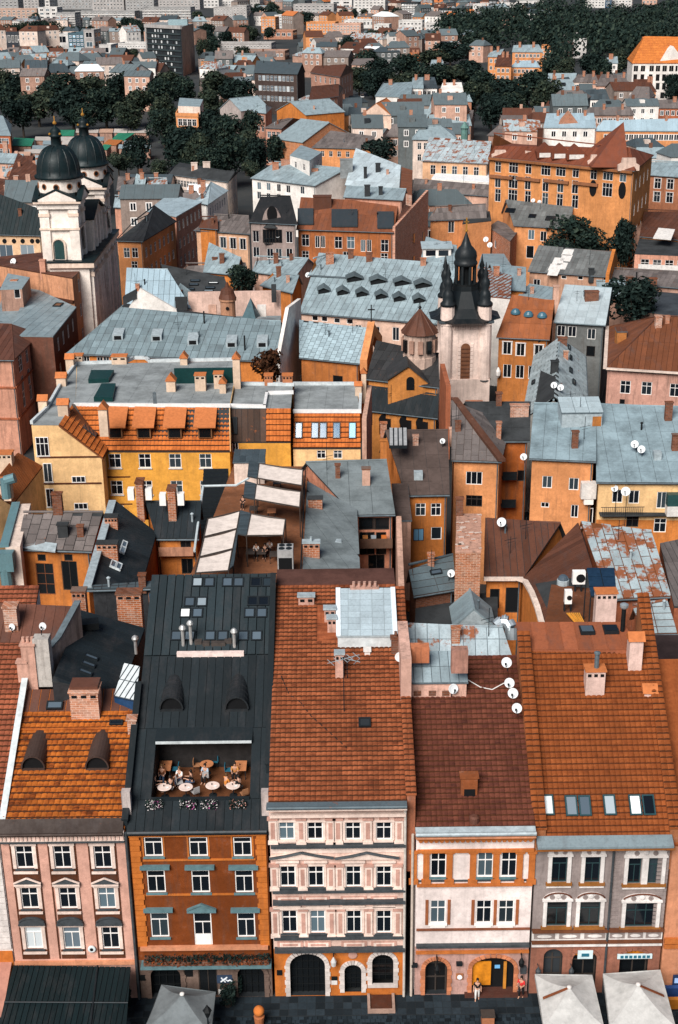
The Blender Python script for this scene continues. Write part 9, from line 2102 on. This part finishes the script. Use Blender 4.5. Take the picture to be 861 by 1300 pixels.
h=gab('town_house','pediment fronted pale house with dark grey roof at the end of the street','house',(446,82),(478,84),(474,74),(450,73),9,12,WPK,SSLATE,far=True);h.grid(0,5,2,1.8,2.4,style='c2',bar=.15);h.done()
# white modern houses, villas
for lb,a,b,rr,rl,hh,wl,rf,nc,nr in(('white modern house with dark grey roof and blank gable, left of the park',(476,122),(522,128),(524,106),(486,102),12,wt,SZ,2,1),('white modern house with glass front beside the blank white gable',(522,112),(538,113),(537,98),(524,98),14,wt,SZ,3,3),('dark slate roofed white house, right of the glass front',(534,112),(556,112),(552,98),(536,98),13,wt,SZD,3,2),('white gabled house right of the slate roofs at the park edge',(556,122),(590,124),(586,106),(562,103),11,wt,wt,2,1),('orange brick house with broken white roof below the white modern houses',(546,128),(600,132),(596,122),(552,118),12,BRICK,SM,5,2),('orange roofed low house at the park edge',(517,77),(534,78),(532,67),(520,66),7,WSAL,TERRA,3,1),('red orange roofed pavilion beside the park',(540,74),(564,75),(563,66),(541,66),7,wt,TERRA,4,1),('white pavilion house below the red orange roof',(546,84),(564,84),(562,76),(548,76),6,wt,SM,3,1),('tall pink villa with blank side at the left of the villa group',(619,72),(634,74),(640,62),(622,62),15,WSAL,SM,2,4),('orange villa with pale blue hipped roof at the back of the villa group',(650,66),(690,67),(684,56),(652,57),12,WSAL,SM,7,2),('curved pale blue roofed pink villa in front of the villa group',(648,85),(686,86),(680,77),(656,76),11,WSAL,SB,6,2),('brown roofed pinkish house in the middle of the villa group',(628,84),(650,86),(648,70),(632,68),12,WSAL,SCOP,3,2),('peach house with brown chimney stacks right of the dense park',(695,106),(728,110),(722,98),(704,97),11,WSAL,SZD,4,2),('dark roofed house with white dormer wall below the peach house',(712,126),(775,128),(770,114),(724,112),9,wt,SZD,5,1),('wide pale house with grey hipped roof, right of centre',(756,109),(801,108),(792,95),(764,95),12,WPK,SSLATE,5,3),('low peach house with dark brown hipped roof beside the white hall',(800,116),(834,117),(824,101),(805,100),9,WSAL,SCOP,4,1),('slate roofed house left of the wide pale house',(726,104),(760,106),(756,94),(734,93),10,WPALE,SSLATE,5,2),('small white house with pale blue roof by the woods',(765,80),(785,82),(784,72),(768,71),10,wt,SM,3,2),('red brick low house in front of the dark dormer house',(690,137),(730,138),(726,128),(696,127),6,WSAL,SCOP,3,1),('brick red low wall house below the white hall',(826,137),(870,138),(868,126),(830,126),7,WRED,SSLATE,5,1),('long pale blue roofed building behind the palace, right side',(755,166),(880,168),(880,151),(764,149),12,WSAL,SB,16,1),('pale blue roofed building with brick centre gable behind the palace',(690,162),(757,163),(754,144),(694,143),13,wt,SB,4,1),('flat grey roof cluster behind the palace ridge, left part',(618,172),(690,174),(686,158),(634,156),11,WDRT,SSLATE,5,1),('slate grey roofs in a row above the pale blue building',(738,146),(806,147),(800,136),(742,135),10,WDRT,SSLATE,8,1)):
 b=(b[0],a[1]+(b[1]-a[1])*.25);rr=(rr[0],(rr[1]+rl[1])/2);rl=(rl[0],rr[1])
 h=gab('villa' if 'villa' in lb else 'town_house',lb,'house',a,b,rr,rl,hh,hh+3.5,wl,rf,back=.9,far=True);h.grid(0,nc,nr,1.5,1.9,top=1.0,pitch=3.4,style='c2',bar=.15);h.grid(1,3,nr,1.3,1.9,top=1.0,pitch=3.4,style='c2',bar=.15)
 if rf is not wl and not isinstance(rf,bool):h.cover('F',1.6,4,rf,gap=.08,th=.05)
 for k_ in range(2):x=a[0]+(b[0]-a[0])*rt.uniform(.2,.8);h.chim(x,rr[1]-3,x+3,rr[1]+4,1.0,BRICK)
 h.done()
q=PY(722,160,P(722,160,13).y-2);m=MB();k=mpp(q);m.prism([(q.x-15*k,q.y,q.z-6),(q.x+15*k,q.y,q.z-6),(q.x+15*k,q.y,q.z),(q.x,q.y,q.z+18*k),(q.x-15*k,q.y,q.z)],(0,3,0));tag(m.build('brick_gable',BRICK),'orange brick triangular gable among the pale blue roofs','gable')
tower_block(706,728,55,74,plaster((.10,.07,.06),.6),'dark brown blank block in front of the white stepped block',1,1);tower_block(706,733,44,60,PALEW,'white stepped block with battlement like roof by the woods',5,2);tower_block(727,744,52,74,PALEW,'white apartment block beside the dark brown blank block',3,3);tower_block(687,699,60,76,WSAL,'narrow peach and grey house left of the dark brown block',3,3)
# white hall with orange roof at the right edge
A,B=P(799,134,0),P(885,134,0);zt=PY(830,80,A.y).z;A.z=B.z=zt;s_=shiftback(A,B,26)
h=House('white_hall','large white building with arched windows and bright orange hipped roof at the right edge','building',[A,B,B+s_,A+s_],(A+s_*.5+V((6,0,10)),B+s_*.5+V((0,0,10))),plaster((.80,.76,.72),.2),TERRA,gl=False,gr=True,far=True)
TW=tilem((.52,.17,.04),(.46,.14,.035),(.34,.10,.03),.2);h.cover('F',1.2,1.6,TW,gap=.08,th=.06);h.cover('L',1.2,1.6,TW,gap=.08,th=.06)
h.win(0,[(x,87)for x in(806,808.8,815,817.8,826,828.8,834,836.8,842.5,845.3,851,853.8,859)],.9,2.4,'c1',pm=GLK,fm=DARKF);h.win(0,[(x,98.5)for x in(806.5,815.5,826,835,843,851,859)],1.6,2.8,'c2',pm=GLK,fm=DARKF);h.win(0,[(x,109.5)for x in(806.5,815.5,826,835,843,851,859)],1.6,2.8,'c2',pm=GLK,fm=DARKF);h.win(0,[(x,121)for x in(826,841,855)],1.8,2.6,'c2',pm=GLK,fm=DARKF)
a,u,n,L=h.wallframe(0);gx_=PY(853,80,A.y);m=MB();m.prism([(gx_.x-6.5,gx_.y-.4,zt-.5),(gx_.x+6.5,gx_.y-.4,zt-.5),(gx_.x,gx_.y-.4,zt+7)],(0,6,0));m.build('gable',h.wall,h.root)
rd=A.y+13;xa_,xb_=PY(818,60,rd).x,PY(846,60,rd).x;zz=PY(830,57,rd).z;m=MB();m.box((xa_,rd-4,zt+5),(xb_,rd+5,zz));m.prism([(xa_-1,rd-5,zz),(xa_-1,rd+6,zz),(xa_-1,rd+.5,zz+3.5)],(xb_-xa_+2,0,0));m.build('roof_turret',TERRA,h.root);h.done()
# ------------------------------------------------------------------ packed distant low houses
zones=[(-8,186,66,98,7,'left of the dark office tower'),(250,330,70,112,6,'between office tower and blackened house'),(380,450,44,76,5,'above the head of the receding street'),(452,516,40,70,5,'right of the receding street, far off'),(490,606,42,60,3,'below the dark offices'),(378,450,128,150,3,'behind the tall cream house'),(500,560,128,176,5,'right of the tall cream house'),(636,700,140,172,3,'behind the palace roof'),(694,800,100,140,4,'among the hillside houses at right'),(590,690,4,22,2,'far off before the wooded hill'),(300,640,-2,24,3,'far off at the top'),(-8,300,20,46,2,'between the upper left apartment blocks'),(524,545,246,300,2,'wedged behind the bell tower'),(800,868,172,205,3,'right of the palace tower roof'),(0,60,202,262,4,'left of the domed church'),(150,250,228,262,2,'behind the black hipped roof'),(440,545,140,182,3,'around the tall cream house')]
SZM=sheetm((.14,.165,.175),.3,.1)
RN=[(SM,'pale grey'),(SZM,'grey'),(SSLATE,'slate'),(SCOP,'brown'),(SZM,'grey'),(SRUST,'rusty'),(SZD,'dark'),(paint((.66,.70,.72),.5,.25),'white'),(paint((.66,.70,.72),.5,.25),'white'),(SZM,'grey'),(TERRA,'orange')]
WTL=plaster((.13,.15,.155),.6)
WN=[(WSAL,'orange'),(WPK,'pink'),(WPK,'pink'),(WPALE,'pale'),(WPALE,'pale'),(WDRT,'dingy'),(wt,'white'),(WTL,'dark'),(WDRT,'dingy'),(WTL,'dark'),(GREYW,'grey')]
rz=random.Random(77)
nlow=0
for x0,x1,y0,y1,nr,ph in zones:
 for r_ in range(nr):
  y=y1-(y1-y0)*(r_+.5)/nr;x=x0+rz.uniform(0,8)
  while x<x1:
   hh=rz.choice((7,8,9,10,11,13,15));yv=y+rz.uniform(-1.5,1.5);c=P(x,yv,hh);px=1/mpp(c);w_=rz.uniform(8.5,16)*px;
   rm,rn_=rz.choice(RN[:7]+RN[1:4]if rz.random()<.8 else RN);wm,wn_=rz.choice(WN)
   A=P(x,yv,hh);B=P(x+w_*.92,yv+rz.uniform(-1,1),hh);d_=rz.uniform(8,13);s_=shiftback(A,B,d_)+V((rz.uniform(-3,3),0,0));rr_=rz.uniform(2.0,4.0);i_=rz.choice([0,0,.2])
   mid=lambda p:p+s_/2+V((0,0,rr_));R1,R2=mid(A),mid(B);q_=(R2-R1)*i_
   h=House('low_house','%s walled house with %s roof %s'%(wn_,rn_,ph),'house',[A,B,B+s_,A+s_],(R1+q_,R2-q_),wm,rm,gl=i_==0,gr=i_==0,far=True,group='low houses '+ph,fix=False,ribs=2.2 if px>2.5 else 0)
   n_=max(2,int((B-A).length/4));h.grid(0,n_,2,1.5,1.9,top=.9,pitch=3.3,style='c2',bar=.2)
   if rz.random()<.8:
    m=MB();q=R1.lerp(R2,rz.uniform(.2,.8));m.box((q.x-.5,q.y-.4,q.z-1),(q.x+.5,q.y+.4,q.z+1.3));m.build('chimney',rz.choice([BRICK,BRICKD,WPK]),h.root)
   if rz.random()<.35:q=(A+B+R1+R2)/4;m=MB();m.box((q.x-.9,q.y-.8,q.z-1.5),(q.x+.9,q.y+1.5,q.z+.8));m.build('dormer',rz.choice([DKB,wm]),h.root)
   h.done();nlow+=1;x+=w_+rz.uniform(-1,3)
for x0,x1,y0,y1,nr,ph in zones:
 if 'wedged' in ph or 'right of the palace' in ph:continue
 for k in range(int((x1-x0)/16)):tree(rz.uniform(x0,x1),rz.uniform(y0,y1),rz.uniform(9,17),rz.uniform(9,15),7,'small dark tree among the roofs '+ph,k%3,group='small trees '+ph)
 # cars on the receding street
PC=((.5,.5,.5),(.05,.05,.06),(.6,.6,.6),(.3,.04,.03),(.1,.15,.25))
for i,(x,y,nm)in enumerate(((460,124,'white'),(468,118,'black'),(462,112,'silver'),(471,108,'red'),(458,132,'blue'))):
 p=P(x,y,0);root=empty('parked_car',p,nm+' car parked on the receding street beyond the tall cream house','car','cars on the receding street');c_=paint(PC[(2,1,0,3,4)[i]],.25,.1,.2)
 m=MB();m.prism([(p.x-.85,p.y-2.1,.35),(p.x-.85,p.y+2.1,.35),(p.x-.85,p.y+2.1,.85),(p.x-.85,p.y-2.1,.8)],(1.7,0,0));m.build('body',c_,root);m=MB();m.prism([(p.x-.75,p.y-1.3,.85),(p.x-.75,p.y+1.6,.85),(p.x-.75,p.y+1.1,1.45),(p.x-.75,p.y-.6,1.45)],(1.5,0,0));m.build('cabin',GLK,root)
 for sx in(-1,1):
  for sy in(-1,1):m=MB();m.lathe((p.x+sx*.8,p.y+sy*1.3,.33),[(.33,-.1),(.33,.1)],10,axis=(1,0,0));m.build('wheel',BLACK,root)
dup={}
for o in col.objects:
 if o.parent is None and o.get('group')and o.get('label'):dup.setdefault(o['label'],[]).append(o)
for lb,os_ in dup.items():
 if len(os_)<2 or len(lb.split())>13:continue
 sx=lambda o:(lambda v:v.x/-v.z)(ROT.transposed()@(o.location-CAM))
 for k,o in enumerate(sorted(os_,key=sx)):o['label']=lb+(', %s from left'%ORD[k]if k<16 else ', %dth from left'%(k+1))
print('low houses',nlow,'objects',len(bpy.data.objects))
